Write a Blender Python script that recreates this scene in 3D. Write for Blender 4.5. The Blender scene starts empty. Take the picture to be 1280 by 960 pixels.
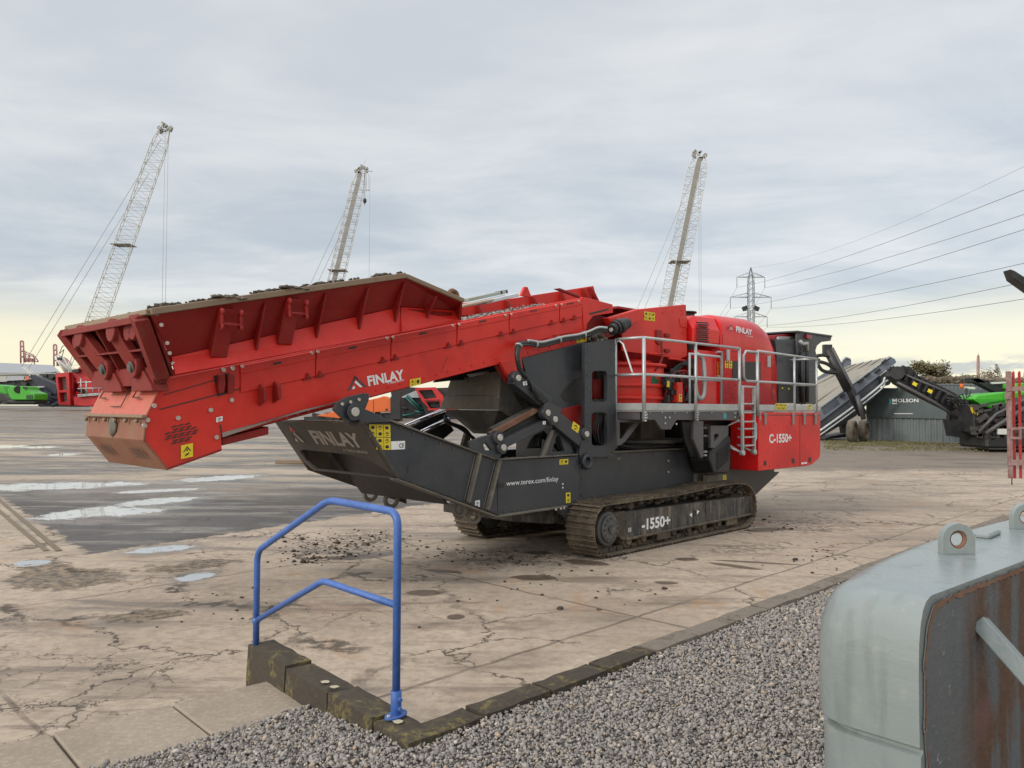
import bpy, bmesh, math, random
from mathutils import Vector, Matrix, noise
from mathutils.geometry import tessellate_polygon
random.seed(7)
V = Vector
scene = bpy.context.scene
COL = scene.collection
rad = math.radians
# ------------------------------------------------------------------ camera
CAMZ = 2.07; F = 1000.0
camM = Matrix.Translation((0, 0, CAMZ)) @ Matrix.Rotation(rad(91.70), 4, 'X') @ Matrix.Rotation(rad(0.26), 4, 'Z')
cd = bpy.data.cameras.new('camera'); cam = bpy.data.objects.new('camera', cd); COL.objects.link(cam)
cam.matrix_world = camM; cd.sensor_width = 36; cd.lens = 36 * F / 1280; cd.clip_start = .05; cd.clip_end = 5000
scene.camera = cam
def ray(px, py):
    return (camM.to_3x3() @ V(((px - 640) / F, -(py - 480) / F, -1)))
def W(px, py, Y):                     # survey helper: point of the view ray on the vertical plane at distance Y
    d = ray(px, py); return V((0, 0, CAMZ)) + d * (Y / d.y)
def G(px, py, z=0.0):                 # ... on the horizontal plane at height z
    d = ray(px, py); return V((0, 0, CAMZ)) + d * ((z - CAMZ) / d.z)
def ground_z(x, y):
    if y < 1: return 0.0
    t = max(-.65, min(.65, x / y)); s = .026 - .013 * t
    r = max(0.0, y - 17); r = r * r / (r + 8)
    h = s * r
    cap = 1.86
    return h if h < 1.2 else cap - (cap - 1.2) * math.exp(-(h - 1.2) / (cap - 1.2))
# machine frame: u along the machine, v across (away from camera), z up
O0 = G(762, 698, 0); UH = V((.699, .7151, 0)).normalized(); VH = V((-UH.y, UH.x, 0))
MW = Matrix(((UH.x, VH.x, 0, O0.x), (UH.y, VH.y, 0, O0.y), (0, 0, 1, 0), (0, 0, 0, 1)))
MI = MW.inverted()
def M(px, py, v):                     # point on the machine's lengthwise plane at v -> local coordinates
    o = MI @ V((0, 0, CAMZ)); d = MI.to_3x3() @ ray(px, py); t = (v - o.y) / d.y; return o + d * t
def Mu(px, py, u):
    o = MI @ V((0, 0, CAMZ)); d = MI.to_3x3() @ ray(px, py); t = (u - o.x) / d.x; return o + d * t
def Mz(px, py, z):
    o = MI @ V((0, 0, CAMZ)); d = MI.to_3x3() @ ray(px, py); t = (z - o.z) / d.z; return o + d * t
# ------------------------------------------------------------------ materials
def newmat(name):
    m = bpy.data.materials.new(name); m.use_nodes = True; nt = m.node_tree; nt.nodes.clear()
    out = nt.nodes.new('ShaderNodeOutputMaterial'); b = nt.nodes.new('ShaderNodeBsdfPrincipled')
    nt.links.new(b.outputs[0], out.inputs[0]); return m, nt, b
class N:
    """tiny node-building helper"""
    def __init__(s, nt): s.nt = nt
    def n(s, t, **k):
        x = s.nt.nodes.new(t)
        for a, b in k.items(): setattr(x, a, b)
        return x
    def l(s, a, b): s.nt.links.new(a, b)
    def setin(s, sock, v):
        if hasattr(v, 'is_output') or isinstance(v, bpy.types.NodeSocket): s.l(v, sock)
        else: sock.default_value = v
    def math(s, op, a, b=0.0, c=None, clamp=False):
        x = s.n('ShaderNodeMath', operation=op); x.use_clamp = clamp
        s.setin(x.inputs[0], a); s.setin(x.inputs[1], b)
        if c is not None: s.setin(x.inputs[2], c)
        return x.outputs[0]
    def mix(s, f, a, b):
        x = s.n('ShaderNodeMix', data_type='RGBA'); s.setin(x.inputs[0], f)
        s.setin(x.inputs[6], (*a, 1) if isinstance(a, tuple) and len(a) == 3 else a)
        s.setin(x.inputs[7], (*b, 1) if isinstance(b, tuple) and len(b) == 3 else b); return x.outputs[2]
    def noise(s, vec, scale, detail=6, rough=.6, dist=0.0):
        x = s.n('ShaderNodeTexNoise'); x.inputs['Scale'].default_value = scale; x.inputs['Detail'].default_value = detail
        x.inputs['Roughness'].default_value = rough; x.inputs['Distortion'].default_value = dist
        if vec is not None: s.l(vec, x.inputs['Vector'])
        return x.outputs['Fac']
    def vor(s, vec, scale, feature='DISTANCE_TO_EDGE'):
        x = s.n('ShaderNodeTexVoronoi', feature=feature); x.inputs['Scale'].default_value = scale
        s.l(vec, x.inputs['Vector']); return x
    def step(s, x, a, b):            # smooth 0..1 as x goes a..b
        m = s.n('ShaderNodeMapRange'); m.interpolation_type = 'SMOOTHSTEP'
        s.setin(m.inputs[0], x); m.inputs[1].default_value = a; m.inputs[2].default_value = b; return m.outputs[0]
    def map(s, vec, scale=(1, 1, 1), rot=(0, 0, 0), loc=(0, 0, 0)):
        m = s.n('ShaderNodeMapping'); m.inputs['Scale'].default_value = scale; m.inputs['Rotation'].default_value = rot
        m.inputs['Location'].default_value = loc; s.l(vec, m.inputs[0]); return m.outputs[0]
    def bump(s, h, strength=.3, dist=.02):
        b = s.n('ShaderNodeBump'); b.inputs['Strength'].default_value = strength; b.inputs['Distance'].default_value = dist
        s.l(h, b.inputs['Height']); return b.outputs[0]
def paint(name, col, rough=.45, dust=.35, dcol=(.20, .15, .11), scale=1.4, metal=0.0, streak=.0, low=None, bump=.05, scratch=0.0, spec=.5):
    """weathered paint / metal: tone variation, dust in patches, more dirt low down and on upward faces"""
    m, nt, b = newmat(name); k = N(nt)
    co = k.n('ShaderNodeTexCoord').outputs['Object']
    n1 = k.noise(co, scale, 9, .65, .6); n2 = k.noise(co, scale * 9, 5, .7); n3 = k.noise(k.map(co, (6, 6, .5)), 2.2, 4, .6)
    tone = k.mix(k.step(n1, .3, .7), tuple(c * .82 for c in col), tuple(min(1, c * 1.15) for c in col))
    d = k.math('MULTIPLY', k.step(k.math('ADD', k.math('MULTIPLY', n1, .65), k.math('MULTIPLY', n2, .35)), .42, .68), dust)
    if streak: d = k.math('ADD', d, k.math('MULTIPLY', k.step(n3, .5, .72), streak), clamp=True)
    geo = k.n('ShaderNodeNewGeometry'); sp = k.n('ShaderNodeSeparateXYZ'); k.l(geo.outputs['True Normal'], sp.inputs[0])
    up = k.math('MULTIPLY', k.step(sp.outputs[2], .45, .95), dust * .9 + .05)
    d = k.math('MAXIMUM', d, k.math('MULTIPLY', up, k.step(n2, .3, .6)))
    if low:
        sz = k.n('ShaderNodeSeparateXYZ'); k.l(co, sz.inputs[0])
        lo = k.math('MULTIPLY', k.step(k.math('ADD', sz.outputs[2], k.math('MULTIPLY', n2, .5)), low[1], low[0]), low[2])
        d = k.math('MAXIMUM', d, lo)
    c = k.mix(d, tone, dcol)
    if scratch:
        sc = k.step(k.noise(k.map(co, (1, 1, 9), (0, .7, 0)), 7, 3, .8), .68, .72)
        c = k.mix(k.math('MULTIPLY', sc, scratch), c, tuple(min(1, x * 1.5 + .12) for x in col))
    k.l(c, b.inputs['Base Color'])
    k.l(k.math('ADD', k.math('MULTIPLY', d, .4), k.math('ADD', rough - .1, k.math('MULTIPLY', n2, .2)), clamp=True), b.inputs['Roughness'])
    b.inputs['Metallic'].default_value = metal; b.inputs['Specular IOR Level'].default_value = spec
    k.l(k.bump(k.math('ADD', n2, k.math('MULTIPLY', d, .6)), bump * 4, .004), b.inputs['Normal'])
    return m
def flat(name, col, rough=.5, metal=0.0):
    m, nt, b = newmat(name); k = N(nt); co = k.n('ShaderNodeTexCoord').outputs['Object']
    n = k.noise(co, 6, 5); k.l(k.mix(n, tuple(c * .8 for c in col), tuple(min(1, c * 1.15) for c in col)), b.inputs['Base Color'])
    b.inputs['Roughness'].default_value = rough; b.inputs['Metallic'].default_value = metal; return m
m_red = paint('red_paint', (.63, .018, .010), .38, .22, (.30, .085, .055), 1.5, scratch=.14, spec=.4, bump=.10, low=(1.3, 2.7, .30), streak=.10)
m_reddark = paint('shaded_red_paint', (.25, .009, .008), .5, .35, (.13, .05, .035), 1.6, streak=.2, scratch=.12, spec=.35)  # red darkened: shade of the hopper's overhanging upper panel put into the colour
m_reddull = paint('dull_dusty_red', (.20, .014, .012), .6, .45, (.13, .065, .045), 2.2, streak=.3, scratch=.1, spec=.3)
m_redpale = paint('faded_dusty_red_paint', (.52, .10, .065), .5, .6, (.24, .14, .09), 1.6, streak=.3)
m_hood = paint('glossy_red_paint', (.63, .010, .012), .24, .06, (.35, .12, .09), 1.0, scratch=0, spec=.42)
m_grey = paint('anthracite_paint', (.030, .035, .045), .40, .42, (.085, .074, .060), 1.6, streak=.16, low=(.6, 1.7, .40))
m_greyd = paint('dusty_anthracite_paint', (.045, .043, .040), .55, .7, (.125, .105, .08), 1.5, streak=.4)
m_greyl = paint('grey_platform_paint', (.062, .060, .066), .45, .25, (.16, .14, .12), 1.2)
m_chute = paint('dirty_chute_steel', (.10, .09, .075), .65, .75, (.22, .185, .14), 1.2, streak=.4)
m_black = paint('black_machinery', (.012, .013, .015), .45, .35, (.06, .05, .04), 2)
m_rubber = paint('black_rubber', (.012, .012, .013), .4, .25, (.06, .055, .05), 3)
m_galv = paint('galvanised_steel', (.44, .46, .46), .4, .25, (.30, .29, .26), 3, metal=.45)
m_mud = paint('muddy_track_steel', (.06, .045, .032), .7, .9, (.22, .17, .115), 3.5, bump=.35)
m_muddk = paint('muddy_dark_frame', (.022, .024, .028), .5, .6, (.20, .165, .12), 3.5, streak=.85)
m_hub = paint('worn_hub_steel', (.075, .075, .075), .5, .6, (.15, .125, .09), 3)
m_worn = paint('worn_bare_steel', (.23, .165, .11), .5, .7, (.22, .14, .085), 1.5, metal=.1, streak=.3)
m_skid = paint('scuffed_grey_steel', (.28, .26, .24), .5, .5, (.33, .12, .08), 3, metal=.3)
m_brown = paint('brown_dirty_plate', (.22, .075, .042), .6, .7, (.20, .14, .09), 1.8, streak=.5)
m_rust = paint('rusty_steel', (.17, .075, .04), .7, .6, (.24, .17, .12), 2.5, bump=.2)
m_yellow = flat('yellow_label', (.72, .56, .02), .5)
m_white = flat('white_lettering', (.78, .78, .78), .5)
m_greytext = flat('dusty_lettering', (.36, .33, .30), .6)
m_ink = flat('black_ink', (.02, .02, .02), .5)
m_teal = flat('teal_label', (.03, .32, .33), .5)
m_chrome = flat('chrome_rod', (.7, .7, .72), .15, 1.0)
m_pin = flat('zinc_pin', (.50, .48, .43), .45, .3)
m_bolt = flat('bolt_steel', (.50, .42, .38), .4, .5)
m_glassdk = flat('dark_glass', (.015, .016, .018), .35)
m_blue = paint('blue_rail_paint', (.045, .12, .38), .42, .22, (.10, .14, .26), 9, scratch=.12, bump=.12)
m_soil = paint('dark_soil', (.045, .036, .027), .95, .5, (.085, .068, .05), 8, bump=.3)
m_green = flat('green_paint', (.05, .36, .02), .35)
m_orange = flat('orange_paint', (.62, .12, .02), .5)
m_crane = flat('white_crane_lattice', (.50, .49, .45), .5)
m_cranegrey = flat('grey_walkway', (.27, .26, .24), .6)
m_bgred = paint('far_red_paint', (.46, .012, .016), .45, .1)
m_bluegrey = paint('bluegrey_paint', (.125, .145, .185), .35, .25, (.22, .21, .2), .8)
m_belt = paint('worn_conveyor_belt', (.21, .19, .16), .6, .7, (.30, .27, .215), 1, streak=.5)
# ------------------------------------------------------------------ mesh building
class MB:
    def __init__(s): s.v = []; s.f = []; s.sm = []
    def add(s, vs, fs, sm=False):
        o = len(s.v); s.v += [tuple(p) for p in vs]; s.f += [tuple(i + o for i in f) for f in fs]; s.sm += [sm] * len(fs); return s
    def box(s, c, d, R=None):
        hx, hy, hz = d[0] / 2, d[1] / 2, d[2] / 2
        vs = [V((x, y, z)) for x in (-hx, hx) for y in (-hy, hy) for z in (-hz, hz)]
        if R is not None: vs = [R @ p for p in vs]
        c = V(c); return s.add([p + c for p in vs], [(0, 1, 3, 2), (4, 6, 7, 5), (0, 4, 5, 1), (2, 3, 7, 6), (0, 2, 6, 4), (1, 5, 7, 3)])
    def bb(s, a, b):
        a = V(a); b = V(b); return s.box((a + b) / 2, [abs(x) for x in (b - a)])
    def prism(s, outer, depth, holes=()):
        """outer: list of 3D points (planar); extruded by the vector depth"""
        loops = [[V(p) for p in outer]] + [[V(p) for p in h] for h in holes]
        depth = V(depth)
        if len(loops) == 1 and len(outer) <= 4: tri = None
        nrm = V((0, 0, 0)); L = loops[0]
        for i in range(len(L)): nrm += L[i].cross(L[(i + 1) % len(L)])
        if nrm.dot(depth) > 0: loops = [l[::-1] for l in loops]
        # holes opposite winding
        def nr(l):
            n_ = V((0, 0, 0))
            for i in range(len(l)): n_ += (l[i] - l[0]).cross(l[(i + 1) % len(l)] - l[0])
            return n_
        n0 = nr(loops[0]); loops = [loops[0]] + [(h[::-1] if nr(h).dot(n0) > 0 else h) for h in loops[1:]]
        pts = [p for l in loops for p in l]; n = len(pts)
        if len(loops) == 1: front = [tuple(range(n))]
        else:
            front = []
            for t in tessellate_polygon(loops):
                a, b, c = t
                if (pts[b] - pts[a]).cross(pts[c] - pts[a]).dot(n0) < 0: t = (a, c, b)
                front.append(tuple(t))
        fs = list(front) + [tuple(i + n for i in reversed(t)) for t in front]
        o = 0
        for l in loops:
            m = len(l)
            for i in range(m):
                a, b = o + i, o + (i + 1) % m; fs.append((b, a, a + n, b + n))
            o += m
        return s.add(pts + [p + depth for p in pts], fs)
    def plate(s, px, v, t, holes=()):  # outline traced on the plane v, thickness t away from the camera
        return s.prism([M(x, y, v) for x, y in px], (0, t, 0), [[M(x, y, v) for x, y in h] for h in holes])
    def slab(s, pts, t):               # planar polygon extruded along its own normal
        pts = [V(p) for p in pts]; n_ = (pts[1] - pts[0]).cross(pts[2] - pts[0]).normalized(); return s.prism(pts, n_ * t)
    def cyl(s, a, b, r, r2=None, n=16, caps=True):
        a = V(a); b = V(b); r2 = r if r2 is None else r2; d = (b - a).normalized()
        e = d.orthogonal().normalized(); f = d.cross(e)
        vs = []
        for c, rr in ((a, r), (b, r2)):
            for i in range(n):
                t = 2 * math.pi * i / n; vs.append(c + (e * math.cos(t) + f * math.sin(t)) * rr)
        s.add(vs, [(i, (i + 1) % n, n + (i + 1) % n, n + i) for i in range(n)], True)
        if caps: s.add(vs, [tuple(range(n))[::-1], tuple(range(n, 2 * n))])
        return s
    def tube(s, pts, r, n=8, closed=False):
        pts = [V(p) for p in pts]; rings = []; m = len(pts); prev = None
        for i, p in enumerate(pts):
            a = pts[i - 1] if (i > 0 or closed) else p; b = pts[(i + 1) % m] if (i < m - 1 or closed) else p
            d = (b - a).normalized()
            e = (prev - d * prev.dot(d)).normalized() if prev is not None and (prev - d * prev.dot(d)).length > 1e-4 else d.orthogonal().normalized()
            prev = e; f = d.cross(e); rings.append([p + (e * math.cos(2 * math.pi * j / n) + f * math.sin(2 * math.pi * j / n)) * r for j in range(n)])
        vs = [q for g in rings for q in g]; fs = []
        for i in range(m if closed else m - 1):
            for j in range(n):
                a = i * n + j; b = i * n + (j + 1) % n; c = ((i + 1) % m) * n; fs.append((a, b, c + (j + 1) % n, c + j))
        s.add(vs, fs, True)
        if not closed: s.add(vs, [tuple(range(n))[::-1], tuple(range((m - 1) * n, m * n))])
        return s
    def ring(s, c, axis, R, r, n=20, k=8):
        axis = V(axis).normalized(); e = axis.orthogonal().normalized(); f = axis.cross(e); c = V(c)
        return s.tube([c + (e * math.cos(2 * math.pi * i / n) + f * math.sin(2 * math.pi * i / n)) * R for i in range(n)], r, k, True)
    def ball(s, c, r, sq=(1, 1, 1), n=10, jit=0):
        c = V(c); vs = []; fs = []; m = n // 2 + 1
        for i in range(m + 1):
            for j in range(n):
                a = math.pi * i / m; b = 2 * math.pi * j / n; q = 1 + random.uniform(-jit, jit)
                vs.append(c + V((math.sin(a) * math.cos(b) * sq[0], math.sin(a) * math.sin(b) * sq[1], math.cos(a) * sq[2])) * r * q)
        for i in range(m):
            for j in range(n): fs.append((i * n + j, (i + 1) * n + j, (i + 1) * n + (j + 1) % n, i * n + (j + 1) % n))
        return s.add(vs, fs, True)
    def loft(s, rings, caps=True, sm=False):
        n = len(rings[0]); vs = [p for r in rings for p in r]; fs = []
        for i in range(len(rings) - 1):
            for j in range(n): fs.append((i * n + j, i * n + (j + 1) % n, (i + 1) * n + (j + 1) % n, (i + 1) * n + j))
        s.add(vs, fs, sm)
        if caps: s.add(vs, [tuple(range(n))[::-1], tuple(range((len(rings) - 1) * n, len(rings) * n))])
        return s
    def build(s, name, mat, parent=None, org=None, bev=0.006, seg=1, **tags):
        me = bpy.data.meshes.new(name)
        vs = s.v if org is None else [tuple(V(p) - V(org)) for p in s.v]
        me.from_pydata(vs, [], s.f); me.polygons.foreach_set('use_smooth', s.sm)
        bm = bmesh.new(); bm.from_mesh(me); bmesh.ops.remove_doubles(bm, verts=bm.verts, dist=1e-5)
        bmesh.ops.recalc_face_normals(bm, faces=bm.faces)
        bm.to_mesh(me); bm.free()
        me.materials.append(mat); o = bpy.data.objects.new(name, me); COL.objects.link(o)
        if parent is not None: o.parent = parent
        elif org is not None: o.location = org
        if bev:
            b = o.modifiers.new('b', 'BEVEL'); b.width = bev; b.segments = seg; b.limit_method = 'ANGLE'; b.angle_limit = rad(40); b.use_clamp_overlap = True
        for k_, v_ in tags.items(): o[k_] = v_
        return o
def thing(name, label, cat, loc=(0, 0, 0), group=None, rotz=0):
    o = bpy.data.objects.new(name, None); COL.objects.link(o); o.location = loc; o.rotation_euler = (0, 0, rotz)
    o.empty_display_size = .3; o['label'] = label; o['category'] = cat
    if group: o['group'] = group
    return o
def tag(o, label, cat, group=None):
    o['label'] = label; o['category'] = cat
    if group: o['group'] = group
    return o
def struct(o): o['kind'] = 'structure'; return o
def smooth_path(pts, n=5):
    pts = [V(p) for p in pts]; out = []
    for i in range(len(pts) - 1):
        p0 = pts[max(0, i - 1)]; p1 = pts[i]; p2 = pts[i + 1]; p3 = pts[min(len(pts) - 1, i + 2)]
        for j in range(n):
            t = j / n; out.append(.5 * ((2 * p1) + (p2 - p0) * t + (2 * p0 - 5 * p1 + 4 * p2 - p3) * t * t + (3 * p1 - p0 - 3 * p2 + p3) * t ** 3))
    return out + [pts[-1]]
# ------------------------------------------------------------------ writing
def text(s, BL, BR, up, h, mat, name, parent, bold=.02, org=None, lift=None):
    """lettering fitted from BL to BR (baseline ends), cap height h along up"""
    cu = bpy.data.curves.new('t', 'FONT'); cu.body = s; cu.size = 1; cu.offset = bold; cu.extrude = 0
    cu.resolution_u = 4
    for i, ch_ in enumerate(s):
        if ch_ == '1': cu.body_format[i].kerning = -2.2
        if i + 1 < len(s) and s[i + 1] == '1': cu.body_format[i].kerning = -2.2
    to = bpy.data.objects.new('t', cu); COL.objects.link(to)
    dg = bpy.context.evaluated_depsgraph_get(); me = bpy.data.meshes.new_from_object(to.evaluated_get(dg))
    bpy.data.objects.remove(to); bpy.data.curves.remove(cu)
    xs = [v.co.x for v in me.vertices]; x0, x1 = min(xs), max(xs); capH = .73
    BL = V(BL); BR = V(BR); X = BR - BL; Y = V(up).normalized() * h
    nrm = X.cross(Y).normalized(); 
    for v in me.vertices: v.co = BL + X * ((v.co.x - x0) / (x1 - x0)) + Y * (v.co.y / capH) + nrm * .0035 - (V(org) if org is not None else V((0, 0, 0)))
    me.name = name; me.materials.clear(); me.materials.append(mat)
    o = bpy.data.objects.new(name, me); COL.objects.link(o); o.parent = parent; return o
def poly_on(BL, X, Y, polys, mat, name, parent, off=.0035):
    mb = MB(); n_ = X.cross(Y).normalized()
    for p in polys: mb.add([BL + X * a + Y * b + n_ * off for a, b in p], [tuple(range(len(p)))])
    me = bpy.data.meshes.new(name); me.from_pydata(mb.v, [], mb.f); me.materials.append(mat)
    o = bpy.data.objects.new(name, me); COL.objects.link(o); o.parent = parent; return o
def logo(BL, X, Y, parent, leg, cap_, inner):
    poly_on(BL, X, Y, [[(0, 0), (.13, 0), (.40, .52), (.34, .66)], [(.87, 0), (1, 0), (.66, .66), (.60, .52)]], leg, 'emblem', parent)
    poly_on(BL, X, Y, [[(.35, .68), (.41, .56), (.5, .78), (.5, 1)], [(.5, 1), (.5, .78), (.59, .56), (.65, .68)]], cap_, 'emblem', parent)
    poly_on(BL, X, Y, [[(.42, .50), (.50, .62), (.78, .06), (.65, .06)], [(.24, .06), (.40, .06), (.40, .2), (.34, .28)]], inner, 'emblem', parent)
def sticker(P4, rows, cols, parent, mat=None, name='warning_label', ink=True, off=.004):
    """P4: TL, TR, BR, BL"""
    TL, TR, BR, BL = [V(p) for p in P4]; X = ((TR - TL) + (BR - BL)) / 2; Y = ((TL - BL) + (TR - BR)) / 2
    o = poly_on(BL, X, Y, [[(0, 0), (1, 0), (1, 1), (0, 1)]], mat or m_yellow, name, parent, off)
    if ink:
        ps = []
        for r in range(rows):
            for c in range(cols):
                a = (c + .5) / cols; b = (r + .5) / rows; w = .34 / cols; h = .36 / rows
                if (r + c) % 2 == 0 or rows * cols == 1:
                    for q in ([(a - w, b - h * .1), (a - w * .75, b - h * .1), (a, b + h * .65), (a, b + h)], [(a + w * .75, b - h * .1), (a + w, b - h * .1), (a, b + h), (a, b + h * .65)]): ps.append(q)
                    ps.append([(a - w * .15, b), (a + w * .15, b), (a + w * .15, b + h * .4), (a - w * .15, b + h * .4)])
                    ps.append([(a - w * .7, b - h), (a + w * .2, b - h * .8), (a + w * .7, b - h * .4), (a - w * .2, b - h * .5)])
                else:
                    ps.append([(a + w * .8 * math.cos(t * .785), b + h * .8 * math.sin(t * .785)) for t in range(8)])
        for c in range(1, cols): ps.append([(c / cols - .008, .04), (c / cols + .008, .04), (c / cols + .008, .96), (c / cols - .008, .96)])
        poly_on(BL, X, Y, ps, m_ink, 'pictogram', o, off + .003)
    return o
def sticker_px(x0, y0, x1, y1, v, rows, cols, parent, slope=0.0, **k):
    s_ = slope * (x1 - x0)
    return sticker([M(x0, y0, v), M(x1, y0 + s_, v), M(x1, y1 + s_, v), M(x0, y1, v)], rows, cols, parent, **k)
# ================================================================== THE CRUSHER
mach = thing('tracked_crusher', 'large red and grey tracked cone crusher with raised tipping hopper, standing on the concrete yard', 'crusher')
mach.matrix_world = MW
def B(mb, name, mat, parent=None, **k): return mb.build(name, mat, parent or mach, **k)
VC = .72; VF = 2.18       # near / far side of the long feeder conveyor
# ---- feeder conveyor body
side = [(203.7, 473.5), (575, 401.2), (727, 372), (731.8, 427.5), (660, 446), (625.7, 454.7), (462, 496.4), (380, 515), (300, 540), (277, 547), (277.5, 563), (208.5, 588), (178.5, 551), (180.8, 521)]
S3 = [M(x, y, VC) for x, y in side]
mb = MB(); mb.prism(S3, (0, .03, 0)); mb.prism([p + V((0, VF - VC - .03, 0)) for p in S3], (0, .03, 0))
fb = B(mb, 'feeder_body', m_red)
ax = (M(727, 372, VC) - M(203.7, 473.5, VC)); ax.normalize(); pp = V((-ax.z, 0, ax.x))      # along / perpendicular to the conveyor
pF = M(231, 480, VC)
# floor and belt inside
mb = MB(); a = M(240, 500, VC); b = M(729, 405, VC)
mb.prism([a, b, b - pp * .06, a - pp * .06], (0, 0, 0)) if False else None
def span(p, q, t, v0, v1): 
    p = V(p); q = V(q); mb.prism([V((p.x, v0, p.z)), V((q.x, v0, q.z)), V((q.x, v0, q.z)) - pp * t, V((p.x, v0, p.z)) - pp * t], (0, v1 - v0, 0))
span(M(230, 482, VC), M(728, 388, VC), .04, VC + .031, VF - .031); B(mb, 'belt', m_rubber)
mb = MB(); span(M(300, 537, VC), M(731, 424, VC), .03, VC + .031, VF - .031); B(mb, 'belly_plate', m_reddark)
# near-side bolt-on covers with seams, latches, slots
def seam(xs):
    for x0, x1 in xs: pass
topl = lambda x: 473.5 + (x - 203.7) * (372 - 473.5) / (727 - 203.7)
def onC(x, dy=0.0, v=VC): return M(x, topl(x) + dy, v)
cuts = [204, 393.5, 487, 569, 635, 698, 727]
cover_drop = lambda x: 44 + (x - 204) * (24 - 44) / 520 if False else 0
def covh(x): return 39.5 - (x - 204) * (39.5 - 21) / (727 - 204) if x > 300 else 36.5
for i in range(1, len(cuts) - 1):
    pass
segs = [(300, 393), (394.5, 487), (488.5, 569), (571, 635), (636.2, 698), (699.2, 726.5)]
for (x0, x1) in segs:
    h0 = 36.5 - (x0 - 300) * 12.5 / 427; h1 = 36.5 - (x1 - 300) * 12.5 / 427
    mb = MB(); mb.prism([onC(x0, 1.5), onC(x1, 1.5), onC(x1, h1), onC(x0, h0)], (0, -.018, 0)); cv = B(mb, 'side_cover', m_red)
    mb = MB()
    # horizontal pressed fold, slots and bolts
    f0 = h0 * .36; f1 = h1 * .36
    mb.prism([onC(x0, 2), onC(x1, 2), onC(x1, f1), onC(x0, f0)], (0, -.026, 0)); B(mb, 'top_strip', m_red, cv)
    mb = MB(); xm = (x0 + x1) / 2
    for k_ in range(3):
        x = xm + (k_ - 1) * 3.2; p = onC(x, f1 - 4, VC - .0275); mb.box(p, (.035, .004, .022), Matrix.Rotation(-math.atan2(ax.z, ax.x), 3, 'Y'))
    B(mb, 'slot', m_ink, cv, bev=0)
    for x in (x0 + 2.5, x1 - 3.5):
        mb = MB(); p = onC(x, 3.6, VC - .026); mb.cyl(p, p + V((0, -.014, 0)), .017, n=10); B(mb, 'bolt', m_bolt, cv, bev=0)
    for x, hh in ((x0 + 5, h0), (x1 - 9, h1)):
        if x0 == 300 and x < 320: continue
        mb = MB(); p = onC(x, hh + 1, VC - .01); R = Matrix.Rotation(-math.atan2(ax.z, ax.x), 3, 'Y')
        mb.box(p, (.11, .03, .018), R); mb.prism([p + R @ V((-.035, -.012, .0)), p + R @ V((.035, -.012, 0)), p + R @ V((0, -.012, .06))], (0, -.02, 0)); B(mb, 'latch', m_reddark, cv, bev=0)
mb = MB()   # seam between the head cover and the first panel
mb.prism([M(277, 547, VC - .003), M(278.5, 547, VC - .003), M(276, 531, VC - .003), M(274.5, 531, VC - .003)], (0, -.003, 0))
mb.prism([M(199, 512.5, VC - .003), M(199, 511.2, VC - .003), M(300, 485.5, VC - .003), M(300, 486.8, VC - .003)], (0, -.003, 0))
mb.prism([M(205, 494, VC - .003), M(205, 493, VC - .003), M(292, 468, VC - .003), M(292, 469, VC - .003)], (0, -.003, 0))
B(mb, 'panel_seam', m_ink, fb, bev=0)
mb = MB()
for r in range(7):
    for c in range(5):
        if abs(c - 2) * 1.6 + abs(r - 3) > 4.6: continue
        cx = 226 + (c - 2) * 8.2 + (r % 2) * 2; cy = 540.5 + (r - 3) * 3.4 - (c - 2) * 1.7
        mb.prism([M(cx - 3.2, cy + 1.4, VC - .003), M(cx + 3.2, cy - .7, VC - .003), M(cx + 3, cy + .9, VC - .003), M(cx - 3.4, cy + 3, VC - .003)], (0, -.003, 0))
B(mb, 'vent_grille', m_ink, fb, bev=0)
for x, y in ((192, 507), (183.8, 525), (180, 532), (222, 522.5), (262.7, 512.5), (270, 546.5), (289, 500), (278.7, 462.5), (290, 460.5)):
    mb = MB(); p = M(x, y, VC); mb.cyl(p, p + V((0, -.02, 0)), .022, n=10); B(mb, 'bolt', m_bolt, fb, bev=0)
# hook pocket and lugs
mb = MB(); mb.prism([M(267, 470, VC - .002), M(287, 466, VC - .002), M(291, 489, VC - .002), M(272, 496, VC - .002)], (0, -.003, 0)); B(mb, 'pocket', m_ink, fb, bev=0)
for x in (274, 285.5):
    mb = MB(); mb.prism([M(x - 4, 484, VC - .006) , M(x - 3, 470, VC - .006), M(x, 467, VC - .006), M(x + 4, 469, VC - .006), M(x + 5, 480, VC - .006), M(x + 3, 491, VC - .006), M(x - 3, 492, VC - .006)], (0, -.06, 0)); B(mb, 'lug', m_reddark, fb)
for x in (322, 340):
    mb = MB(); p0 = M(x, 480 - (x - 322) * .2, VC); mb.prism([M(x, 480 - (x - 322) * .2, VC), M(x + .5, 508 - (x - 322) * .2, VC), M(x + .5, 502 - (x - 322) * .2, VC) + V((0, -.13, 0)), M(x, 486 - (x - 322) * .2, VC) + V((0, -.13, 0))], ax * .03); B(mb, 'lug', m_reddark, fb)
# skid rail + belt cover beneath
mb = MB(); mb.prism([M(278, 541, VC - .02), M(425, 501, VC - .02), M(462, 492, VC - .02), M(462, 496, VC - .02), M(380, 512.5, VC - .02), M(279, 547, VC - .02)], (0, .06, 0)); B(mb, 'skid_rail', m_skid)
mb = MB(); mb.prism([M(277, 548, VC + .05), M(336, 533, VC + .05), M(336, 543, VC + .05), M(278, 557, VC + .05)], (0, 1.3, 0)); B(mb, 'scraper_box', m_reddark)
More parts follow.
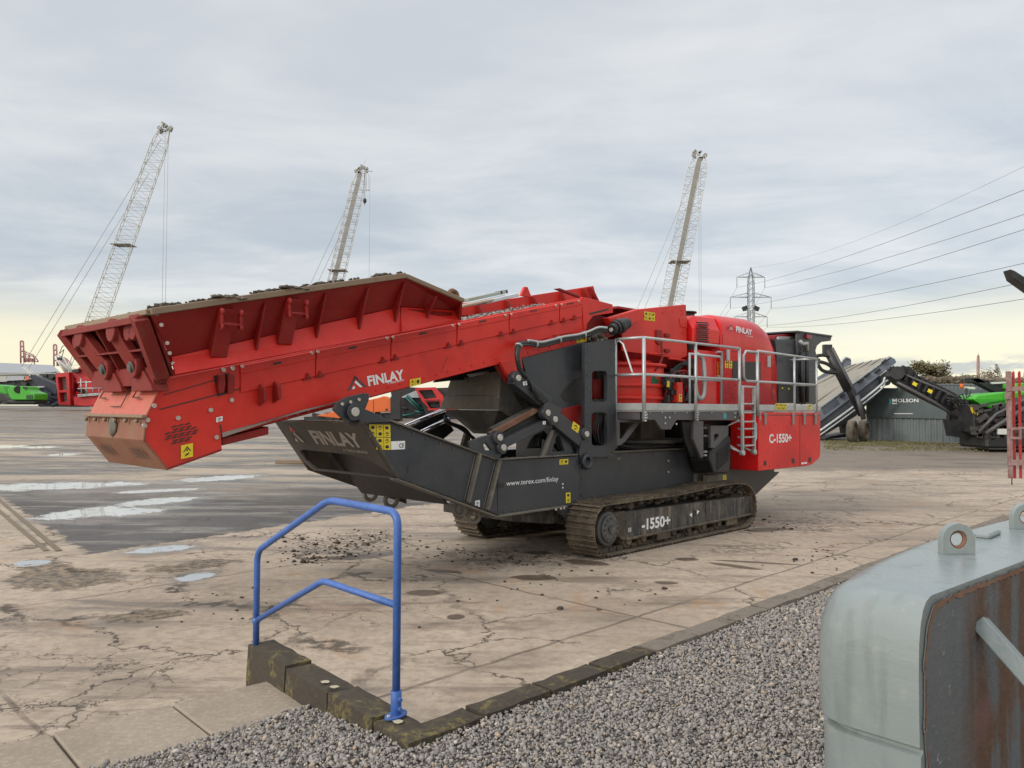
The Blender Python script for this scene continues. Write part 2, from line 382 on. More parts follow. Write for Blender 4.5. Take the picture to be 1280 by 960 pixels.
# front (head) box end faces
n0 = VC; 
def endquad(pa, pb, t, name, mat, v0=VC - .01, v1=VF + .01, parent=None):
    A_ = M(*pa, VC); B_ = M(*pb, VC)
    mb = MB(); mb.slab([V((A_.x, v0, A_.z)), V((B_.x, v0, B_.z)), V((B_.x, v1, B_.z)), V((A_.x, v1, A_.z))], t); return B(mb, name, mat, parent)
e1 = endquad((203.7, 473), (180.8, 520), .02, 'head_cover', m_redpale)
e2 = endquad((180.6, 521), (177.6, 551), .02, 'rubber_flap', m_brown, VC - .02, VF + .05)
e3 = endquad((178.3, 551), (208, 588), .02, 'head_plate', m_brown)
e4 = endquad((208, 588), (277, 563.5), .02, 'bottom_plate', m_reddark)
# handles and hatch lines on the head cover
A_ = M(203.7, 473, VC); B_ = M(180.8, 520, VC); dd = (B_ - A_); nn = V((dd.z, 0, -dd.x)).normalized(); nn = nn if nn.x < 0 else -nn
for v in (1.02, 1.9):
    mb = MB(); q = lambda f, vv: A_ + dd * f + V((0, vv - VC, 0)) + nn * .035
    mb.tube([q(.3, v - .1), q(.3, v + .08), q(.55, v + .1), q(.55, v - .06)], .008, 6); B(mb, 'handle', m_rust, e1, bev=0)
mb = MB(); q = lambda f, vv: A_ + dd * f + V((0, vv - VC, 0)) + nn * .0225
mb.tube([q(.1, 1.32), q(.78, 1.35), q(.78, 1.62)], .005, 5); B(mb, 'hatch_edge', m_ink, e1, bev=0)
mb = MB(); A2 = M(180.7, 520.5, VC); mb.box(V((A2.x - .02, (VC + VF) / 2, A2.z)), (.05, VF - VC + .1, .03)); B(mb, 'clamp_bar', m_worn, e1)
A3 = M(180.6, 521, VC); B3 = M(177.6, 551, VC)
for v in [VC + .08 + i * .27 for i in range(6)]:
    mb = MB(); p = V((A3.x - .025, v, A3.z - .04)); mb.cyl(p, p + V((-.03, 0, 0)), .018, n=8); B(mb, 'bolt', m_worn, e2, bev=0)
mb = MB(); p = A3.lerp(B3, .45); mb.ball(V((p.x - .012, 1.45, p.z)), .1, (.22, 1.0, 1.0), 12, .15); B(mb, 'mud_lump', m_chute, e2, bev=0)
A3 = M(178.3, 551, VC); B3 = M(208, 588, VC); dd = B3 - A3; nn = V((dd.z, 0, -dd.x)).normalized(); nn = nn if nn.x < 0 else -nn
for v in (VC + .3, VF - .35):
    mb = MB()
    for r in range(5):
        p = A3.lerp(B3, .25 + r * .07); p = V((p.x, v, p.z)) + nn * .0215
        for c in (-1, 0, 1): mb.add([p + V((0, c * .11 - .045, 0)), p + V((0, c * .11 + .045, 0)), p + V((0, c * .11 + .045, 0)) + dd * .03, p + V((0, c * .11 - .045, 0)) + dd * .03], [(0, 1, 2, 3)])
    B(mb, 'vent_grille', m_ink, e3, bev=0)
sticker_px(226, 557, 241, 574, VC - .004, 1, 1, fb, -.22)
sticker([M(270, 522, VC), M(278, 520, VC), M(278, 526, VC), M(270, 528, VC)], 1, 1, fb, mat=m_white, name='small_label')
# brackets under the conveyor (red hinge ear)
mb = MB(); mb.plate([(625, 452), (652, 446), (655, 470), (648, 476), (641, 478), (633, 468)], VC - .03, .06); B(mb, 'hinge_ear', m_red)
mb = MB(); mb.plate([(620, 456), (627, 452), (640, 477), (634, 478)], VC + .05, .06); B(mb, 'hinge_ear', m_reddark)
# upper tail end of conveyor
tail = [(727, 371), (745, 375), (766, 380.5), (766.5, 391), (742, 395), (734, 405), (731.8, 427)]
mb = MB(); mb.plate(tail, VC - .02, .04); B(mb, 'tail_plate', m_red); mb = MB(); mb.prism([M(x, y, VC - .02) + V((0, VF - VC, 0)) for x, y in tail], (0, .04, 0)); B(mb, 'tail_plate', m_red)
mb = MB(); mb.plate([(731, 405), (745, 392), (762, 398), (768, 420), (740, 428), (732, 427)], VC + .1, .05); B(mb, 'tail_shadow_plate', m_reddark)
mb = MB(); mb.prism([M(728, 392, VC + .02), M(764, 386, VC + .02), M(764, 389, VC + .02), M(728, 396, VC + .02)], (0, 1.3, 0)); B(mb, 'tail_chute', m_reddark)
mb = MB(); mb.plate([(736, 391.5), (761, 385.5), (761, 387.5), (738, 393.5)], VC - .024, .003); B(mb, 'tail_slot', m_ink, bev=0)
# skirt boards above the belt on the upper half
vs_ = VC + .25
sk = [(577, 404), (590, 383.5), (650, 371.5), (694.5, 362), (742, 357.2), (748, 383), (730, 371)]
mb = MB()
skn = [(577, 401), (577, 388), (590, 383.5), (650, 371), (695, 361.8), (742, 357.3), (748, 383.5), (727, 377)]
far = VF - .05
mb.prism([M(x, y, far) for x, y in [(560, 395), (578, 379), (640, 373), (742, 357.3), (749, 384), (700, 392)]], (0, .03, 0)); B(mb, 'skirt_board', m_red)
for x in (596, 632, 664, 700, 728, 737):
    y = 373 + (x - 640) * -.153; mb = MB(); p = M(x, y + 1, far - .01); q = M(x + 4, y + 22, far - .01)
    mb.prism([p, q, q + V((0, -.16, 0)), p + V((0, -.05, 0))], ax * .025); B(mb, 'stiffener', m_reddark)
mb = MB(); mb.plate([(694, 361), (700, 360), (727, 370), (727, 373)], VC + .3, .05); B(mb, 'skirt_brace', m_reddark)
mb = MB(); a = M(577, 402, VC); b = M(690, 380, VC)   # pale stone fines lying along the skirt
random.seed(3)
for i in range(420):
    f = random.random() ** 1.5; p = a.lerp(b, f) + V((0, random.uniform(.05, .5), 0)) + pp * (random.uniform(-.03, .03)); mb.ball(p, random.uniform(.012, .035) * (1.2 - f * .6), (1, 1, .7), 5, .25)
st = B(mb, 'loose_stone', flat('pale_stone', (.30, .28, .26), .9), bev=0); st['kind'] = 'stuff'
sticker_px(720.5, 417.5, 733, 429, VC - .005, 1, 2, fb, -.18)
# ---- hopper
def H(px, py, v): return M(px, py, v)
vr, vc, vb = .36, .60, .50        # rim, crease, foot
rimN = [H(188, 394, vr), H(506, 347.8, vr), H(578, 378.5, vr)]
mir = lambda p: V((p.x, 2.9 - p.y, p.z))
creN = [H(214, 446, vc), H(500, 384, vc), H(570, 388, vc)]
botN = [H(219, 468, vb), H(500, 416, vb), H(576, 401, vb)]
mb = MB()
for f in (lambda p: p, mir):
    r_, c_, b_ = [[f(p) for p in L] for L in (rimN, creN, botN)]
    for i in range(2):
        mb.slab([r_[i], r_[i + 1], c_[i + 1], c_[i]], .02); mb.slab([c_[i], c_[i + 1], b_[i + 1], b_[i]], .02)
    # right end flange
    mb.slab([r_[2], c_[2], b_[2]], .03)
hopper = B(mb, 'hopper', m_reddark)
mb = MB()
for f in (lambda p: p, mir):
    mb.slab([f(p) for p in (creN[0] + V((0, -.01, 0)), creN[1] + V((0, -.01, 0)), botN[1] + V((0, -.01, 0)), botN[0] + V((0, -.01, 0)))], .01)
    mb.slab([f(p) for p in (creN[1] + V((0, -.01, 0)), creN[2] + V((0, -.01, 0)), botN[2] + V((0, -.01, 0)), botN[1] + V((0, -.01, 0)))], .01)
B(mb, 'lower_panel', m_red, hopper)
# worn rim strip all round
mb = MB()
def strip(a, b, w=.07, t=.045):
    d = (b - a).normalized(); sd = V((0, 1, 0)) if abs(d.y) < .5 else V((1, 0, 0)); upv = d.cross(sd).normalized(); upv = upv if upv.z > 0 else -upv
    mb.prism([a - sd * w * .35, a + sd * w * .65, b + sd * w * .65, b - sd * w * .35], upv * t)
strip(rimN[0], rimN[1], .12, .06); strip(rimN[1], rimN[2], .10, .05)
for a, b in ((mir(rimN[0]), mir(rimN[1])), (mir(rimN[1]), mir(rimN[2]))): strip(V((a.x, a.y - .04, a.z)), V((b.x, b.y - .04, b.z)), .1, .06)
strip(rimN[0], mir(rimN[0]), .12, .05); B(mb, 'rim', m_worn, hopper)
# soil caked along the rim
mb = MB(); random.seed(5)
for i in range(600):
    f = random.random(); p = rimN[0].lerp(rimN[1], f)
    cl = noise.noise(V((f * 14, 0, 3))) + .25
    if cl < 0.12: continue
    mb.ball(p + V((0, random.uniform(.0, .10), .05 + random.uniform(0, .03))), random.uniform(.008, .026) * (cl + .5), (1.3, 1, .7), 6, .35)
for i in range(60):
    f = random.random(); p = rimN[0].lerp(mir(rimN[0]), f); mb.ball(p + V((random.uniform(0, .06), 0, .05)), random.uniform(.01, .03), (1, 1.5, .6), 6, .3)
for c0 in (.03, .07, .235, .25, .385): 
    for j in range(12): p = rimN[0].lerp(rimN[1], c0 + random.uniform(-.012, .02)); mb.ball(p + V((0, random.uniform(0, .1), .055)), random.uniform(.012, .034), (1.2, 1, .8), 7, .3)
so = B(mb, 'caked_soil', paint('dry_caked_soil', (.075, .06, .045), .95, .5, (.12, .098, .075), 8, bump=.3), hopper, bev=0); so['kind'] = 'stuff'
# gussets
def lin(A_, B_, x):     # point of a rim/crease segment above pixel column x
    return A_.lerp(B_, x)
def fr(x, xa, xb): return (x - xa) / (xb - xa)
def rimat(u):
    for i in range(2):
        if rimN[i].x <= u <= rimN[i + 1].x: return rimN[i].lerp(rimN[i + 1], (u - rimN[i].x) / (rimN[i + 1].x - rimN[i].x))
def lineat(L, u):
    for i in range(len(L) - 1):
        if L[i].x <= u <= L[i + 1].x: return L[i].lerp(L[i + 1], (u - L[i].x) / (L[i + 1].x - L[i].x))
    return L[0] if u < L[0].x else L[-1]
for x, w in ((270, .16), (317, .022), (352, .16), (392, .022), (445, .022), (490, .022), (529.5, .022)):
    u = H(x, 420, vc).x; r_ = lineat(rimN, u); c_ = lineat(creN, u); b_ = lineat(botN, u); m_ = c_.lerp(b_, .55)
    for f in (lambda p: p, mir):
        mb = MB(); pts = [f(r_ + V((0, .03, -.04))), f(c_), f(m_), f(m_ + V((0, -.015, 0))), f(r_ + V((0, .0, -.05)))]
        mb.prism([p + V((-w / 2, 0, 0)) for p in pts], (w, 0, 0)); B(mb, 'gusset', m_reddark, hopper)
    if w > .1:
        mb = MB()
        for s_ in (-1, 1):
            p = r_ + V((s_ * .095, -.01, .01)); mb.box(p + V((0, -.04, -.17)), (.03, .08, .15)); mb.cyl(p + V((-.015, -.06, -.10)), p + V((.015, -.06, -.10)), .038, n=12); mb.cyl(p + V((-.015, -.06, -.24)), p + V((.015, -.06, -.24)), .032, n=12)
        mb.cyl(r_ + V((-.11, -.07, -.2)), r_ + V((.11, -.07, -.2)), .016, n=8); B(mb, 'hook_bracket', m_reddark, hopper)
        mb = MB(); random.seed(int(x)); 
        for j in range(30): mb.ball(r_ + V((random.uniform(-.15, .15), random.uniform(-.08, .05), .06)), random.uniform(.012, .03), (1.4, 1, .5), 7, .3)
        B(mb, 'mud_cake', m_chute, hopper, bev=0)
# front end wall of the hopper
a, b = rimN[0], mir(rimN[0]); c = V((botN[0].x + .0, .62, botN[0].z)); d = mir(c)
mb = MB(); mb.slab([a + V((.05, .05, 0)), b + V((.05, -.05, 0)), d + V((.05, 0, 0)), c + V((.05, 0, 0))], .03)
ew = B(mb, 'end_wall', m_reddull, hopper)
def E(s_, t_, off=0.0):   # s_ 0 near..1 far, t_ 0 top..1 bottom on the end wall
    p = a.lerp(b, s_); q = c.lerp(d, s_); r = p.lerp(q, t_); return r + V((-off, 0, -off * .3))
mb = MB()
def beam(p0, p1, w, dep):
    dr = (p1 - p0).normalized(); sd = dr.cross(V((1, 0, 0))).normalized() * w / 2
    mb.prism([p0 - sd, p0 + sd, p1 + sd, p1 - sd], (-dep, 0, -dep * .25))
beam(E(0.04, .0), E(0.03, 1), .16, .13); beam(E(.97, 0), E(.97, 1), .12, .12)
beam(E(0.05, .52), E(.97, .50), .02, .12); beam(E(0.02, .97), E(.98, .97), .17, .13); beam(E(0.02, .03), E(.98, .03), .06, .11)
B(mb, 'end_frame', m_reddull, ew)
for s_ in (.27, .52, .78):
    mb = MB(); beam(E(s_, .02), E(s_, .9), .02, .10); B(mb, 'rib', m_reddull, ew)
for s_ in (.33, .75):
    mb = MB(); p0 = E(s_, .13, .08); p1 = E(s_ - .12, .80, .11)
    for w_ in (0, ):
        dr = (p1 - p0); 
        mb.cyl(p0 + V((.05, 0, 0)), p0 + V((-.04, 0, 0)), .11, n=18); mb.cyl(p1 + V((.05, 0, 0)), p1 + V((-.05, 0, 0)), .10, n=18)
        beam(p0 + V((.05, 0, 0)), p1 + V((.05, 0, 0)), .18, .08)
    ar = B(mb, 'link_arm', m_reddull, ew)
    mb = MB(); mb.cyl(p1 + V((-.05, 0, 0)), p1 + V((-.085, 0, -.01)), .04, n=14); mb.cyl(p1 + V((-.05, 0, 0)), p1 + V((-.065, 0, -.005)), .062, n=14); B(mb, 'pin', m_hub, ar)
    mb = MB(); mb.prism([p1 + V((.0, .12, -.05)), p1 + V((0, -.12, -.03)), p1 + V((0, -.30, -.16)), p1 + V((0, -.34, -.22)), p1 + V((0, .16, -.22))], (.16, 0, 0)); B(mb, 'foot', m_reddull, ar)
mb = MB()
for s_ in (.12, .86, .18):
    p = E(s_, .2, .06); mb.cyl(p, p + V((-.04, 0, 0)), .085, n=16)
B(mb, 'boss', m_reddull, ew)
for s_, t_ in ((.01, .15), (.01, .45), (.02, .62), (.02, .8)):
    mb = MB(); p = E(s_, t_) + V((.06, -.03, 0)); mb.cyl(p, p + V((0, -.02, 0)), .018, n=8); B(mb, 'bolt', m_bolt, ew, bev=0)
# lifting eye at the hopper's back corner and boards lying behind
mb = MB(); p = H(566, 371, .9); mb.ring(p, (0, 1, 0), .075, .035, 18, 6); B(mb, 'lifting_eye', m_rust, bev=0)
mb = MB(); p = H(658, 366.5, 1.9); mb.prism([p + V((-.12, 0, -.05)), p + V((.12, 0, -.05)), p + V((.03, 0, .1)), p + V((-.03, 0, .1))], (0, .05, 0)); B(mb, 'lifting_eye', m_red, bev=0)
# ---- logos on conveyor
ax2 = ax; L0 = M(460.5, 482.3, VC); R0 = M(505.5, 473.2, VC)
text('FINLAY', L0, R0, pp, .112, m_white, 'lettering', fb, .035)
text('A TEREX BRAND', M(484.4, 480.6, VC), M(505, 475.8, VC), pp, .022, m_white, 'lettering', fb, .01)
e_ = M(434, 489, VC); f_ = M(458.5, 483.2, VC); logo(e_, f_ - e_, pp * .155, fb, m_greyl, m_ink, m_white)
sticker_px(512, 474.5, 525.5, 483.5, VC - .003, 1, 2, fb, -.2)
# dotted holes
mb = MB()
for i in range(8):
    p = M(559.5 - i * 1.15, 446 + i * 2.6, VC); mb.cyl(p + V((0, .001, 0)), p + V((0, -.003, 0)), .008, n=6)
B(mb, 'rivet_line', m_ink, fb, bev=0)
for x0, y0, x1, y1 in ((692, 418.5, 715, 414), (660, 428, 684, 421)):
    mb = MB(); mb.plate([(x0, y0), (x1, y1), (x1, y1 + 1.3), (x0, y0 + 1.3)], VC - .015, .015); B(mb, 'weld_strip', m_red, fb)
# ---- grey front chute
VP_ = .50; VQ = 2.36
sidp = [(452, 529), (490, 527.5), (620, 575.3), (622.3, 645.8), (496, 599.5)]
mb = MB(); mb.plate(sidp, VP_, .03); cs = B(mb, 'chute_side', m_grey)
far_pts = [M(x, y, VP_) + V((0, VQ - VP_, 0)) for x, y in sidp]
mb = MB(); mb.prism(far_pts, (0, .03, 0)); cs2 = B(mb, 'chute_side', m_greyd)
mb = MB()
def edge_flange(pts, v, w, t, v_t=None):
    for i in range(len(pts) - 1):
        p = M(*pts[i], v); q = M(*pts[i + 1], v); d = (q - p).normalized(); nz = V((-d.z, 0, d.x))
        nz = nz if nz.z > 0 else -nz
        mb.prism([p, q, q + V((0, w, 0)), p + V((0, w, 0))], nz * t)
edge_flange([(452, 528), (490, 526.8), (620, 574.8)], VP_ - .04, .1, .018); edge_flange([(496, 600.5), (622.3, 647.5)], VP_ - .06, .14, .025); B(mb, 'flange', m_chute, cs)
mb = MB()
for x0, x1, y0, y1 in ((596, 581.7, 567, 627.5), (620.6, 605.6, 576, 637)):
    p = M(x0, y0, VP_); q = M(x1, y1, VP_); mb.prism([p, q, q + V((.035, 0, 0)), p + V((.035, 0, 0))], (0, -.07, 0))
B(mb, 'stiffener', m_chute, cs)
mb = MB(); mb.plate([(508.5, 583), (511, 583), (511, 591.5), (508.5, 591.5)], VP_ - .003, .003); B(mb, 'slot', m_ink, cs, bev=0)
# front plate with opening
tl = M(452, 529, VP_); bl = M(496, 599.5, VP_)
ft = lambda s_, t_: V((tl.x + (bl.x - tl.x) * t_, VP_ - .04 + (VQ - VP_ + .06) * s_, tl.z + (bl.z - tl.z) * t_ - .10 * max(0, s_ - .0) * t_ * 0))
out = [ft(0, 0), ft(1, 0), ft(1, .55), ft(.99, .82), ft(.93, 1), ft(0, 1.0)]
hole = [ft(.88, .57), ft(.35, .60), ft(.18, .70), ft(.05, .88), ft(.05, .97), ft(.86, .97), ft(.93, .80), ft(.93, .60)]
nrmp = (ft(1, 0) - ft(0, 0)).cross(ft(0, 1) - ft(0, 0)).normalized(); nrmp = nrmp if nrmp.x > 0 else -nrmp
mb = MB(); mb.prism(out, nrmp * .03, [hole]); fp = B(mb, 'front_plate', m_greyd)
mb = MB(); mb.slab([ft(0, 0) + V((0, 0, .012)), ft(1, 0) + V((0, 0, .012)), ft(1, 0) + V((.08, 0, .012)), ft(0, 0) + V((.08, 0, .012))], .02); B(mb, 'flange', m_chute, fp)
mb = MB(); i0 = ft(0, .2) + V((.45, .08, 0)); i1 = ft(1, .2) + V((.45, -.08, 0)); mb.slab([i0, i1, i1 + V((.75, 0, -.85)), i0 + V((.75, 0, -.85))], .03); B(mb, 'inner_pan', m_black)
upv = (ft(0, 0) - ft(0, 1)).normalized()
def FP(px, py):  # pixel onto the front plate's plane
    o = MI @ V((0, 0, CAMZ)); dr = MI.to_3x3() @ ray(px, py); n_ = nrmp; t = (ft(0, 0) - o).dot(n_) / dr.dot(n_); return o + dr * t
text('FINLAY', FP(395.5, 553.8), FP(455.5, 559), upv, .205, m_greytext, 'lettering', fp, .035)
text('A TEREX BRAND', FP(430, 563.8), FP(461, 567), upv, .04, m_greytext, 'lettering', fp, .008)
e_ = FP(366, 552); f_ = FP(386, 554.4); logo(e_, f_ - e_, upv * .27, fp, m_greyd, m_redpale, m_greytext)
sticker([M(460.5, 531, VP_), M(487.5, 531, VP_), M(487.5, 547, VP_), M(461.5, 546, VP_)], 2, 3, cs)
sticker([M(470, 547.3, VP_), M(488, 547.3, VP_), M(488, 562.8, VP_), M(470, 562, VP_)], 2, 2, cs)
pl = sticker([M(488.6, 551.6, VP_), M(506, 551, VP_), M(506, 561.3, VP_), M(488.6, 562.2, VP_)], 1, 1, cs, mat=m_white, name='maker_plate', ink=False)
text('CE', M(498.5, 559.6, VP_) + V((0, -.004, 0)), M(504.6, 559.2, VP_) + V((0, -.004, 0)), (0, 0, 1), .05, m_ink, 'lettering', pl, .01)
sticker([M(593.5, 626, VP_), M(599.5, 625, VP_), M(599.5, 633.5, VP_), M(593.5, 634.5, VP_)], 1, 1, cs, mat=m_white, name='small_label')
# pivot bracket
mb = MB(); mb.plate([(421, 503), (433, 496.5), (454, 491.5), (461.5, 491.5), (461.5, 500), (455, 516), (440, 527), (427, 522), (417, 512)], .44, .04); mb.plate([(432, 516), (458, 512), (446, 532), (437, 532)], .50, .1); br = B(mb, 'pivot_bracket', m_grey)
mb = MB(); mb.plate([(449, 508), (470, 517), (492, 527.5), (453, 529), (443, 516), (437, 511)], .40, .035); B(mb, 'pivot_ear', m_grey)
for x, y, r in ((443, 514.8, .055),): mb = MB(); p = M(x, y, .40); mb.cyl(p, p + V((0, -.03, 0)), r * .9, n=18); pn_ = B(mb, 'pin', m_pin, br, bev=.004); mb = MB(); mb.cyl(p, p + V((0, -.01, 0)), r * 1.7, n=18); B(mb, 'pin_boss', m_grey, pn_)
for x, y in ((427, 505), (437.5, 502.5), (448, 499.5)):
    mb = MB(); p = M(x, y, .44); mb.cyl(p, p + V((0, -.02, 0)), .018, n=8); B(mb, 'bolt', m_bolt, br, bev=0)
# towing loops
for x, y, v in ((463, 617, VQ), (489, 625, VQ - .5), (568, 630, VQ), (575, 636, VP_ + .1), (592, 645, VP_ + .1)):
    if v == VQ and x > 500: continue
    mb = MB(); p = M(x, y, v); mb.ring(p, (.3, 1, 0), .085, .03, 16, 6); B(mb, 'towing_eye', m_chute, bev=0)
# ---- www box and main chassis
mb = MB(); mb.plate([(622.3, 576), (640, 575), (723.3, 569.8), (724.4, 630), (709.8, 633.3), (622.3, 645.8)], VP_, .12); wb = B(mb, 'chassis_side', m_grey)
mb = MB(); edge_flange([(622.3, 575.5), (723.3, 569.3)], VP_ - .04, .1, .02); B(mb, 'flange', m_chute, wb); mb = MB(); edge_flange([(622.3, 647.3), (709.8, 634.5)], VP_ - .07, .16, .025); B(mb, 'flange', m_chute, wb)
for x, y in ((695, 635.5), (701, 634.7), (705, 633.9)): mb = MB(); p = M(x, y, VP_ - .07); mb.cyl(p, p + V((0, 0, -.03)), .016, n=8); B(mb, 'bolt', m_bolt, wb, bev=0)
mb = MB(); mb.plate([(623.5, 604), (630, 603.5), (630, 609.5), (623.5, 610)], VP_ - .003, .003); B(mb, 'slot', m_ink, wb, bev=0)
text('www.terex.com/finlay', M(632.7, 607.3, VP_), M(697.6, 601.2, VP_), (0, 0, 1), .068, m_white, 'lettering', wb, .0)
sticker([M(707, 616, VP_), M(712.8, 615.5, VP_), M(712.8, 628.5, VP_), M(707, 629, VP_)], 2, 1, wb)
sticker([M(699, 574.3, VP_), M(710, 573.5, VP_), M(710, 580, VP_), M(699, 581, VP_)], 1, 2, wb)
for y in (604, 608.5): sticker([M(702.5, y, VP_), M(704, y, VP_), M(704, y + 2, VP_), M(702.5, y + 2, VP_)], 1, 1, wb, mat=m_white, name='dot_label', ink=False)
ch = [(723, 571), (739.5, 567.8), (861, 561.8), (968, 560), (968, 590), (935, 628), (900, 650), (740, 665), (723, 640)]
mb = MB(); mb.plate(ch, .58, .1); mb.prism([M(x, y, .58) + V((0, 1.7, 0)) for x, y in ch], (0, .1, 0)); ms = B(mb, 'chassis_beam', m_grey)
mb = MB(); edge_flange([(730, 571.8), (740, 567.3), (862, 561.3)], .53, .12, .02); B(mb, 'flange', m_chute, ms)
for x, y in ((834.5, 576), (834.5, 590)): mb = MB(); p = M(x, y, .58); mb.cyl(p, p + V((0, -.02, 0)), .018, n=8); B(mb, 'bolt', m_bolt, ms, bev=0)
mb = MB(); mb.plate([(771, 571), (776, 570.7), (776, 575), (771, 575)], .577, .003); mb.plate([(872, 592), (900, 590), (900, 603), (872, 605)], .5, .08); B(mb, 'side_box', m_chute, ms, bev=0)
# cross floor plates to close the chassis, dirt inside
mb = MB(); p = M(622, 600, VP_); q = M(968, 590, .58); mb.bb((p.x, .70, 1.02), (q.x, 2.25, 1.08)); mb.bb((.4, 1.0, .42), (q.x - 1.5, 1.9, 1.0)); B(mb, 'chassis_floor', m_black)
mb = MB(); mb.plate([(640, 640), (735, 625), (735, 660), (708, 648), (690, 655), (640, 652)], .7, 1.4); B(mb, 'belly_frame', m_muddk)
mb = MB(); random.seed(9)
p = M(625, 572, VP_)
for i in range(260): mb.ball((random.uniform(p.x, .2), random.uniform(.6, 2.2), 1.18 + random.uniform(0, .1)), random.uniform(.03, .1), (1, 1, .5), 6, .3)
so = B(mb, 'spilled_soil', m_soil, bev=0); so['kind'] = 'stuff'
mb = MB(); mb.bb((M(640, 600, VP_).x, .6, 1.08), (.1, 2.25, 1.2)); B(mb, 'soil_bed', m_soil)
mb = MB(); mb.ring(M(734, 577, .45), (0, 1, 0), .085, .03, 18, 6); B(mb, 'towing_eye', m_grey, bev=0)
# ---- grey-brown chute under the feeder
g0 = M(623, 470, .9).x
def GQ(x, y): return Mu(x, y, g0)
mb = MB()
ul, ur = GQ(563, 474), M(626, 463, .9); fl, frr = GQ(556.7, 494), M(623, 495, .9)
bl_, br_ = GQ(549.5, 511.5), M(623.3, 512.5, .9)
mb.slab([ul, ur, frr, fl], .02); mb.slab([fl + V((-.012, 0, 0)), frr + V((-.012, 0, 0)), br_ + V((-.012, 0, 0)), bl_ + V((-.012, 0, 0))], .02); B(mb, 'chute_front', m_chute)
mb = MB(); rr = [(626, 462), (655, 458), (700, 500), (672, 520), (640, 523), (623.3, 512.5)]
mb.plate(rr, .9, .02); cg = B(mb, 'chute_cheek', m_greyd)
mb = MB()
for r in range(8):
    for c in range(2):
        x = 641 + c * 11 + r * 2.2; y = 490 + r * 3.6 + c * 1; mb.plate([(x, y), (x + 7, y + 2), (x + 7.4, y + 3.4), (x + .4, y + 1.6)], .897, .003)
B(mb, 'vent_grille', m_ink, cg, bev=0)
mb = MB(); lo = [GQ(561, 513), M(623.3, 512.8, .9), M(640, 523, .9), M(611, 543, 1.2), M(592, 542, 1.5)]
mb.loft([[GQ(556, 512), M(623.3, 512.8, .92), M(668, 521, .92), V((M(668, 521, .92).x, 2.0, M(668, 521, .92).z))], [Mu(592, 542, g0 + .55), M(613, 542.5, 1.25), M(640, 540, 1.25), V((M(640, 540, 1.25).x, 1.8, M(640, 540, 1.25).z))]]); B(mb, 'chute_hopper', m_greyd)
mb = MB(); mb.plate([(545, 478), (560, 462), (640, 446), (700, 440), (700, 500), (640, 470), (563, 476)], 1.6, .08); B(mb, 'gap_fill_plate', m_black)  # dark plate added to block the bright sky gap under the feeder
mb = MB(); mb.plate([(585, 468), (612, 463), (612, 466), (590, 471)], 1.2, .05); B(mb, 'guide_plate', m_galv)
# far-side hydraulic ramp arms
for (x0, y0, x1, y1, v) in ((502, 535, 556, 512, 2.3), (520, 544, 560, 524, 2.05)):
    mb = MB(); p = M(x0, y0, v); q = M(x1, y1, v); mb.cyl(p, q, .035, n=12); B(mb, 'ram_rod', m_chrome, bev=0)
    mb = MB(); mb.plate([(x0 + 3, y0 + 2), (x1, y1 + 2), (x1 + 8, y1 + 14), (x0 + 26, y0 + 12)], v + .05, .08); B(mb, 'ram_arm', m_black)
mb = MB(); mb.plate([(573, 574), (580, 577), (590, 543), (583, 540)], 1.9, .06); B(mb, 'far_strut', m_chute)
# ---- near link arms
def bar(x0, y0, x1, y1, w, v, t, name, mat, par=None, bevel=.01):
    p = M(x0, y0, v); q = M(x1, y1, v); d = (q - p).normalized(); n_ = V((-d.z, 0, d.x)) * w / 2
    mb = MB(); mb.prism([p - n_ - d * .03, p + n_ - d * .03, q + n_ + d * .03, q - n_ + d * .03], (0, t, 0)); return B(mb, name, mat, par, bev=bevel, seg=2)
la = bar(647, 473, 686, 505, .20, .50, .14, 'link_arm', m_grey)
la2 = bar(684, 513, 726, 548, .22, .46, .06, 'link_arm', m_grey)
bar(664, 484, 684, 502, .09, .485, .02, 'link_recess', m_black, la)
mb = MB(); mb.plate([(680, 507), (686, 503), (702, 510), (700, 528), (690, 532), (681, 520)], .44, .05); B(mb, 'knuckle', m_grey, la)
for x, y, v in ((647, 472.5, .50), (684, 516, .44), (693, 524, .44), (732.5, 542.5, .44), (624, 546.9, .42), (628.5, 559.4, .42)):
    mb = MB(); p = M(x, y, v); mb.cyl(p, p + V((0, -.03, 0)), .042, n=18); pn_ = B(mb, 'pin', m_pin, la, bev=.003); mb = MB(); mb.cyl(p + V((0, .1, 0)), p + V((0, -.008, 0)), .085, n=18); B(mb, 'pin_boss', m_grey, pn_, bev=.004)
sticker([M(653, 477, .5), M(658, 476.5, .5), M(659, 481, .5), M(654, 482, .5)], 1, 1, la, mat=m_white, name='small_label')
sticker([M(716, 527, .46), M(724.5, 532.5, .46), M(722, 542, .46), M(714, 535.5, .46)], 1, 1, la2)
ra = bar(630.5, 555, 690, 526, .12, .50, .12, 'ram_arm', m_grey)
mb = MB(); p = M(613, 541.7, .65); q = M(675, 509, .65); mb.cyl(p, q, .075, n=16); B(mb, 'ram_cylinder', m_greyd, bev=0)
mb = MB(); mb.plate([(612, 541), (668, 510.5), (673, 511), (673, 515), (620, 545)], .55, .05); B(mb, 'rusty_guard', m_rust)
mb = MB(); mb.plate([(620, 546), (676, 515), (680, 521), (632, 551)], .60, .06); B(mb, 'ram_guard', m_black)
for x, y in ((627, 551), (680, 528.5)): sticker([M(x - 1.8, y - 2, .42), M(x + 1.8, y - 2, .42), M(x + 1.8, y + 2, .42), M(x - 1.8, y + 2, .42)], 1, 1, ra, mat=m_white, name='small_label')
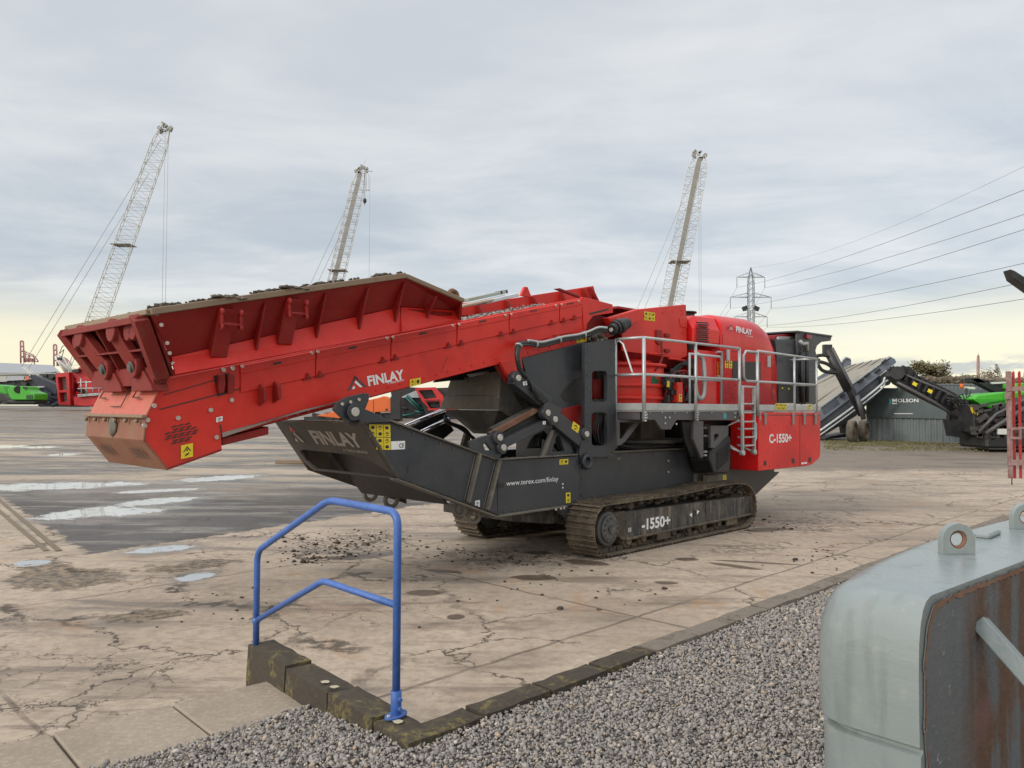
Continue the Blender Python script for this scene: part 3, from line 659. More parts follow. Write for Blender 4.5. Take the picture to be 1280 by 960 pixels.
mb = MB(); mb.plate([(587, 551.5), (603, 546), (621, 541.5), (627, 542), (629.5, 562), (624, 576), (588, 562)], .46, .05, [[(604.5, 556.5), (607, 552.5), (615, 563), (607, 563)]]); B(mb, 'ram_bracket', m_grey)
mb = MB(); mb.plate([(677.5, 570.5), (690, 537.5), (706.7, 537.5), (719, 569.3)], .55, .06, [[(690, 565), (696, 545), (700.5, 545), (706, 564)]]); B(mb, 'a_frame', m_grey)
mb = MB(); mb.plate([(677.5, 571), (690, 538), (693.5, 538), (682, 571)], .50, .05); B(mb, 'frame_leg', m_chute)
# ---- big panel, windowed post, frame
mb = MB(); mb.plate([(652.5, 448), (732, 427), (732, 560), (700, 562), (690, 520), (664, 490)], .68, .05); bp = B(mb, 'side_panel', m_grey)
mb = MB(); mb.plate([(701, 494), (706, 486), (720, 473), (730, 469), (730, 500), (722, 502), (706, 502)], .675, .004); B(mb, 'panel_recess', m_black, bp, bev=0)
def rr_(x0, y0, x1, y1, r=4, skew=0):
    pts = []
    for cx, cy, a0 in ((x1 - r, y0 + r, -90), (x1 - r, y1 - r, 0), (x0 + r, y1 - r, 90), (x0 + r, y0 + r, 180)):
        for k_ in range(4):
            t = rad(a0 + k_ * 30); pts.append((cx + r * math.cos(t), cy + r * math.sin(t)))
    return pts
post = [(731.2, 429), (768, 424), (770.5, 540), (768, 570.5), (738, 571.5), (732, 582), (727, 580), (724, 566), (727, 548), (731, 535)]
mb = MB(); mb.plate(post, VP_ - .02, .06, [rr_(740, 463.5, 759, 502.5), rr_(739.5, 515.5, 759, 557)]); po = B(mb, 'post_plate', m_grey)
mb = MB(); mb.plate([(768, 445), (772, 445), (772, 560), (768, 562)], VP_ + .05, .4); B(mb, 'post_flange', m_grey, po)
# machinery visible behind the windows
mb = MB(); mb.bb((.3, 1.0, 1.2), (1.6, 2.1, 2.0)); B(mb, 'bowl_base', m_black)
for x, y, r, m__ in ((743, 486, .12, m_reddark), (755, 486, .12, m_hub), (741, 530, .14, m_reddark), (754, 545, .15, m_hub), (752, 474, .08, m_greyl)):
    mb = MB(); p = M(x, y, .85); mb.cyl(p + V((0, 0, -.15)), p + V((0, 0, .15)), r, n=14); B(mb, 'drive_unit', m__, bev=.01)
mb = MB(); mb.plate([(700, 512), (728, 505), (728, 545), (712, 540)], .66, .02); B(mb, 'red_guard', m_reddark)
# platform braces
mb = MB(); mb.plate([(772, 525), (803, 525), (782, 552), (776, 557), (772, 557)], .3, .04, [[(775, 528), (793, 528), (779, 548), (775, 548)]]); B(mb, 'corner_brace', m_greyl)
# lower round table and dark works under the platform
c0 = M(812, 545, 1.1); c0 = V((c0.x, 1.45, 0))
mb = MB(); zz = M(800, 554, .6).z; mb.cyl((c0.x, 1.45, zz - .03), (c0.x, 1.45, zz + .03), .85, n=40); mb.cyl((c0.x, 1.45, zz - .3), (c0.x, 1.45, zz - .03), .72, n=40); B(mb, 'crusher_flange', m_hub, bev=.01)
mb = MB(); mb.cyl((c0.x, 1.45, zz), (c0.x, 1.45, zz + .9), .55, n=30); mb.box((c0.x - .3, 1.1, zz + .25), (.25, .25, .5)); B(mb, 'drum_base', m_chute)
mb = MB(); mb.bb((c0.x + .7, .75, 1.2), (5.9, 2.2, 2.0)); B(mb, 'engine_bay', m_black)
mb = MB(); mb.bb((.9, 1.9, 1.1), (5.9, 2.3, 2.7)); B(mb, 'far_frame', m_black)
# ---- crusher drum (red, ribbed)
dc = V((2.0, 1.45, 0)); zt = M(805, 455, .6).z; zb = 2.03
mb = MB(); mb.cyl((dc.x, dc.y, zb - .02), (dc.x, dc.y, zt), .84, n=48); 
for f in (.0, .28, .55, .8, 1.0): z = zb + (zt - zb) * f; mb.cyl((dc.x, dc.y, z - .025), (dc.x, dc.y, z + .025), .885, n=48)
mb.cyl((dc.x, dc.y, zt), (dc.x, dc.y, zt + .10), .7, .62, n=40); dr = B(mb, 'crusher_drum', m_red, bev=.008)
mb = MB(); p = M(818, 478, .62); mb.box(p, (.2, .03, .13)); mb.box(p + V((-.02, 0, .09)), (.08, .03, .09)); B(mb, 'green_bracket', flat('dark_green', (.02, .12, .05), .5), dr)
# feed box over the drum
fx = [(762, 399), (799.5, 387), (857.5, 380.7), (858.8, 445), (850, 448.5), (778, 438.5), (778, 418), (763, 411)]
mb = MB(); mb.plate(fx, .75, .03)
p1 = M(857.5, 380.7, .75); mb.bb((p1.x - .03, .78, M(858, 445, .75).z), (p1.x, 2.1, p1.z))
mb.prism([M(x, y, .75) + V((0, 1.35, 0)) for x, y in fx], (0, .03, 0)); fbx = B(mb, 'feed_box', m_red)
mb = MB(); mb.plate([(760.5, 397.5), (799.5, 386), (799.5, 400), (779, 411), (765, 407)], .62, .12); B(mb, 'chute_hood', m_red, fbx)
mb = MB(); za = M(857, 382, .75).z; mb.bb((M(775, 400, .75).x, .8, za - .22), (p1.x - .04, 2.1, za - .18)); B(mb, 'box_roof', m_reddark, fbx)
mb = MB(); mb.loft([[M(778, 438, .77), M(858, 445, .77), V((M(858, 445, .77).x, 2.0, M(858, 445, .77).z)), V((M(778, 438, .77).x, 2.0, M(778, 438, .77).z))], [M(782, 458, 1.0), M(836, 462, 1.0), V((M(836, 462, 1.0).x, 1.8, M(836, 462, 1.).z)), V((M(782, 458, 1.0).x, 1.8, M(782, 458, 1.).z))]]); B(mb, 'feed_cone', m_reddark)
sticker([M(805, 389.5, .75), M(818.5, 391, .75), M(818.5, 402, .75), M(805, 400, .75)], 2, 3, fbx)
mb = MB(); mb.plate([(821, 412), (828, 413), (829, 429), (824, 431), (821, 428)], .72, .03); mb.plate([(832.5, 416.5), (838, 417.5), (838, 421.5), (832.5, 421)], .71, .04); mb.plate([(832.5, 436), (838, 436.5), (838, 440.5), (832.5, 440)], .71, .04); B(mb, 'lug', m_reddark, fbx)
mb = MB(); mb.tube([M(827, 430, .7), M(827.5, 448, .7), M(824, 456, .65), M(819, 463, .6)], .02, 8); B(mb, 'turnbuckle', m_reddark, bev=0)
mb = MB(); mb.tube([M(810, 441.8, .7), M(831, 442.5, .7)], .015, 6); mb.tube([M(836, 448, .7), M(856, 450.5, .7)], .018, 6); B(mb, 'cross_rod', m_red, bev=0)
mb = MB(); mb.plate([(849, 397), (859, 396), (859, 410), (851, 408.5)], .74, .01); B(mb, 'corner_patch', m_red, fbx)
mb = MB(); mb.plate([(700, 0), (701, 0), (701, 1)], 9, .1) if False else mb.bb((p1.x + .03, .9, 2.03), (p1.x + .5, 1.9, 3.35)); B(mb, 'red_housing', m_reddark)
# drive pulley motor at the feeder's tail
mo = M(774, 408, .5); md = (M(792, 400, .5) - M(757, 415, .5)).normalized()
mb = MB(); mb.cyl(mo - md * .2, mo - md * .06, .085, n=18); mb.cyl(mo - md * .05, mo + md * .05, .12, n=18); mb.cyl(mo + md * .06, mo + md * .13, .10, n=18); mb.cyl(mo + md * .14, mo + md * .22, .085, n=18); mb.cyl(mo - md * .12, mo - md * .08, .115, n=18)
mt = B(mb, 'drive_motor', m_rubber)
mb = MB(); mb.cyl(mo - md * .22, mo - md * .19, .03, n=10); B(mb, 'port', m_pin, mt, bev=0)
hp = [M(x, y, v) for x, y, v in ((757, 412.5, .5), (746, 412, .55), (734, 417, .6), (720, 421, .62), (703, 423.5, .63), (690, 427, .64), (674, 430.5, .64), (660, 428.5, .62), (650, 430, .56), (646.5, 440, .52), (647.5, 452, .50), (651, 464, .50), (658, 472, .5))]
hp = smooth_path(hp, 6)
mb = MB(); mb.tube(hp, .035, 10); ho = B(mb, 'hose_bundle', m_rubber, bev=0)
mb = MB(); mb.tube([p + V((0, -.03, .03)) for p in hp[:44]], .018, 8); B(mb, 'hose', m_galv, ho, bev=0)
mb = MB(); mb.tube([p + V((0, -.025, -.03)) for p in hp[:60]], .016, 8); B(mb, 'hose', m_rubber, ho, bev=0)
for i in (14, 26, 38, 50):
    mb = MB(); mb.cyl(hp[i] - (hp[i + 1] - hp[i]).normalized() * .012, hp[i] + (hp[i + 1] - hp[i]).normalized() * .012, .055, n=12)
    B(mb, 'hose_clip', m_galv, ho, bev=0)
mb = MB(); random.seed(11)
for i in range(60): mb.ball(M(755, 424, .6) + V((random.uniform(-.2, .12), random.uniform(-.05, .3), random.uniform(-.07, .06))), random.uniform(.02, .05), (1, 1, .8), 6, .3)
B(mb, 'mud_lump', m_chute, bev=0)
# ---- hydraulic valves and hoses right of the drum
random.seed(21)
mb = MB(); mb.plate([(847, 478), (853.5, 478), (853.5, 503), (847, 503)], .45, .25); cbx = B(mb, 'red_cabinet', m_red)
sticker([M(848.5, 493, .45), M(852, 493, .45), M(852, 502, .45), M(848.5, 502, .45)], 2, 1, cbx)
mb = MB()
for i in range(26):
    p = M(random.uniform(830, 846), random.uniform(470, 503), random.uniform(.5, .7)); mb.box(p, (random.uniform(.05, .16), .08, random.uniform(.04, .14)))
va = B(mb, 'valve_block', m_black)
for i in range(14):
    p = M(random.uniform(832, 850), random.uniform(466, 476), .6); q = M(random.uniform(830, 866), random.uniform(480, 504), .6); md_ = (p + q) / 2 + V((random.uniform(-.15, .15), -.1, .15))
    mb = MB(); mb.tube(smooth_path([p, md_, q], 5), .018, 6); B(mb, 'hose', random.choice([m_rubber, m_rubber, m_reddark, m_black]), va, bev=0)
mb = MB(); p = M(835, 480, .47); mb.box(p, (.06, .02, .1)); B(mb, 'yellow_tag', m_yellow, va, bev=0)
for i in range(7):
    mb = MB(); mb.tube(smooth_path([M(838 + i, 465, .8), M(852 + i * 2, 455 - i, .75), M(866 + i * .7, 462, .7), M(864 + i, 480, .7), M(856 + i * 1.5, 502, .7)], 5), .03, 8); B(mb, 'hose', m_rubber, va, bev=0)
mb = MB(); mb.bb(M(832, 465, .9), M(868, 503, 1.3)); B(mb, 'dark_cowl', m_black)
# ---- engine hood (rounded body)
hv0, hv1 = .62, 2.28
def hood_ring(u, z_top, zlow=2.04, r=.30):
    pts = []
    for cx, s_ in ((hv0, 1), (hv1, -1)):
        arc = [(cx + s_ * (r - r * math.sin(rad(t))), z_top - r + r * math.cos(rad(t)) * 1.0) for t in (90, 72, 54, 36, 18, 0)]
        if s_ < 0: arc = arc[::-1]
        pts += arc
    pts = [(hv0, zlow)] + pts + [(hv1, zlow)]
    return [V((u, a_, b_)) for a_, b_ in pts]
hu = lambda x, y: M(x, y, hv0)
A1 = M(905, 400, .75); zA = A1.z + .03
us = [(M(900, 480, hv0).x, M(903, 397, .8).z - .02, .24), (M(904, 480, hv0).x, M(904, 397.5, .8).z + .04, .3), (M(942, 480, hv0).x, M(942, 401.5, .8).z + .03, .3), (M(955, 480, hv0).x, M(955, 404, .8).z, .32), (M(963, 480, hv0).x, M(963, 410, .8).z, .36), (M(969, 480, hv0).x, M(968, 422, .8).z, .40), (M(971, 480, hv0).x, M(971, 438, .8).z, .40)]
mb = MB(); mb.loft([hood_ring(u, z, r=r) for u, z, r in us], True, True); hd = B(mb, 'engine_hood', m_hood, bev=0)
hd.data.polygons.foreach_set('use_smooth', [len(p.vertices) == 4 for p in hd.data.polygons])
mb = MB(); uc = us[0][0]; mb.bb((M(872, 440, .66).x, .66, 2.04), (uc, 2.2, M(872, 437, .66).z)); B(mb, 'engine_side', m_hood)
u0 = M(869.5, 430, .62).x; ztc = M(885, 396, .75).z; zbc = M(880, 429, .62).z
mb = MB(); rg = lambda u, dz, dv: [V((u, .62 + dv, zbc + .0)), V((u, .60 + dv, zbc + .25)), V((u, .72 + dv, ztc - dz)), V((u, 2.1, ztc - dz)), V((u, 2.2, zbc))]
mb.loft([rg(u0, .10, .06), rg(u0 + .12, .02, 0), rg(uc - .02, .0, 0)]); cw = B(mb, 'air_cowl', m_hood, bev=.03, seg=3)
mb = MB()
for r in range(10):
    for c in range(7): 
        p = M(871.5 + c * 2 + (r % 2), 403 + r * 2.6 + c * .1, .60); mb.cyl(p + V((0, .02, 0)), p + V((0, -.02, 0)), .012, n=6)
B(mb, 'intake_mesh', m_ink, cw, bev=0)
mb = MB(); p = V((u0 + .45, 1.1, ztc)); mb.cyl(p, p + V((0, 0, .07)), .16, n=24); mb.cyl(p + V((0, 0, .07)), p + V((0, 0, .1)), .2, n=24); B(mb, 'air_filter_cap', m_rubber, cw)
mb = MB(); p = M(863, 408, .9); mb.cyl(p + V((0, 0, -.45)), p, .1, n=18); mb.cyl(p, p + V((0, 0, .12)), .12, n=18); mb.cyl(p + V((0, 0, -.55)), p + V((0, 0, -.45)), .16, n=18); B(mb, 'exhaust_stub', m_hub)
mb = MB(); mb.tube(smooth_path([M(870, 442, .6), M(877, 447, .58), M(880, 460, .56), M(880, 490, .56), M(876, 498, .58), M(871, 493, .6), M(869, 480, .62)], 5), .04, 10); B(mb, 'coolant_pipe', m_galv, bev=0)
# door lines, windows, latches, mesh panels of the hood
def line_px(pts, v, w=.010, off=.002, name='panel_seam', mat=m_ink, par=hd):
    mb = MB()
    for i in range(len(pts) - 1):
        p = M(*pts[i], v); q = M(*pts[i + 1], v); d = (q - p).normalized(); n_ = V((-d.z, 0, d.x)) * w / 2
        mb.prism([p - n_, p + n_, q + n_, q - n_], (0, -off, 0))
    return B(mb, name, mat, par, bev=0)
line_px([(903.5, 418), (903.5, 505)], hv0 - .002); line_px([(965, 440), (965.5, 501)], hv0 - .002); line_px([(903, 437.5), (961, 444)], hv0 - .002)
line_px([(890, 437), (905, 438)], .655)
for x0, y0, x1, y1 in ((916, 451, 924.5, 475), (928, 452, 951, 476)):
    mb = MB(); mb.plate([(x0, y0), (x1, y0 + .5), (x1, y1), (x0, y1)], hv0 - .012, .012); B(mb, 'hood_window', m_black, hd)
mb = MB()
for r in range(9):
    for c in range(6): x = 906 + c * 2.4 + (r % 2) * 1.2; y = 480 + r * 2.6; mb.plate([(x, y), (x + 1, y), (x + 1, y + 1), (x, y + 1)], hv0 - .003, .003)
B(mb, 'vent_grille', m_reddark, hd, bev=0)
for x, y in ((911, 441), (962, 449)):
    mb = MB(); mb.plate([(x - 1.5, y - 4), (x + 1.8, y - 4), (x + 1.8, y + 10), (x - 1.5, y + 10)], hv0 - .04, .04); B(mb, 'latch', m_galv, hd)
sticker([M(906, 451, hv0), M(910, 451.2, hv0), M(910, 460, hv0), M(906, 459.8, hv0)], 2, 1, hd); sticker([M(911, 451.3, hv0), M(915, 451.5, hv0), M(915, 460.5, hv0), M(911, 460.3, hv0)], 2, 1, hd)
sticker([M(896.5, 452, .655), M(900, 452, .655), M(900, 470, .655), M(896.5, 470, .655)], 3, 1, hd)
mb = MB(); mb.tube([M(896, 440, .58), M(901.5, 440, .58), M(902, 470, .58), M(897, 471, .58)], .025, 8); B(mb, 'grab_handle', m_galv, hd, bev=0)
text('FINLAY', M(920, 414.5, hv0 - .012), M(940, 418.8, hv0 - .012), (0, .05, 1), .105, m_white, 'lettering', hd, .04)
text('A TEREX BRAND', M(931.5, 420.2, hv0 - .006), M(941, 421.6, hv0 - .006), (0, 0, 1), .02, m_white, 'lettering', hd, .01)
e_ = M(909.5, 412, hv0 - .012); f_ = M(917.5, 413.6, hv0 - .012); logo(e_, f_ - e_, V((0, .0, .11)), hd, m_greyl, m_ink, m_white)
# ---- grey tail section
mb = MB(); mb.plate([(968.8, 424), (997, 425), (997, 504), (971, 504), (971, 446)], .64, 1.6); tb = B(mb, 'cooler_box', m_grey)
mb = MB(); mb.plate([(973, 480), (988, 481), (988, 503), (973, 503)], .62, .02); B(mb, 'cooler_door', m_black, tb)
for x, y in ((977, 484), (985, 485)): sticker([M(x, y, .62), M(x + 1.6, y, .62), M(x + 1.6, y + 2, .62), M(x, y + 2, .62)], 1, 1, tb, name='small_label', ink=False)
mb = MB(); mb.plate([(969, 419), (996, 416.5), (996, 424), (969, 423.5)], .8, 1.3); B(mb, 'top_guard', m_reddark)
mb = MB()
for i in range(12): p = M(972 + i * 2, 423, .8); mb.box(p, (.1, .1, .06))
B(mb, 'hose_fittings', m_galv, tb)
mb = MB(); mb.plate([(996.8, 413), (1040, 419.2), (1038.5, 426), (1027, 427.5), (1021.5, 432), (1019.5, 438), (1021, 446), (1026, 449), (1022, 460), (1021, 505), (996.8, 505)], .58, .05); tf = B(mb, 'tail_frame', m_grey)
mb = MB(); p = M(996.8, 413, .55); q = M(1040.5, 419.2, .55); mb.prism([p, q, q + V((0, 1.8, 0)), p + V((0, 1.8, 0))], (0, 0, -.035)); B(mb, 'tail_roof', m_grey, tf)
mb = MB(); mb.prism([M(x, y, .58) + V((0, 1.6, 0)) for x, y in [(997, 415), (1040, 420), (1038.5, 426), (1023, 432), (1021, 505), (997, 505)]], (0, .05, 0)); B(mb, 'far_tail_frame', m_greyd, tf)
mb = MB(); mb.plate([(997, 424), (1019, 430), (1018.5, 440), (1020, 505), (997, 505)], .70, .05); B(mb, 'tail_liner', m_black, tf)
for x in (1003, 1008.5): mb = MB(); p = M(x, 440, .5); q = M(x, 503, .5); mb.cyl(p, q, .05, n=12); B(mb, 'pipe', m_black, tf, bev=0)
mb = MB(); mb.plate([(1009, 418), (1015, 419), (1015, 424), (1009, 423)], .52, .06); B(mb, 'tail_lamp', flat('red_lens', (.25, .01, .02), .3), tf)
mb = MB(); mb.tube([M(1000, 426, .5), M(1003, 430, .48), M(1009, 429, .48), M(1009, 438, .5)], .035, 8); B(mb, 'bracket_pipe', m_galv, tf, bev=0)
# ---- platform
z0 = M(804, 513, 0).z; uL = M(804, 500, 0).x; uA = M(924.5, 500, 0).x; uB = M(947, 500, 0).x; uE = M(1025.8, 500, 0).x
mb = MB(); mb.bb((uL, .02, z0 - .02), (uA, .62, z0)); mb.bb((uA, .35, z0 - .02), (uB, .62, z0)); mb.bb((uB, .02, z0 - .02), (uE, .62, z0)); mb.bb((uL - .02, .45, z0 - .02), (uE, .64, z0 - .025)); B(mb, 'platform_deck', m_galv)
hT = M(804, 504, 0).z - z0 + 0.0
mb = MB(); mb.bb((uL, -.004, z0), (uA, .012, z0 + hT)); B(mb, 'toe_board', m_galv)
mb = MB(); mb.bb((uL - .012, .0, z0), (uL, .5, z0 + hT)); B(mb, 'toe_board', m_galv)
mb = MB(); mb.bb((uB, -.004, z0), (uE, .012, z0 + hT)); tb2 = B(mb, 'toe_board', m_galv)
mb = MB(); mb.bb((uE, -.0, z0), (uE + .012, .6, z0 + hT)); B(mb, 'toe_board', m_galv)
sticker([M(969, 504.2, -.004), M(983, 504.8, -.004), M(983, 512.5, -.004), M(969, 512.2, -.004)], 2, 5, tb2)
sticker([M(1010.5, 505.5, -.004), M(1014, 505.6, -.004), M(1014, 512.6, -.004), M(1010.5, 512.6, -.004)], 2, 1, tb2)
zbm = M(804, 525, 0).z
mb = MB(); mb.plate([(804.5, 514), (924, 513.6), (924, 525.5), (846, 525), (838.6, 537), (827, 537), (819, 525), (804.5, 525)], .02, .04); be = B(mb, 'platform_beam', m_greyl)
mb = MB(); mb.bb((uL + .01, .07, zbm), (uL + .04, .6, z0 - .03)); B(mb, 'platform_beam', m_greyl)
mb = MB(); mb.plate([(867.5, 526), (879.5, 526), (879.5, 571), (877, 573), (866.7, 549)], .03, .05); B(mb, 'bracket', m_greyl, be)
mb = MB(); mb.plate([(852, 527), (867, 527), (867, 560), (873, 572), (864, 571), (856, 550)], .35, .05); B(mb, 'bracket', m_black, be)
for x, y in ((808, 518), (808, 522), (831, 522), (836.5, 522), (831, 529), (872, 518.5), (918, 516.5), (918, 521.5), (845, 530)): mb = MB(); p = M(x, y, .02); mb.cyl(p, p + V((0, -.015, 0)), .016, n=8); B(mb, 'bolt', m_galv, be, bev=0)
sticker([M(904, 516.5, .02), M(907.8, 516.6, .02), M(907.8, 523.5, .02), M(904, 523.5, .02)], 1, 1, be, mat=m_teal, name='teal_label', ink=False)
# black cooler with ribs and bracket under the platform
mb = MB(); mb.plate([(888.6, 532), (911, 532), (910.5, 544), (894, 560), (888.6, 560)], .08, .05, [[(893, 543), (898, 542), (899, 546), (893, 552)]]); B(mb, 'bracket', m_greyl)
mb = MB(); mb.plate([(889, 562), (912, 544.5), (914, 548), (913.6, 584), (909.7, 592), (892.5, 591.6), (887.5, 576)], .12, .4); cb = B(mb, 'ribbed_tank', m_black, bev=.03, seg=2)
mb = MB()
for i in range(9): y = 566 + i * 3; mb.plate([(897, y), (912, y - 13), (912, y - 12), (897, y + 1.2)], .105, .015) if y < 590 else None
B(mb, 'rib', m_rubber, cb, bev=0)
mb = MB(); mb.plate([(880.5, 530), (888, 530), (888, 585), (880.5, 572)], .30, .1); B(mb, 'cooler_side', m_black)
for i, y in enumerate((534.5, 544.5, 564.5, 569)): mb = MB(); mb.tube([M(880, y, .2), M(887.5, y + 1.5 - (i > 1) * 1, .2)], .02, 6); B(mb, 'pipe', m_galv, bev=0)
mb = MB(); mb.plate([(885, 594), (908, 592), (908, 602), (885, 604)], .3, .1); bx = B(mb, 'side_box', m_chute); sticker([M(903.5, 594, .3), M(907.8, 594, .3), M(907.8, 599.5, .3), M(903.5, 599.7, .3)], 1, 1, bx)
# handrails: tubes along the near edge
RZ = M(804.9, 421.9, 0).z; RM = M(804.9, 468, 0).z
def rail(pts, r=.021, name='handrail'):
    mb = MB(); mb.tube(pts, r, 8); return B(mb, name, m_galv, bev=0)
rail([(uL, 0, RZ), (uA, 0, RZ), ]); rail([(uL, 0, RM), (uA, 0, RM)]); rail([(uL, 0, RZ), (uL, .5, RZ)]); rail([(uL, 0, RM), (uL, .5, RM)])
rail([(uL + .0, .18, RM + .01), (uL, .2, RM + .05), (uL, .36, RZ - .08), (uL, .42, RZ - .03), (uL, .5, RZ - .03)], .016)
rail([(uA, 0, M(924, 590, 0).z * 0 + z0 - .1), (uA, 0, RZ)], .026, 'rail_post')
rail([(uB, 0, z0 - .1), (uB, 0, M(946, 439, 0).z)], .03, 'rail_post')
rz2 = M(946, 438.6, 0).z; rz3 = M(1020, 448.6, 0).z; rm2 = M(946, 477, 0).z
rail([(uB, 0, rz2), (M(1020.5, 449, 0).x, 0, rz3)]); rail([(uB, 0, rm2), (M(1021, 481, 0).x, 0, rm2)])
ue = M(1020.5, 449, 0).x; rail([(ue, 0, rz3), (ue, .55, rz3)]); rail([(ue, 0, rm2), (ue, .55, rm2)])
for x in (804.2, 869): u = M(x, 480, 0).x; o_ = rail([(u, -.01, z0 - .16), (u, -.01, RZ)], .028 if x < 810 else .024, 'rail_post')
u = M(993, 480, 0).x; rail([(u, 0, z0), (u, 0, M(993, 445, 0).z)], .024, 'rail_post'); rail([(ue, 0, z0), (ue, 0, rz3)], .022, 'rail_post')
rail([(uL, .5, z0 - .16), (uL, .5, RZ)], .022, 'rail_post')
u = M(862, 480, .0).x; rail([(M(862, 480, .45).x, .45, z0), (M(862, 480, .45).x, .45, RZ - .1)], .022, 'rail_post')
uu = M(862, 480, .45).x; u3 = M(901.5, 480, .45).x; rail([(uu, .45, RZ - .12), (u3 - .05, .45, RZ - .12), (u3, .45, RZ - .17), (u3, .45, z0)], .022); rail([(uu, .45, RM), (u3, .45, RM)], .02)
ug0 = M(929.5, 450, 0).x; ug1 = M(943, 450, 0).x; zg0 = M(929.5, 438.5, 0).z; zg1 = M(929.5, 476, 0).z
rail([(ug1 + .08, 0, zg0), (ug0 + .08, 0, zg0), (ug0, 0, zg0 - .09), (ug0, 0, zg1 + .08), (ug0 + .08, 0, zg1), (ug1 + .08, 0, zg1)], .022, 'swing_gate')
for u in (uL, M(869, 480, 0).x, uA, uB):
    mb = MB()
    for k_ in range(4): mb.cyl((u, -.03, z0 - .03 - k_ * .04), (u, -.055, z0 - .03 - k_ * .04), .013, n=6)
    B(mb, 'bolt', m_galv, bev=0)
# ladder
lu0, lu1 = M(927, 540, -.03).x, M(941.6, 540, -.03).x; lzt = M(927, 482, -.03).z; lzb = M(927, 566, -.03).z
mb = MB(); 
for u in (lu0, lu1): mb.bb((u - .02, -.07, lzb), (u + .02, -.02, lzt)); mb.cyl((u, -.08, lzb), (u, .0, lzb), .045, n=12)
mb.bb((lu0, -.06, lzt - .03), (lu1, -.03, lzt)); ld = B(mb, 'ladder', m_galv)
for y in (504.5, 515.5, 527, 536, 546.5, 557):
    z = M(927, y, -.03).z; mb = MB(); mb.bb((lu0 + .02, -.09, z - .015), (lu1 - .02, .06, z + .01)); B(mb, 'rung', m_galv, ld)
mb = MB(); mb.tube([(lu1 + .02, -.04, M(941, 526, 0).z), (lu1 + .07, -.05, M(941, 530, 0).z), (lu1 + .07, -.05, M(941, 548, 0).z), (lu1 + .02, -.04, M(941, 553, 0).z)], .015, 6)
mb.tube([(lu0 - .02, .0, M(925, 525, 0).z), (lu0 - .12, .25, M(925, 535, 0).z), (lu0 - .12, .25, M(925, 552, 0).z), (lu0, .0, lzb + .02)], .015, 6)
mb.tube([(lu0 - .1, .22, lzb + .12), (lu0, -.04, lzb)], .02, 6); mb.tube([(lu1 - .1, .22, lzb + .12), (lu1, -.04, lzb)], .02, 6); B(mb, 'grab_rail', m_galv, ld, bev=0)
# ---- red rear box
bxp = [(948, 515.5), (1025.6, 515.5), (1025.6, 569), (1023, 574), (1016, 580), (1009, 582.5), (948.1, 588.7)]
mb = MB(); mb.plate(bxp, .0, .55); rb = B(mb, 'rear_box', m_hood, bev=.012, seg=2)
mb = MB(); mb.prism([M(x, y, 0) + V((0, 2.35, 0)) for x, y in bxp], (0, .55, 0)); B(mb, 'rear_box', m_hood, bev=.012, seg=2)
mb = MB(); mb.bb((M(948, 500, 0).x + .1, .56, 1.25), (uE, 2.3, 2.0)); B(mb, 'rear_chassis', m_black)
line_px([(948.5, 518.6), (1025, 519.3)], -.002, .012, .002, par=rb); line_px([(1000, 519), (1000, 583)], -.002, .010, .002, par=rb)
for x in (957.5, 992.5, 1006.5, 1020.5):
    mb = MB(); mb.plate([(x - 1.5, 516.5), (x + 1.8, 516.5), (x + 1.8, 520), (x + .9, 520), (x + 1, 531), (x - 1.2, 531), (x - 1, 520), (x - 1.5, 520)], -.03, .03); B(mb, 'latch', m_skid, rb)
for x, y in ((956.5, 579), (991.7, 576.2), (1012.5, 574.7)):
    mb = MB(); mb.plate(rr_(x - 1.6, y - 3.2, x + 1.6, y + 3.2, 1.4), -.004, .004); B(mb, 'lock', m_ink, rb, bev=0)
text('C-1550+', M(961.2, 553.5, 0), M(989.3, 552.2, 0), (0, 0, 1), .158, m_white, 'lettering', rb, .035)
text('CAUTION', M(1001.5, 580.2, 0), M(1008.5, 579.5, 0), (0, 0, 1), .03, m_white, 'lettering', rb, .02) if False else sticker([M(1001.5, 578.2, 0), M(1008.5, 577.5, 0), M(1008.5, 579.6, 0), M(1001.5, 580.4, 0)], 1, 1, rb, mat=m_white, name='small_label', ink=False)
# ---- crawler tracks
prof = [(762, 698.6), (752, 694.8), (745.5, 686), (742.3, 672), (742, 659), (744.8, 645.5), (749, 636), (753.5, 631.4), (765, 628.8), (777.5, 627.2), (795, 624.3), (812.5, 621.9), (828, 620), (843, 618.2), (860, 614.8), (876, 611.4), (892, 608), (908.8, 604.7), (920, 603.3), (928.5, 603.2), (935, 604.8), (940, 608.5), (944, 616), (946, 626), (946.3, 637), (944.5, 647), (941, 654), (936, 659.2)]
base = [M(x, y, 0) for x, y in prof]
b0, b1 = V((base[0].x, 0, .015)), V((base[-1].x, 0, .015)); base[0] = b0; base[-1] = b1
loop = smooth_path(base, 4); m_ = 24
loop += [b1.lerp(b0, i / m_) for i in range(1, m_)]
def resample(loop, n):
    L = loop + [loop[0]]; ds = [0]
    for i in range(len(L) - 1): ds.append(ds[-1] + (L[i + 1] - L[i]).length)
    out = []; j = 0
    for i in range(n):
        t = ds[-1] * i / n
        while ds[j + 1] < t: j += 1
        out.append(L[j].lerp(L[j + 1], (t - ds[j]) / (ds[j + 1] - ds[j])))
    return out, ds[-1]
cen = V((sum(p.x for p in loop) / len(loop), 0, .42))
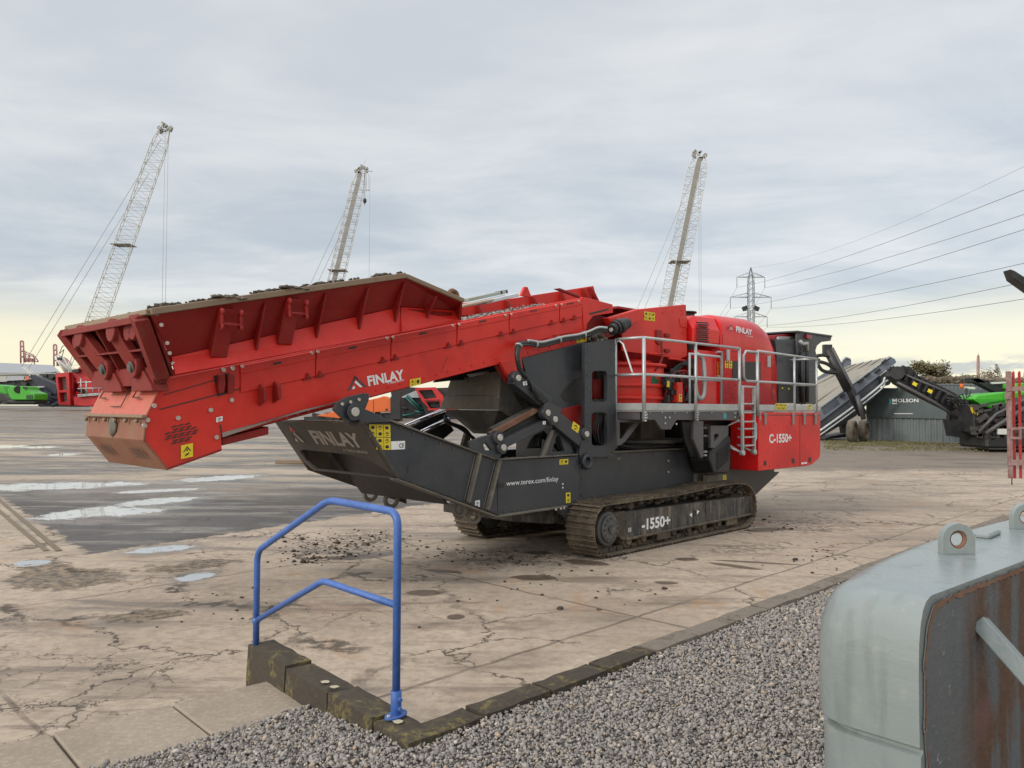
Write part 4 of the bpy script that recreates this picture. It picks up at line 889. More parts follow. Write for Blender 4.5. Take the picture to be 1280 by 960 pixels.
def make_track(v0, name_par):
    pts, Ln = resample(loop, 60); mb = MB(); mb2 = MB(); random.seed(int(v0 * 10) + 2)
    for i, p in enumerate(pts):
        q = pts[(i + 1) % 60]; c = (p + q) / 2; d = (q - p); w = d.length; d.normalize(); n_ = V((-d.z, 0, d.x))
        if n_.dot(c - cen) < 0: n_ = -n_
        R = Matrix((d, V((0, 1, 0)), n_)).transposed(); R = R @ Matrix.Rotation(random.uniform(-.025, .025), 3, 'Y')
        cc = V((c.x, v0 + .25, c.z)) - n_ * .02
        mb.box(cc, (w * .93, .5, .016), R)
        for k_ in (-.36, .16): mb.box(cc + R @ V((w * k_, 0, .022)), (.016, .498, .036), R)
        for sv in (-.13, .13): mb2.box(cc + R @ V((0, sv * .7, -.045)), (w * .85, .05, .06), R)
    tr = B(mb, 'crawler_track', m_mud, bev=0); B(mb2, 'chain', m_mud, tr, bev=0)
    # caked mud on top run
    mb = MB()
    for i in range(150):
        p = random.choice(loop[30:78]); mb.ball((p.x, v0 + random.uniform(.05, .45), p.z - random.uniform(.05, .09)), random.uniform(.02, .06), (1.4, 1, .6), 6, .3)
    o_ = B(mb, 'mud', m_soil, tr, bev=0); o_['kind'] = 'stuff'
    return tr
def make_frame(v0):
    P = lambda x, y: M(x, y, .07) + V((0, v0, 0))
    mb = MB(); mb.prism([P(781, 640), P(939.5, 619.5), P(940.5, 642.5), P(782, 674)], (0, .36, 0)); fr_ = B(mb, 'track_frame', m_muddk)
    mb = MB(); mb.prism([P(782, 672.5) + V((0, -.03, 0)), P(940.5, 641) + V((0, -.03, 0)), P(940.5, 643.4) + V((0, -.03, 0)), P(782, 675.5) + V((0, -.03, 0))], (0, .1, 0)); mb.prism([P(940, 620) + V((0, -.02, 0)), P(938, 620) + V((0, -.02, 0)), P(938, 642) + V((0, -.02, 0)), P(940, 642) + V((0, -.02, 0))], (0, .03, 0)); B(mb, 'frame_rail', m_mud, fr_)
    mb = MB(); mb.prism([P(769, 641), P(781, 639), P(782, 675), P(778, 675), P(770, 668)], (0, .34, 0)); B(mb, 'frame_nose', m_mud, fr_)
    mb = MB(); mb.prism([P(882, 626) + V((0, -.012, 0)), P(883.2, 626) + V((0, -.012, 0)), P(883.2, 650) + V((0, -.012, 0)), P(882, 650.4) + V((0, -.012, 0))], (0, .012, 0)); B(mb, 'weld_bar', m_mud, fr_)
    for i in range(8):
        x = 787 + i * 18.8; p = P(x, 677.5 - (x - 782) * .2); mb = MB(); mb.cyl(p + V((0, .04, 0)), p + V((0, .34, 0)), .105, n=20); mb.cyl(p + V((0, .0, 0)), p + V((0, .04, 0)), .06, n=14); B(mb, 'track_roller', m_mud, fr_, bev=.008)
    for x in (829, 914): p = P(x, 680 - (x - 782) * .2 - 2); mb = MB(); mb.box(p, (.34, .04, .12)); B(mb, 'roller_guard', m_mud, fr_)
    for x, y in ((793, 631), (913, 612)): mb = MB(); p = P(x, y); mb.cyl(p + V((0, .05, 0)), p + V((0, .3, 0)), .08, n=16); B(mb, 'top_roller', m_mud, fr_)
    p = P(761, 661); mb = MB(); mb.cyl(p + V((0, .1, 0)), p + V((0, .34, 0)), .34, n=26)
    for i in range(13): t = i * 2 * math.pi / 13; mb.box(p + V((math.cos(t) * .34, .22, math.sin(t) * .34)), (.09, .1, .09), Matrix.Rotation(-t, 3, 'Y'))
    sp = B(mb, 'sprocket', m_mud, fr_)
    mb = MB(); mb.cyl(p + V((0, .1, 0)), p + V((0, -.0, 0)), .24, n=28); mb.cyl(p, p + V((0, -.04, 0)), .19, n=28); B(mb, 'hub', m_hub, sp, bev=.012)
    mb = MB()
    for i in range(12): t = i * 2 * math.pi / 12; mb.cyl(p + V((math.cos(t) * .15, -.04, math.sin(t) * .15)), p + V((math.cos(t) * .15, -.055, math.sin(t) * .15)), .014, n=6)
    mb.cyl(p + V((0, -.04, 0)), p + V((0, -.06, 0)), .06, n=12); B(mb, 'hub_bolt', m_muddk, sp, bev=0)
    p = P(932, 634); mb = MB(); mb.cyl(p + V((0, .1, 0)), p + V((0, .34, 0)), .36, n=26); B(mb, 'idler', m_mud, fr_)
    mb = MB(); random.seed(4)
    for i in range(130):
        x = random.uniform(775, 938); y = 634 - (x - 782) * .125 - random.uniform(-1, 7); mb.ball(P(x, y) + V((0, random.uniform(.0, .3), 0)), random.uniform(.02, .06), (1.3, 1, .7), 6, .3)
    o_ = B(mb, 'mud', m_soil, fr_, bev=0); o_['kind'] = 'stuff'
    return fr_
make_track(0, None); tfn = make_frame(0); make_track(2.35, None); make_frame(2.35)
text('-1550+', M(802, 662.5, .066), M(837.5, 656.2, .066), (0, 0, 1), .158, m_white, 'lettering', tfn, .035)
for a_, b_, c_ in (((861.5, 643.5), (865, 641), (865, 646.5)), ((874.5, 639), (871, 637.5), (871, 643))):
    mb = MB(); mb.prism([M(*q_, .066) for q_ in (a_, b_, c_)], (0, -.003, 0)); B(mb, 'arrow_mark', m_white, tfn, bev=0)
mb = MB(); p = M(868.3, 641.5, .066); mb.cyl(p, p + V((0, -.004, 0)), .05, n=16); B(mb, 'frame_hole', m_ink, tfn, bev=0)
sticker([M(784.5, 660, .066), M(789, 659, .066), M(789, 664.5, .066), M(784.5, 665.5, .066)], 1, 1, tfn, mat=m_greytext, name='small_label', ink=False)
# track mounting arms
mb = MB(); mb.bb((.9, .3, .35), (1.3, 2.6, .75)); mb.bb((3.4, .3, .35), (3.8, 2.6, .75)); B(mb, 'axle_beam', m_muddk)
mb = MB(); mb.plate([(690, 633), (735, 627), (735, 662), (716, 655), (700, 642)], .52, .05); B(mb, 'track_bracket', m_grey)
# rear belly
mb = MB(); mb.plate([(945, 588), (975, 590), (935, 628), (915, 640), (915, 600)], .62, 1.6); B(mb, 'rear_belly', m_grey)

# ---- loose bars lying across the feeder (things resting on it)
def lying(name, label, cat, px0, px1, v, w_, h_, mat, ends=None):
    p = MW @ M(*px0, v); q = MW @ M(*px1, v); d = (q - p); L = d.length; d.normalize(); sd = VH.copy(); up_ = d.cross(sd); up_ = up_ if up_.z > 0 else -up_
    t_ = thing(name, label, cat, p); mb = MB(); mb.prism([V((0, 0, 0)), sd * w_, sd * w_ + d * L, d * L], up_ * h_); mb.build('bar', mat, t_)
    if ends:
        for f in ends: mb = MB(); mb.prism([d * L * f - sd * .003, d * L * f + sd * (w_ + .006) , d * (L * f + .04) + sd * (w_ + .006), d * (L * f + .04) - sd * .003], up_ * (h_ + .004)); mb.build('end_cap', m_rubber, t_)
lying('aluminium_beam', 'grey-green box beam with black end caps lying on the feeder', 'beam', (586, 377), (634, 366.5), 1.2, .12, .045, flat('greygreen_aluminium', (.30, .32, .27), .4), (.83, .975))
lying('metal_strip', 'white metal strip lying on the feeder next to the box beam', 'metal strip', (608, 380), (649, 370.5), 1.05, .3, .05, flat('white_strip', (.60, .62, .64), .4))
lying('wooden_board', 'pale wooden board lying on the feeder under the white strip', 'board', (580, 384), (618, 376), 1.0, .25, .03, flat('pale_board', (.42, .33, .24), .8))

# ---- small hardware: hoses, bolts, scuffs
random.seed(90)
def hose_px(pts, v, r=.014, mat=None, parent=None):
    mb = MB(); mb.tube(smooth_path([M(x, y, v + random.uniform(-.04, .04)) for x, y in pts], 5), r, 6); return B(mb, 'hose', mat or m_rubber, parent, bev=0)
for i in range(5): hose_px([(742 + i * 3, 505), (745 + i * 2, 522 + i), (741 + i * 3, 540), (748 + i, 556)], .62)
for i in range(4): hose_px([(775, 556 + i * 1.5), (800, 560 + i), (830, 557 + i), (858, 559 + i)], .62 + i * .03, .016)
for i in range(5): hose_px([(853 + i * 2, 526), (855 + i * 2, 540), (862 + i, 552 + i * 2), (874, 566 + i * 3), (884, 580)], .40, .018)
for i in range(6): hose_px([(660 + i * 3, 560), (668 + i * 2, 545 - i), (680 + i, 548), (700, 560 + i)], 1.0, .02)
for i in range(4): hose_px([(1000 + i * 2, 505), (1001 + i * 2, 480), (999 + i * 3, 455), (1004 + i * 2, 432)], .56, .016)
for i in range(3): hose_px([(591 + i, 548), (580 - i * 3, 535), (562 - i * 2, 528), (556, 519 + i * 2)], 1.7, .02)
for i in range(3): hose_px([(660 + i, 474), (668, 488 + i * 3), (678, 500 + i), (684, 512)], .47, .012, None, la)
def boltrow(x0, y0, x1, y1, n, v, par, r=.012, mat=None):
    mb = MB()
    for i in range(n):
        f = i / max(1, n - 1); p = M(x0 + (x1 - x0) * f, y0 + (y1 - y0) * f, v); mb.cyl(p, p + V((0, -.012, 0)), r, n=6)
    B(mb, 'bolt_row', mat or m_hub, par, bev=0)
boltrow(500, 535, 600, 574, 7, VP_, cs); boltrow(630, 640, 700, 630.5, 7, VP_, wb); boltrow(735, 437, 735, 565, 9, VP_ - .02, po); boltrow(765, 437, 766, 565, 9, VP_ - .02, po)
boltrow(728.5, 578, 726, 640, 4, .58, ms); boltrow(745, 572, 860, 566.5, 9, .58, ms); boltrow(812, 516, 920, 516, 8, .02, be, .009, m_galv)
boltrow(805, 395, 852, 388, 5, .75, fbx, .012, m_red); boltrow(853, 392, 854, 440, 5, .75, fbx, .012, m_red); boltrow(1000, 417, 1036, 422, 6, .58, tf)
boltrow(951, 584, 1005, 579, 6, 0, rb, .008, m_hood); boltrow(290, 540, 440, 499, 12, VC, fb, .011, m_red); boltrow(470, 488, 620, 449, 11, VC, fb, .011, m_red); boltrow(660, 441, 728, 423, 6, VC, fb, .011, m_red)
# weld beads where the stiffeners meet the chute side
for x0, y0, x1, y1 in ((594.5, 567, 580, 627), (619, 576, 604, 636)):
    mb = MB(); mb.tube([M(x0 + (x1 - x0) * i / 20 + random.uniform(-.15, .15), y0 + (y1 - y0) * i / 20, VP_ - .002) for i in range(21)], .007, 5); B(mb, 'weld_bead', m_chute, cs, bev=0)
# dirt on the chute's lower flange and deck
mb = MB()
for i in range(160):
    f = random.random(); p = M(496 + 126 * f, 599.5 + 46.3 * f, VP_) + V((0, -random.uniform(.0, .05), .02)); mb.ball(p, random.uniform(.006, .018), (1.3, 1, .6), 6, .3)
for i in range(160):
    f = random.random(); p = M(622 + 100 * f, 575.5 - 6 * f, VP_) + V((0, random.uniform(-.03, .05), .02)); mb.ball(p, random.uniform(.006, .018), (1.3, 1, .6), 6, .3)
so_ = B(mb, 'mud_crumbs', m_soil, bev=0); so_['kind'] = 'stuff'
# ================================================================== NEAR FOREGROUND
import numpy as np
KZ = .42
def KP(px, py): return G(px, py, KZ)
kd = UH; kn = VH           # kerb runs parallel to the machine, kn points to the yard
def kerbmat(name, base_, moss, light):
    m, nt, b = newmat(name); k = N(nt); co = k.n('ShaderNodeTexCoord').outputs['Object']
    n1 = k.noise(co, 4, 8, .7, .5); n2 = k.noise(co, 22, 8, .75); n3 = k.noise(co, 90, 4, .7)
    cc = k.mix(n2, tuple(x * .5 for x in base_), tuple(x * 1.7 for x in base_)); cc = k.mix(k.math('MULTIPLY', k.step(n1, .50, .60), k.step(n2, .42, .6)), cc, moss)
    cc = k.mix(k.math('MULTIPLY', k.step(n3, .62, .72), .5), cc, light); k.l(cc, b.inputs['Base Color']); b.inputs['Roughness'].default_value = .95
    k.l(k.bump(k.math('ADD', n2, k.math('MULTIPLY', n3, .5)), 1.0, .012), b.inputs['Normal']); return m
m_kerb = kerbmat('mossy_kerb_stone', (.052, .040, .028), (.17, .135, .045), (.22, .19, .14))
m_kerb2 = kerbmat('grey_kerb_stone', (.17, .14, .112), (.10, .085, .05), (.30, .27, .23))
m_slab = paint('concrete_slab', (.34, .28, .215), .85, .6, (.22, .175, .13), 3, bump=.15)
c0_ = KP(510, 929); random.seed(31)
def block(mb, o, d, n_, L, w, z0, z1, jit=.006):
    """a rough stone block: o = outer lower-edge start, d = direction, n_ = width direction"""
    nx, ny, nz = 7, 3, 2; vs = []
    P = {}
    sx = max(3, int(L / .09)); sy = 3; sz = 2
    def pt(i, j, k_):
        a = i / sx; b = j / sy; c = k_ / sz
        e = .012
        ix = (e if i == 0 else -e if i == sx else 0) * (1 if (j in (0, sy) or k_ == sz) else .0)
        p = o + d * (a * L) + n_ * (b * w) + V((0, 0, z0 + (z1 - z0) * c - o.z))
        if k_ == sz and (j in (0, sy) or i in (0, sx)): p.z -= .010; p += n_ * (.008 if j == 0 else -.008 if j == sy else 0) + d * (.008 if i == 0 else -.008 if i == sx else 0)
        q = noise.noise_vector(p * 9) * .007 + noise.noise_vector(p * 35) * .004
        return p + q
    def grid(f, a, b):
        vs = [f(i, j) for i in range(a + 1) for j in range(b + 1)]
        mb.add(vs, [(i * (b + 1) + j, (i + 1) * (b + 1) + j, (i + 1) * (b + 1) + j + 1, i * (b + 1) + j + 1) for i in range(a) for j in range(b)])
    grid(lambda i, j: pt(i, j, sz), sx, sy); grid(lambda i, k_: pt(i, 0, k_), sx, sz); grid(lambda i, k_: pt(i, sy, k_), sx, sz)
    grid(lambda j, k_: pt(0, j, k_), sy, sz); grid(lambda j, k_: pt(sx, j, k_), sy, sz)
KW = .185
dmoss = 0.0
lens_ = [.62, .64, .62] ; pos = 0.0; mb = MB(); mb2 = MB()
cut = (KP(790, 815) - c0_).dot(kd)
while pos < 11.5:
    L = .55 + random.uniform(-.02, .02)
    block(mb if pos < cut else mb2, c0_ + kd * (pos + .006), kd, kn, L - .012, KW, -.06, KZ + random.uniform(-.004, .004)); pos += L
struct(mb.build('kerb', m_kerb, bev=0)); struct(mb2.build('kerb', m_kerb2, bev=0))
# raised stone blocks of the step wall: from the corner towards the left end
wl0 = c0_ + kd * .0; wend = KP(308, 806)      # outer left end
wd = (wend - wl0); wd.z = 0; WL = wd.length; wd.normalize(); wn = V((-wd.y, wd.x, 0)); wn = wn if wn.dot(kd) > 0 else -wn
seq = [(.42, 'a'), (.36, 'b'), (.40, 'c'), (.0, 'd')]; seams = [0, WL * .17, WL * .42, WL * .70, WL]
labs = ['mossy stone kerb block under the foot of the blue handrail, at the corner', 'mossy stone block in the low wall, second from the corner, beside the handrail foot', 'mossy stone block in the low wall, third from the corner, with a damp dark top', 'mossy stone block at the left end of the low wall, by the short handrail leg']
for i in range(4):
    mb = MB(); a_, b_ = seams[i] + .006, seams[i + 1] - .006
    block(mb, wl0 + wd * a_ + (kd * 0), wd, wn, b_ - a_, .20, -.02, KZ + (.0 if i < 1 else .012 * (i % 2)) + .004)
    tag(mb.build('stone_block', m_kerb, bev=0), labs[i], 'stone block', 'stone blocks of the low wall')
# lichen spots on the kerb
mb = MB()
for px, py in ((407, 856), (418, 862), (497, 906), (603 + 167 - 4, 816), (739, 824), (725, 829)):
    p = KP(px, py); r0 = .028; mb.add([p + V((math.cos(t * .7) * r0 * random.uniform(.8, 1.3), math.sin(t * .7) * r0 * random.uniform(.6, 1.1), .0175)) for t in range(9)], [tuple(range(9))])
struct(mb.build('lichen', flat('pale_lichen', (.42, .37, .27), .9), bev=0))
# step slabs at lower left
SZ = .26
def SP(px, py): return G(px, py, SZ)
sa = SP(330, 852); sb = SP(0, 931); sc = SP(390, 882); sdn = (sa - sb).normalized(); nrm_ = V((sdn.y, -sdn.x, 0))
tot = 9.0; st_ = (SP(243, 905) - sa).dot(-sdn)
cutsx = [(-.6, (SP(213, 880) - sa).dot(-sdn))]
j1 = (SP(213, 879) - sa).dot(-sdn); j2 = (SP(64, 916) - sa).dot(-sdn); edges = [-.9, j1, j2, j2 + (j2 - j1), j2 + 2 * (j2 - j1)]
mb = MB()
for i in range(4):
    a_ = sa - sdn * (edges[i] + .008); b_ = sa - sdn * (edges[i + 1] - .008)
    if i == 0:
        a_ = sa + sdn * .03; e_ = V((0, 0, 0)); a2 = a_ + (-wd) * .62; a2.z = SZ
        mb.prism([a_, b_, b_ + nrm_ * .9, V((a2.x, a2.y, SZ))], (0, 0, -.25)); continue
    mb.prism([a_, b_, b_ + nrm_ * .9, a_ + nrm_ * .9], (0, 0, -.25))
struct(mb.build('step_slab', m_slab, bev=.01, seg=2))
# ---- gravel bed
def grav_z(x, y):
    p = V((x, y, 0)); a_ = (p - c0_).dot(kd); b_ = (p - c0_).dot(kn)
    # left of the corner it sinks down to the slab level
    zl = .38 - min(.105, max(0, b_ - .25) * .13 + max(0, -a_) * .06)
    return zl + noise.noise(V((x * 1.3, y * 1.3, 0))) * .015
gb = MB(); nx, ny = 60, 60
for i in range(nx + 1):
    for j in range(ny + 1):
        x = -4 + 14 * i / nx; y = -2 + 14 * j / ny; gb.v.append((x, y, 0))
gl = []
m_gravbase = paint('gravel_bed', (.17, .155, .14), .95, .6, (.22, .20, .18), 12, bump=.5)
poly = [c0_ + kd * 12 + kn * .02, c0_ + kn * .02, c0_ + wd * .02, wl0 + wd * (WL * .42), SP(392, 884), SP(160, 952), SP(-200, 1040), V((-3.5, .8, 0)), V((9, -1, 0)), V((12, 4, 0))]
pl2 = [(p.x, p.y) for p in poly]
def inside(x, y, P=pl2):
    c = False; n = len(P)
    for i in range(n):
        x1, y1 = P[i]; x2, y2 = P[(i + 1) % n]
        if (y1 > y) != (y2 > y) and x < (x2 - x1) * (y - y1) / (y2 - y1) + x1: c = not c
    return c
mb = MB(); st = .12
xs = [-3.6 + st * i for i in range(130)]; ys = [-1 + st * j for j in range(120)]
idx = {}
def gi(i, j):
    if (i, j) not in idx: idx[(i, j)] = len(mb.v); mb.v.append((xs[i], ys[j], grav_z(xs[i], ys[j]) - .010))
    return idx[(i, j)]
for i in range(129):
    for j in range(119):
        if inside(xs[i] + st / 2, ys[j] + st / 2): mb.f.append((gi(i, j), gi(i + 1, j), gi(i + 1, j + 1), gi(i, j + 1))); mb.sm.append(False)
struct(mb.build('gravel_bed', m_gravbase, bev=0))
# real stones
rng = np.random.default_rng(4)
ph = (1 + 5 ** .5) / 2
ico = np.array([(-1, ph, 0), (1, ph, 0), (-1, -ph, 0), (1, -ph, 0), (0, -1, ph), (0, 1, ph), (0, -1, -ph), (0, 1, -ph), (ph, 0, -1), (ph, 0, 1), (-ph, 0, -1), (-ph, 0, 1)], float); ico /= np.linalg.norm(ico[0])
icf = np.array([(0, 11, 5), (0, 5, 1), (0, 1, 7), (0, 7, 10), (0, 10, 11), (1, 5, 9), (5, 11, 4), (11, 10, 2), (10, 7, 6), (7, 1, 8), (3, 9, 4), (3, 4, 2), (3, 2, 6), (3, 6, 8), (3, 8, 9), (4, 9, 5), (2, 4, 11), (6, 2, 10), (8, 6, 7), (9, 8, 1)])
pts = []
ntry = 0
while len(pts) < 86000 and ntry < 900000:
    ntry += 1
    # denser near the camera
    y = 1.7 + 7.6 * rng.random() ** 1.5; x = rng.uniform(-2.9, .66 * y + .2)
    if x < -.48 * y - .3 or y < 2.6: continue
    if not inside(x, y): continue
    pts.append((x, y))
pts = np.array(pts); n = len(pts)
zz = np.array([grav_z(a_, b_) for a_, b_ in pts])
dist = pts[:, 1]
size = np.clip(rng.lognormal(-4.80, .32, n), .0045, .022) * (1 + np.clip((dist - 4.5) * .12, 0, .5))
shape = np.stack([rng.uniform(.8, 1.45, n), rng.uniform(.7, 1.1, n), rng.uniform(.45, .8, n)], 1)
q = rng.normal(size=(n, 4)); q[:, 1:3] *= .6; q /= np.linalg.norm(q, axis=1)[:, None]
w_, x_, y_, z_ = q.T
R = np.stack([1 - 2 * (y_ * y_ + z_ * z_), 2 * (x_ * y_ - z_ * w_), 2 * (x_ * z_ + y_ * w_), 2 * (x_ * y_ + z_ * w_), 1 - 2 * (x_ * x_ + z_ * z_), 2 * (y_ * z_ - x_ * w_), 2 * (x_ * z_ - y_ * w_), 2 * (y_ * z_ + x_ * w_), 1 - 2 * (x_ * x_ + y_ * y_)], 1).reshape(n, 3, 3)
loc = ico[None] * (1 + rng.uniform(-.25, .25, (n, 12, 1))) * shape[:, None, :] * size[:, None, None]
wv = np.einsum('nij,nkj->nki', R, loc) + np.stack([pts[:, 0], pts[:, 1], zz + rng.uniform(-.006, .010, n)], 1)[:, None, :]
me = bpy.data.meshes.new('gravel'); nv = n * 12; nf = n * 20
me.vertices.add(nv); me.vertices.foreach_set('co', wv.reshape(-1).astype(np.float32))
fi = (icf[None] + (np.arange(n) * 12)[:, None, None]).reshape(-1)
me.loops.add(nf * 3); me.loops.foreach_set('vertex_index', fi.astype(np.int32)); me.polygons.add(nf); me.polygons.foreach_set('loop_start', (np.arange(nf) * 3).astype(np.int32))
me.update(calc_edges=True)
at = me.attributes.new('tint', 'FLOAT', 'POINT'); at.data.foreach_set('value', np.repeat(rng.random(n), 12).astype(np.float32))
mg, nt, b = newmat('gravel_stone'); k = N(nt); a_ = k.n('ShaderNodeAttribute'); a_.attribute_name = 'tint'
rp = k.n('ShaderNodeValToRGB'); k.l(a_.outputs['Fac'], rp.inputs[0]); e = rp.color_ramp.elements
e[0].color = (.14, .125, .115, 1); e[1].color = (.45, .41, .365, 1); e[1].position = 1
for ps, c in ((.3, (.225, .20, .183)), (.6, (.275, .25, .228)), (.85, (.31, .275, .245)), (.93, (.33, .245, .165))): x = e.new(ps); x.color = (*c, 1)
k.l(rp.outputs[0], b.inputs['Base Color']); b.inputs['Roughness'].default_value = .75
me.materials.append(mg); go = bpy.data.objects.new('gravel', me); COL.objects.link(go); go['kind'] = 'stuff'
tag(go, 'loose grey crushed stone gravel covering the bed in front of the kerb', 'gravel')
# ---- blue handrail
hr = KP(495, 897); hr.z = KZ + .004
hl = G(320, 806, KZ + .01)
hrt = thing('blue_handrail', 'blue painted tubular handrail with a sloping end, standing on the mossy stone blocks', 'handrail', hr)
hdv = (hl - hr); hdv.z = 0; HL = hdv.length; hdn = hdv.normalized()
def HV(px, py):   # pixel onto the rail's vertical plane
    n_ = V((-hdn.y, hdn.x, 0)); d = ray(px, py); o = V((0, 0, CAMZ)); t = (hr - o).dot(n_) / d.dot(n_); return o + d * t - hr
def fillet(pts, r):
    out = [V(pts[0])]
    for i in range(1, len(pts) - 1):
        p = V(pts[i]); a_ = (V(pts[i - 1]) - p); b_ = (V(pts[i + 1]) - p); ra_ = min(r, a_.length * .45); rb_ = min(r, b_.length * .45)
        A_ = p + a_.normalized() * ra_; B_ = p + b_.normalized() * rb_
        for j in range(9): t = j / 8; out.append(A_ * (1 - t) ** 2 + p * 2 * t * (1 - t) + B_ * t * t)
    return out + [V(pts[-1])]
pR = HV(501, 641); pR = V((0, 0, pR.z)) ; pk = HV(411, 625); plt = HV(325, 690); pbl = HV(320, 806)
top = fillet([V((0, 0, .01)), V((0, 0, pR.z)), pk, V((pbl.x, pbl.y, plt.z)), V((pbl.x, pbl.y, pbl.z - .02))], .085)
mb = MB(); mb.tube(top, .0215, 16); mb.build('top_rail', m_blue, hrt, bev=0)
mk = HV(404, 726); mr = HV(497, 757); ml = HV(321, 776)
mb = MB(); mb.tube(fillet([V((0, 0, mr.z)), mk, V((pbl.x, pbl.y, ml.z))], .05), .019, 14); mb.ball(V((pbl.x, pbl.y, ml.z)), .030, (1, 1, 1), 12); mb.build('mid_rail', m_blue, hrt, bev=0)
mb = MB(); mb.cyl((0, 0, .0), (0, 0, .14), .029, n=20)
fl = []
for t in range(24): a_ = t * math.pi / 12; fl.append(V((math.cos(a_) * .075, math.sin(a_) * .045, 0)))
Rz = Matrix.Rotation(math.atan2(wn.y, wn.x) + .3, 3, 'Z'); fl = [Rz @ p for p in fl]; mb.prism([p + V((0, 0, .004)) for p in fl], (0, 0, .012)); mb.build('base_flange', m_blue, hrt, bev=.002)
for s_ in (-1, 1): mb = MB(); p = Rz @ V((.058 * s_, 0, .016)); mb.cyl(p, p + V((0, 0, .01)), .011, n=6); mb.build('bolt', m_galv, hrt, bev=0)
for z_ in (.05, .10): mb = MB(); mb.cyl(V((.02, -.02, z_)), V((.03, -.038, z_)), .011, n=10); mb.build('grub_screw', m_blue, hrt, bev=0)
# ---- grey counterweight at the right
def cwmat():
    m, nt, b = newmat('grey_gloss_paint_with_rust_spots'); k = N(nt); co = k.n('ShaderNodeTexCoord').outputs['Object']
    n1 = k.noise(co, 2.2, 7, .6, .6); n2 = k.noise(co, 17, 7, .7); n3 = k.noise(k.map(co, (14, 14, 1.1)), 1.3, 5, .6); n4 = k.noise(co, 5, 3)
    cc = k.mix(n1, (.155, .185, .185), (.255, .285, .28)); cc = k.mix(k.math('MULTIPLY', k.step(n3, .52, .70), .32), cc, (.11, .12, .11)); cc = k.mix(k.math('MULTIPLY', k.step(n2, .56, .70), .22), cc, (.38, .37, .32))
    sp_ = k.math('MULTIPLY', k.step(n2, .685, .73), k.step(n4, .45, .58)); cc = k.mix(k.math('MULTIPLY', sp_, .9), cc, (.16, .06, .025))
    dr = k.math('MULTIPLY', k.math('MULTIPLY', k.step(k.noise(k.map(co, (30, 30, 1.6)), 1.0, 3), .66, .72), k.step(n4, .5, .6)), .55); cc = k.mix(dr, cc, (.28, .17, .07))
    k.l(cc, b.inputs['Base Color']); k.l(k.math('MULTIPLY_ADD', n2, .25, .16), b.inputs['Roughness']); b.inputs['Specular IOR Level'].default_value = .6
    k.l(k.bump(k.math('ADD', n1, k.math('MULTIPLY', n2, .06)), .35, .02), b.inputs['Normal']); return m
m_cw = cwmat()
def rustmat():
    m, nt, b = newmat('rusty_flaking_face'); k = N(nt); co = k.n('ShaderNodeTexCoord').outputs['Object']
    n1 = k.noise(co, 3.2, 8, .65, .8); n2 = k.noise(k.map(co, (7, 7, .7)), 1.6, 6, .6); n3 = k.noise(co, 26, 6, .75)
    sp = k.n('ShaderNodeSeparateXYZ'); k.l(co, sp.inputs[0]); n5 = k.noise(co, 1.5, 3)
    grey = k.mix(n1, (.07, .08, .085), (.15, .165, .17)); rust = k.mix(n3, (.05, .024, .014), (.155, .078, .04)); pink = (.19, .085, .085)
    f = k.step(k.math('ADD', k.math('MULTIPLY', n2, .6), k.math('MULTIPLY', n1, .5)), .46, .60)
    edge = k.step(sp.outputs[0], .16, .42)
    f = k.math('MULTIPLY', f, k.math('ADD', k.math('MULTIPLY', edge, .85), .15))
    c = k.mix(f, grey, rust); c = k.mix(k.math('MULTIPLY', k.step(n5, .56, .64), .6), c, pink)
    stp = k.math('MULTIPLY', k.step(n3, .60, .68), k.step(sp.outputs[0], .3, .05)); c = k.mix(stp, c, (.34, .33, .30))
    k.l(c, b.inputs['Base Color']); b.inputs['Roughness'].default_value = .75; k.l(k.bump(n3, .9, .01), b.inputs['Normal']); return m
m_rf = rustmat()
cz = 1.60
tb_ = G(1149, 750, cz); cd_ = (G(1282, 700, cz) - tb_); cd_.z = 0; cd_.normalize(); cn_ = V((-cd_.y, cd_.x, 0))
cwt = thing('steel_counterweight', 'grey steel counterweight with rounded shoulders, lifting eyes and a rusty face, on the gravel', 'counterweight', (tb_.x, tb_.y, grav_z(tb_.x, tb_.y)))
cwt.rotation_euler = (0, 0, math.atan2(cd_.y, cd_.x)); gz = grav_z(tb_.x, tb_.y); HZ = cz - gz
def CW(px, py, z=HZ):
    p = G(px, py, z + gz) - tb_; return V((p.x * cd_.x + p.y * cd_.y, p.x * cn_.x + p.y * cn_.y, z))
# plan outline at shoulder level (local): near edge at y=0
def plan(ins, z, bul=0.0):
    pts = []
    Lc = 2.6; w0 = .30; w1 = .42; r = .13
    def outer(t): return w0 + (w1 - w0) * min(1, t / .9) ** .7 if t > 0 else w0
    pts.append((Lc, 0)); pts.append((1.3, 0)); pts.append((.6, 0)); pts.append((.25, 0)); pts.append((.0 + ins * .9 - bul, 0))
    x0 = ins - bul
    for t in range(0, 7): a_ = rad(180 - t * 15); pts.append((x0 + r + math.cos(a_) * r, w0 - r - ins + math.sin(a_) * r + (.0)))
    for xx in (.3, .5, .75, 1.1, 1.7, Lc): pts.append((xx + x0 * .5, outer(xx - .16) - ins))
    return [V((a_, b_, z)) for a_, b_ in pts]
rings = [plan(0.0, 0), plan(0, HZ - .60), plan(.0, HZ - .385), plan(.016, HZ - .379), plan(.016, HZ - .370), plan(-.006, HZ - .360), plan(-.008, HZ - .30), plan(-.008, HZ - .18), plan(-.004, HZ - .11), plan(.008, HZ - .062), plan(.024, HZ - .030), plan(.046, HZ - .011), plan(.072, HZ - .002), plan(.09, HZ)]
mb = MB(); mb.loft(rings, True, True); body = mb.build('casting', m_cw, cwt, bev=0)
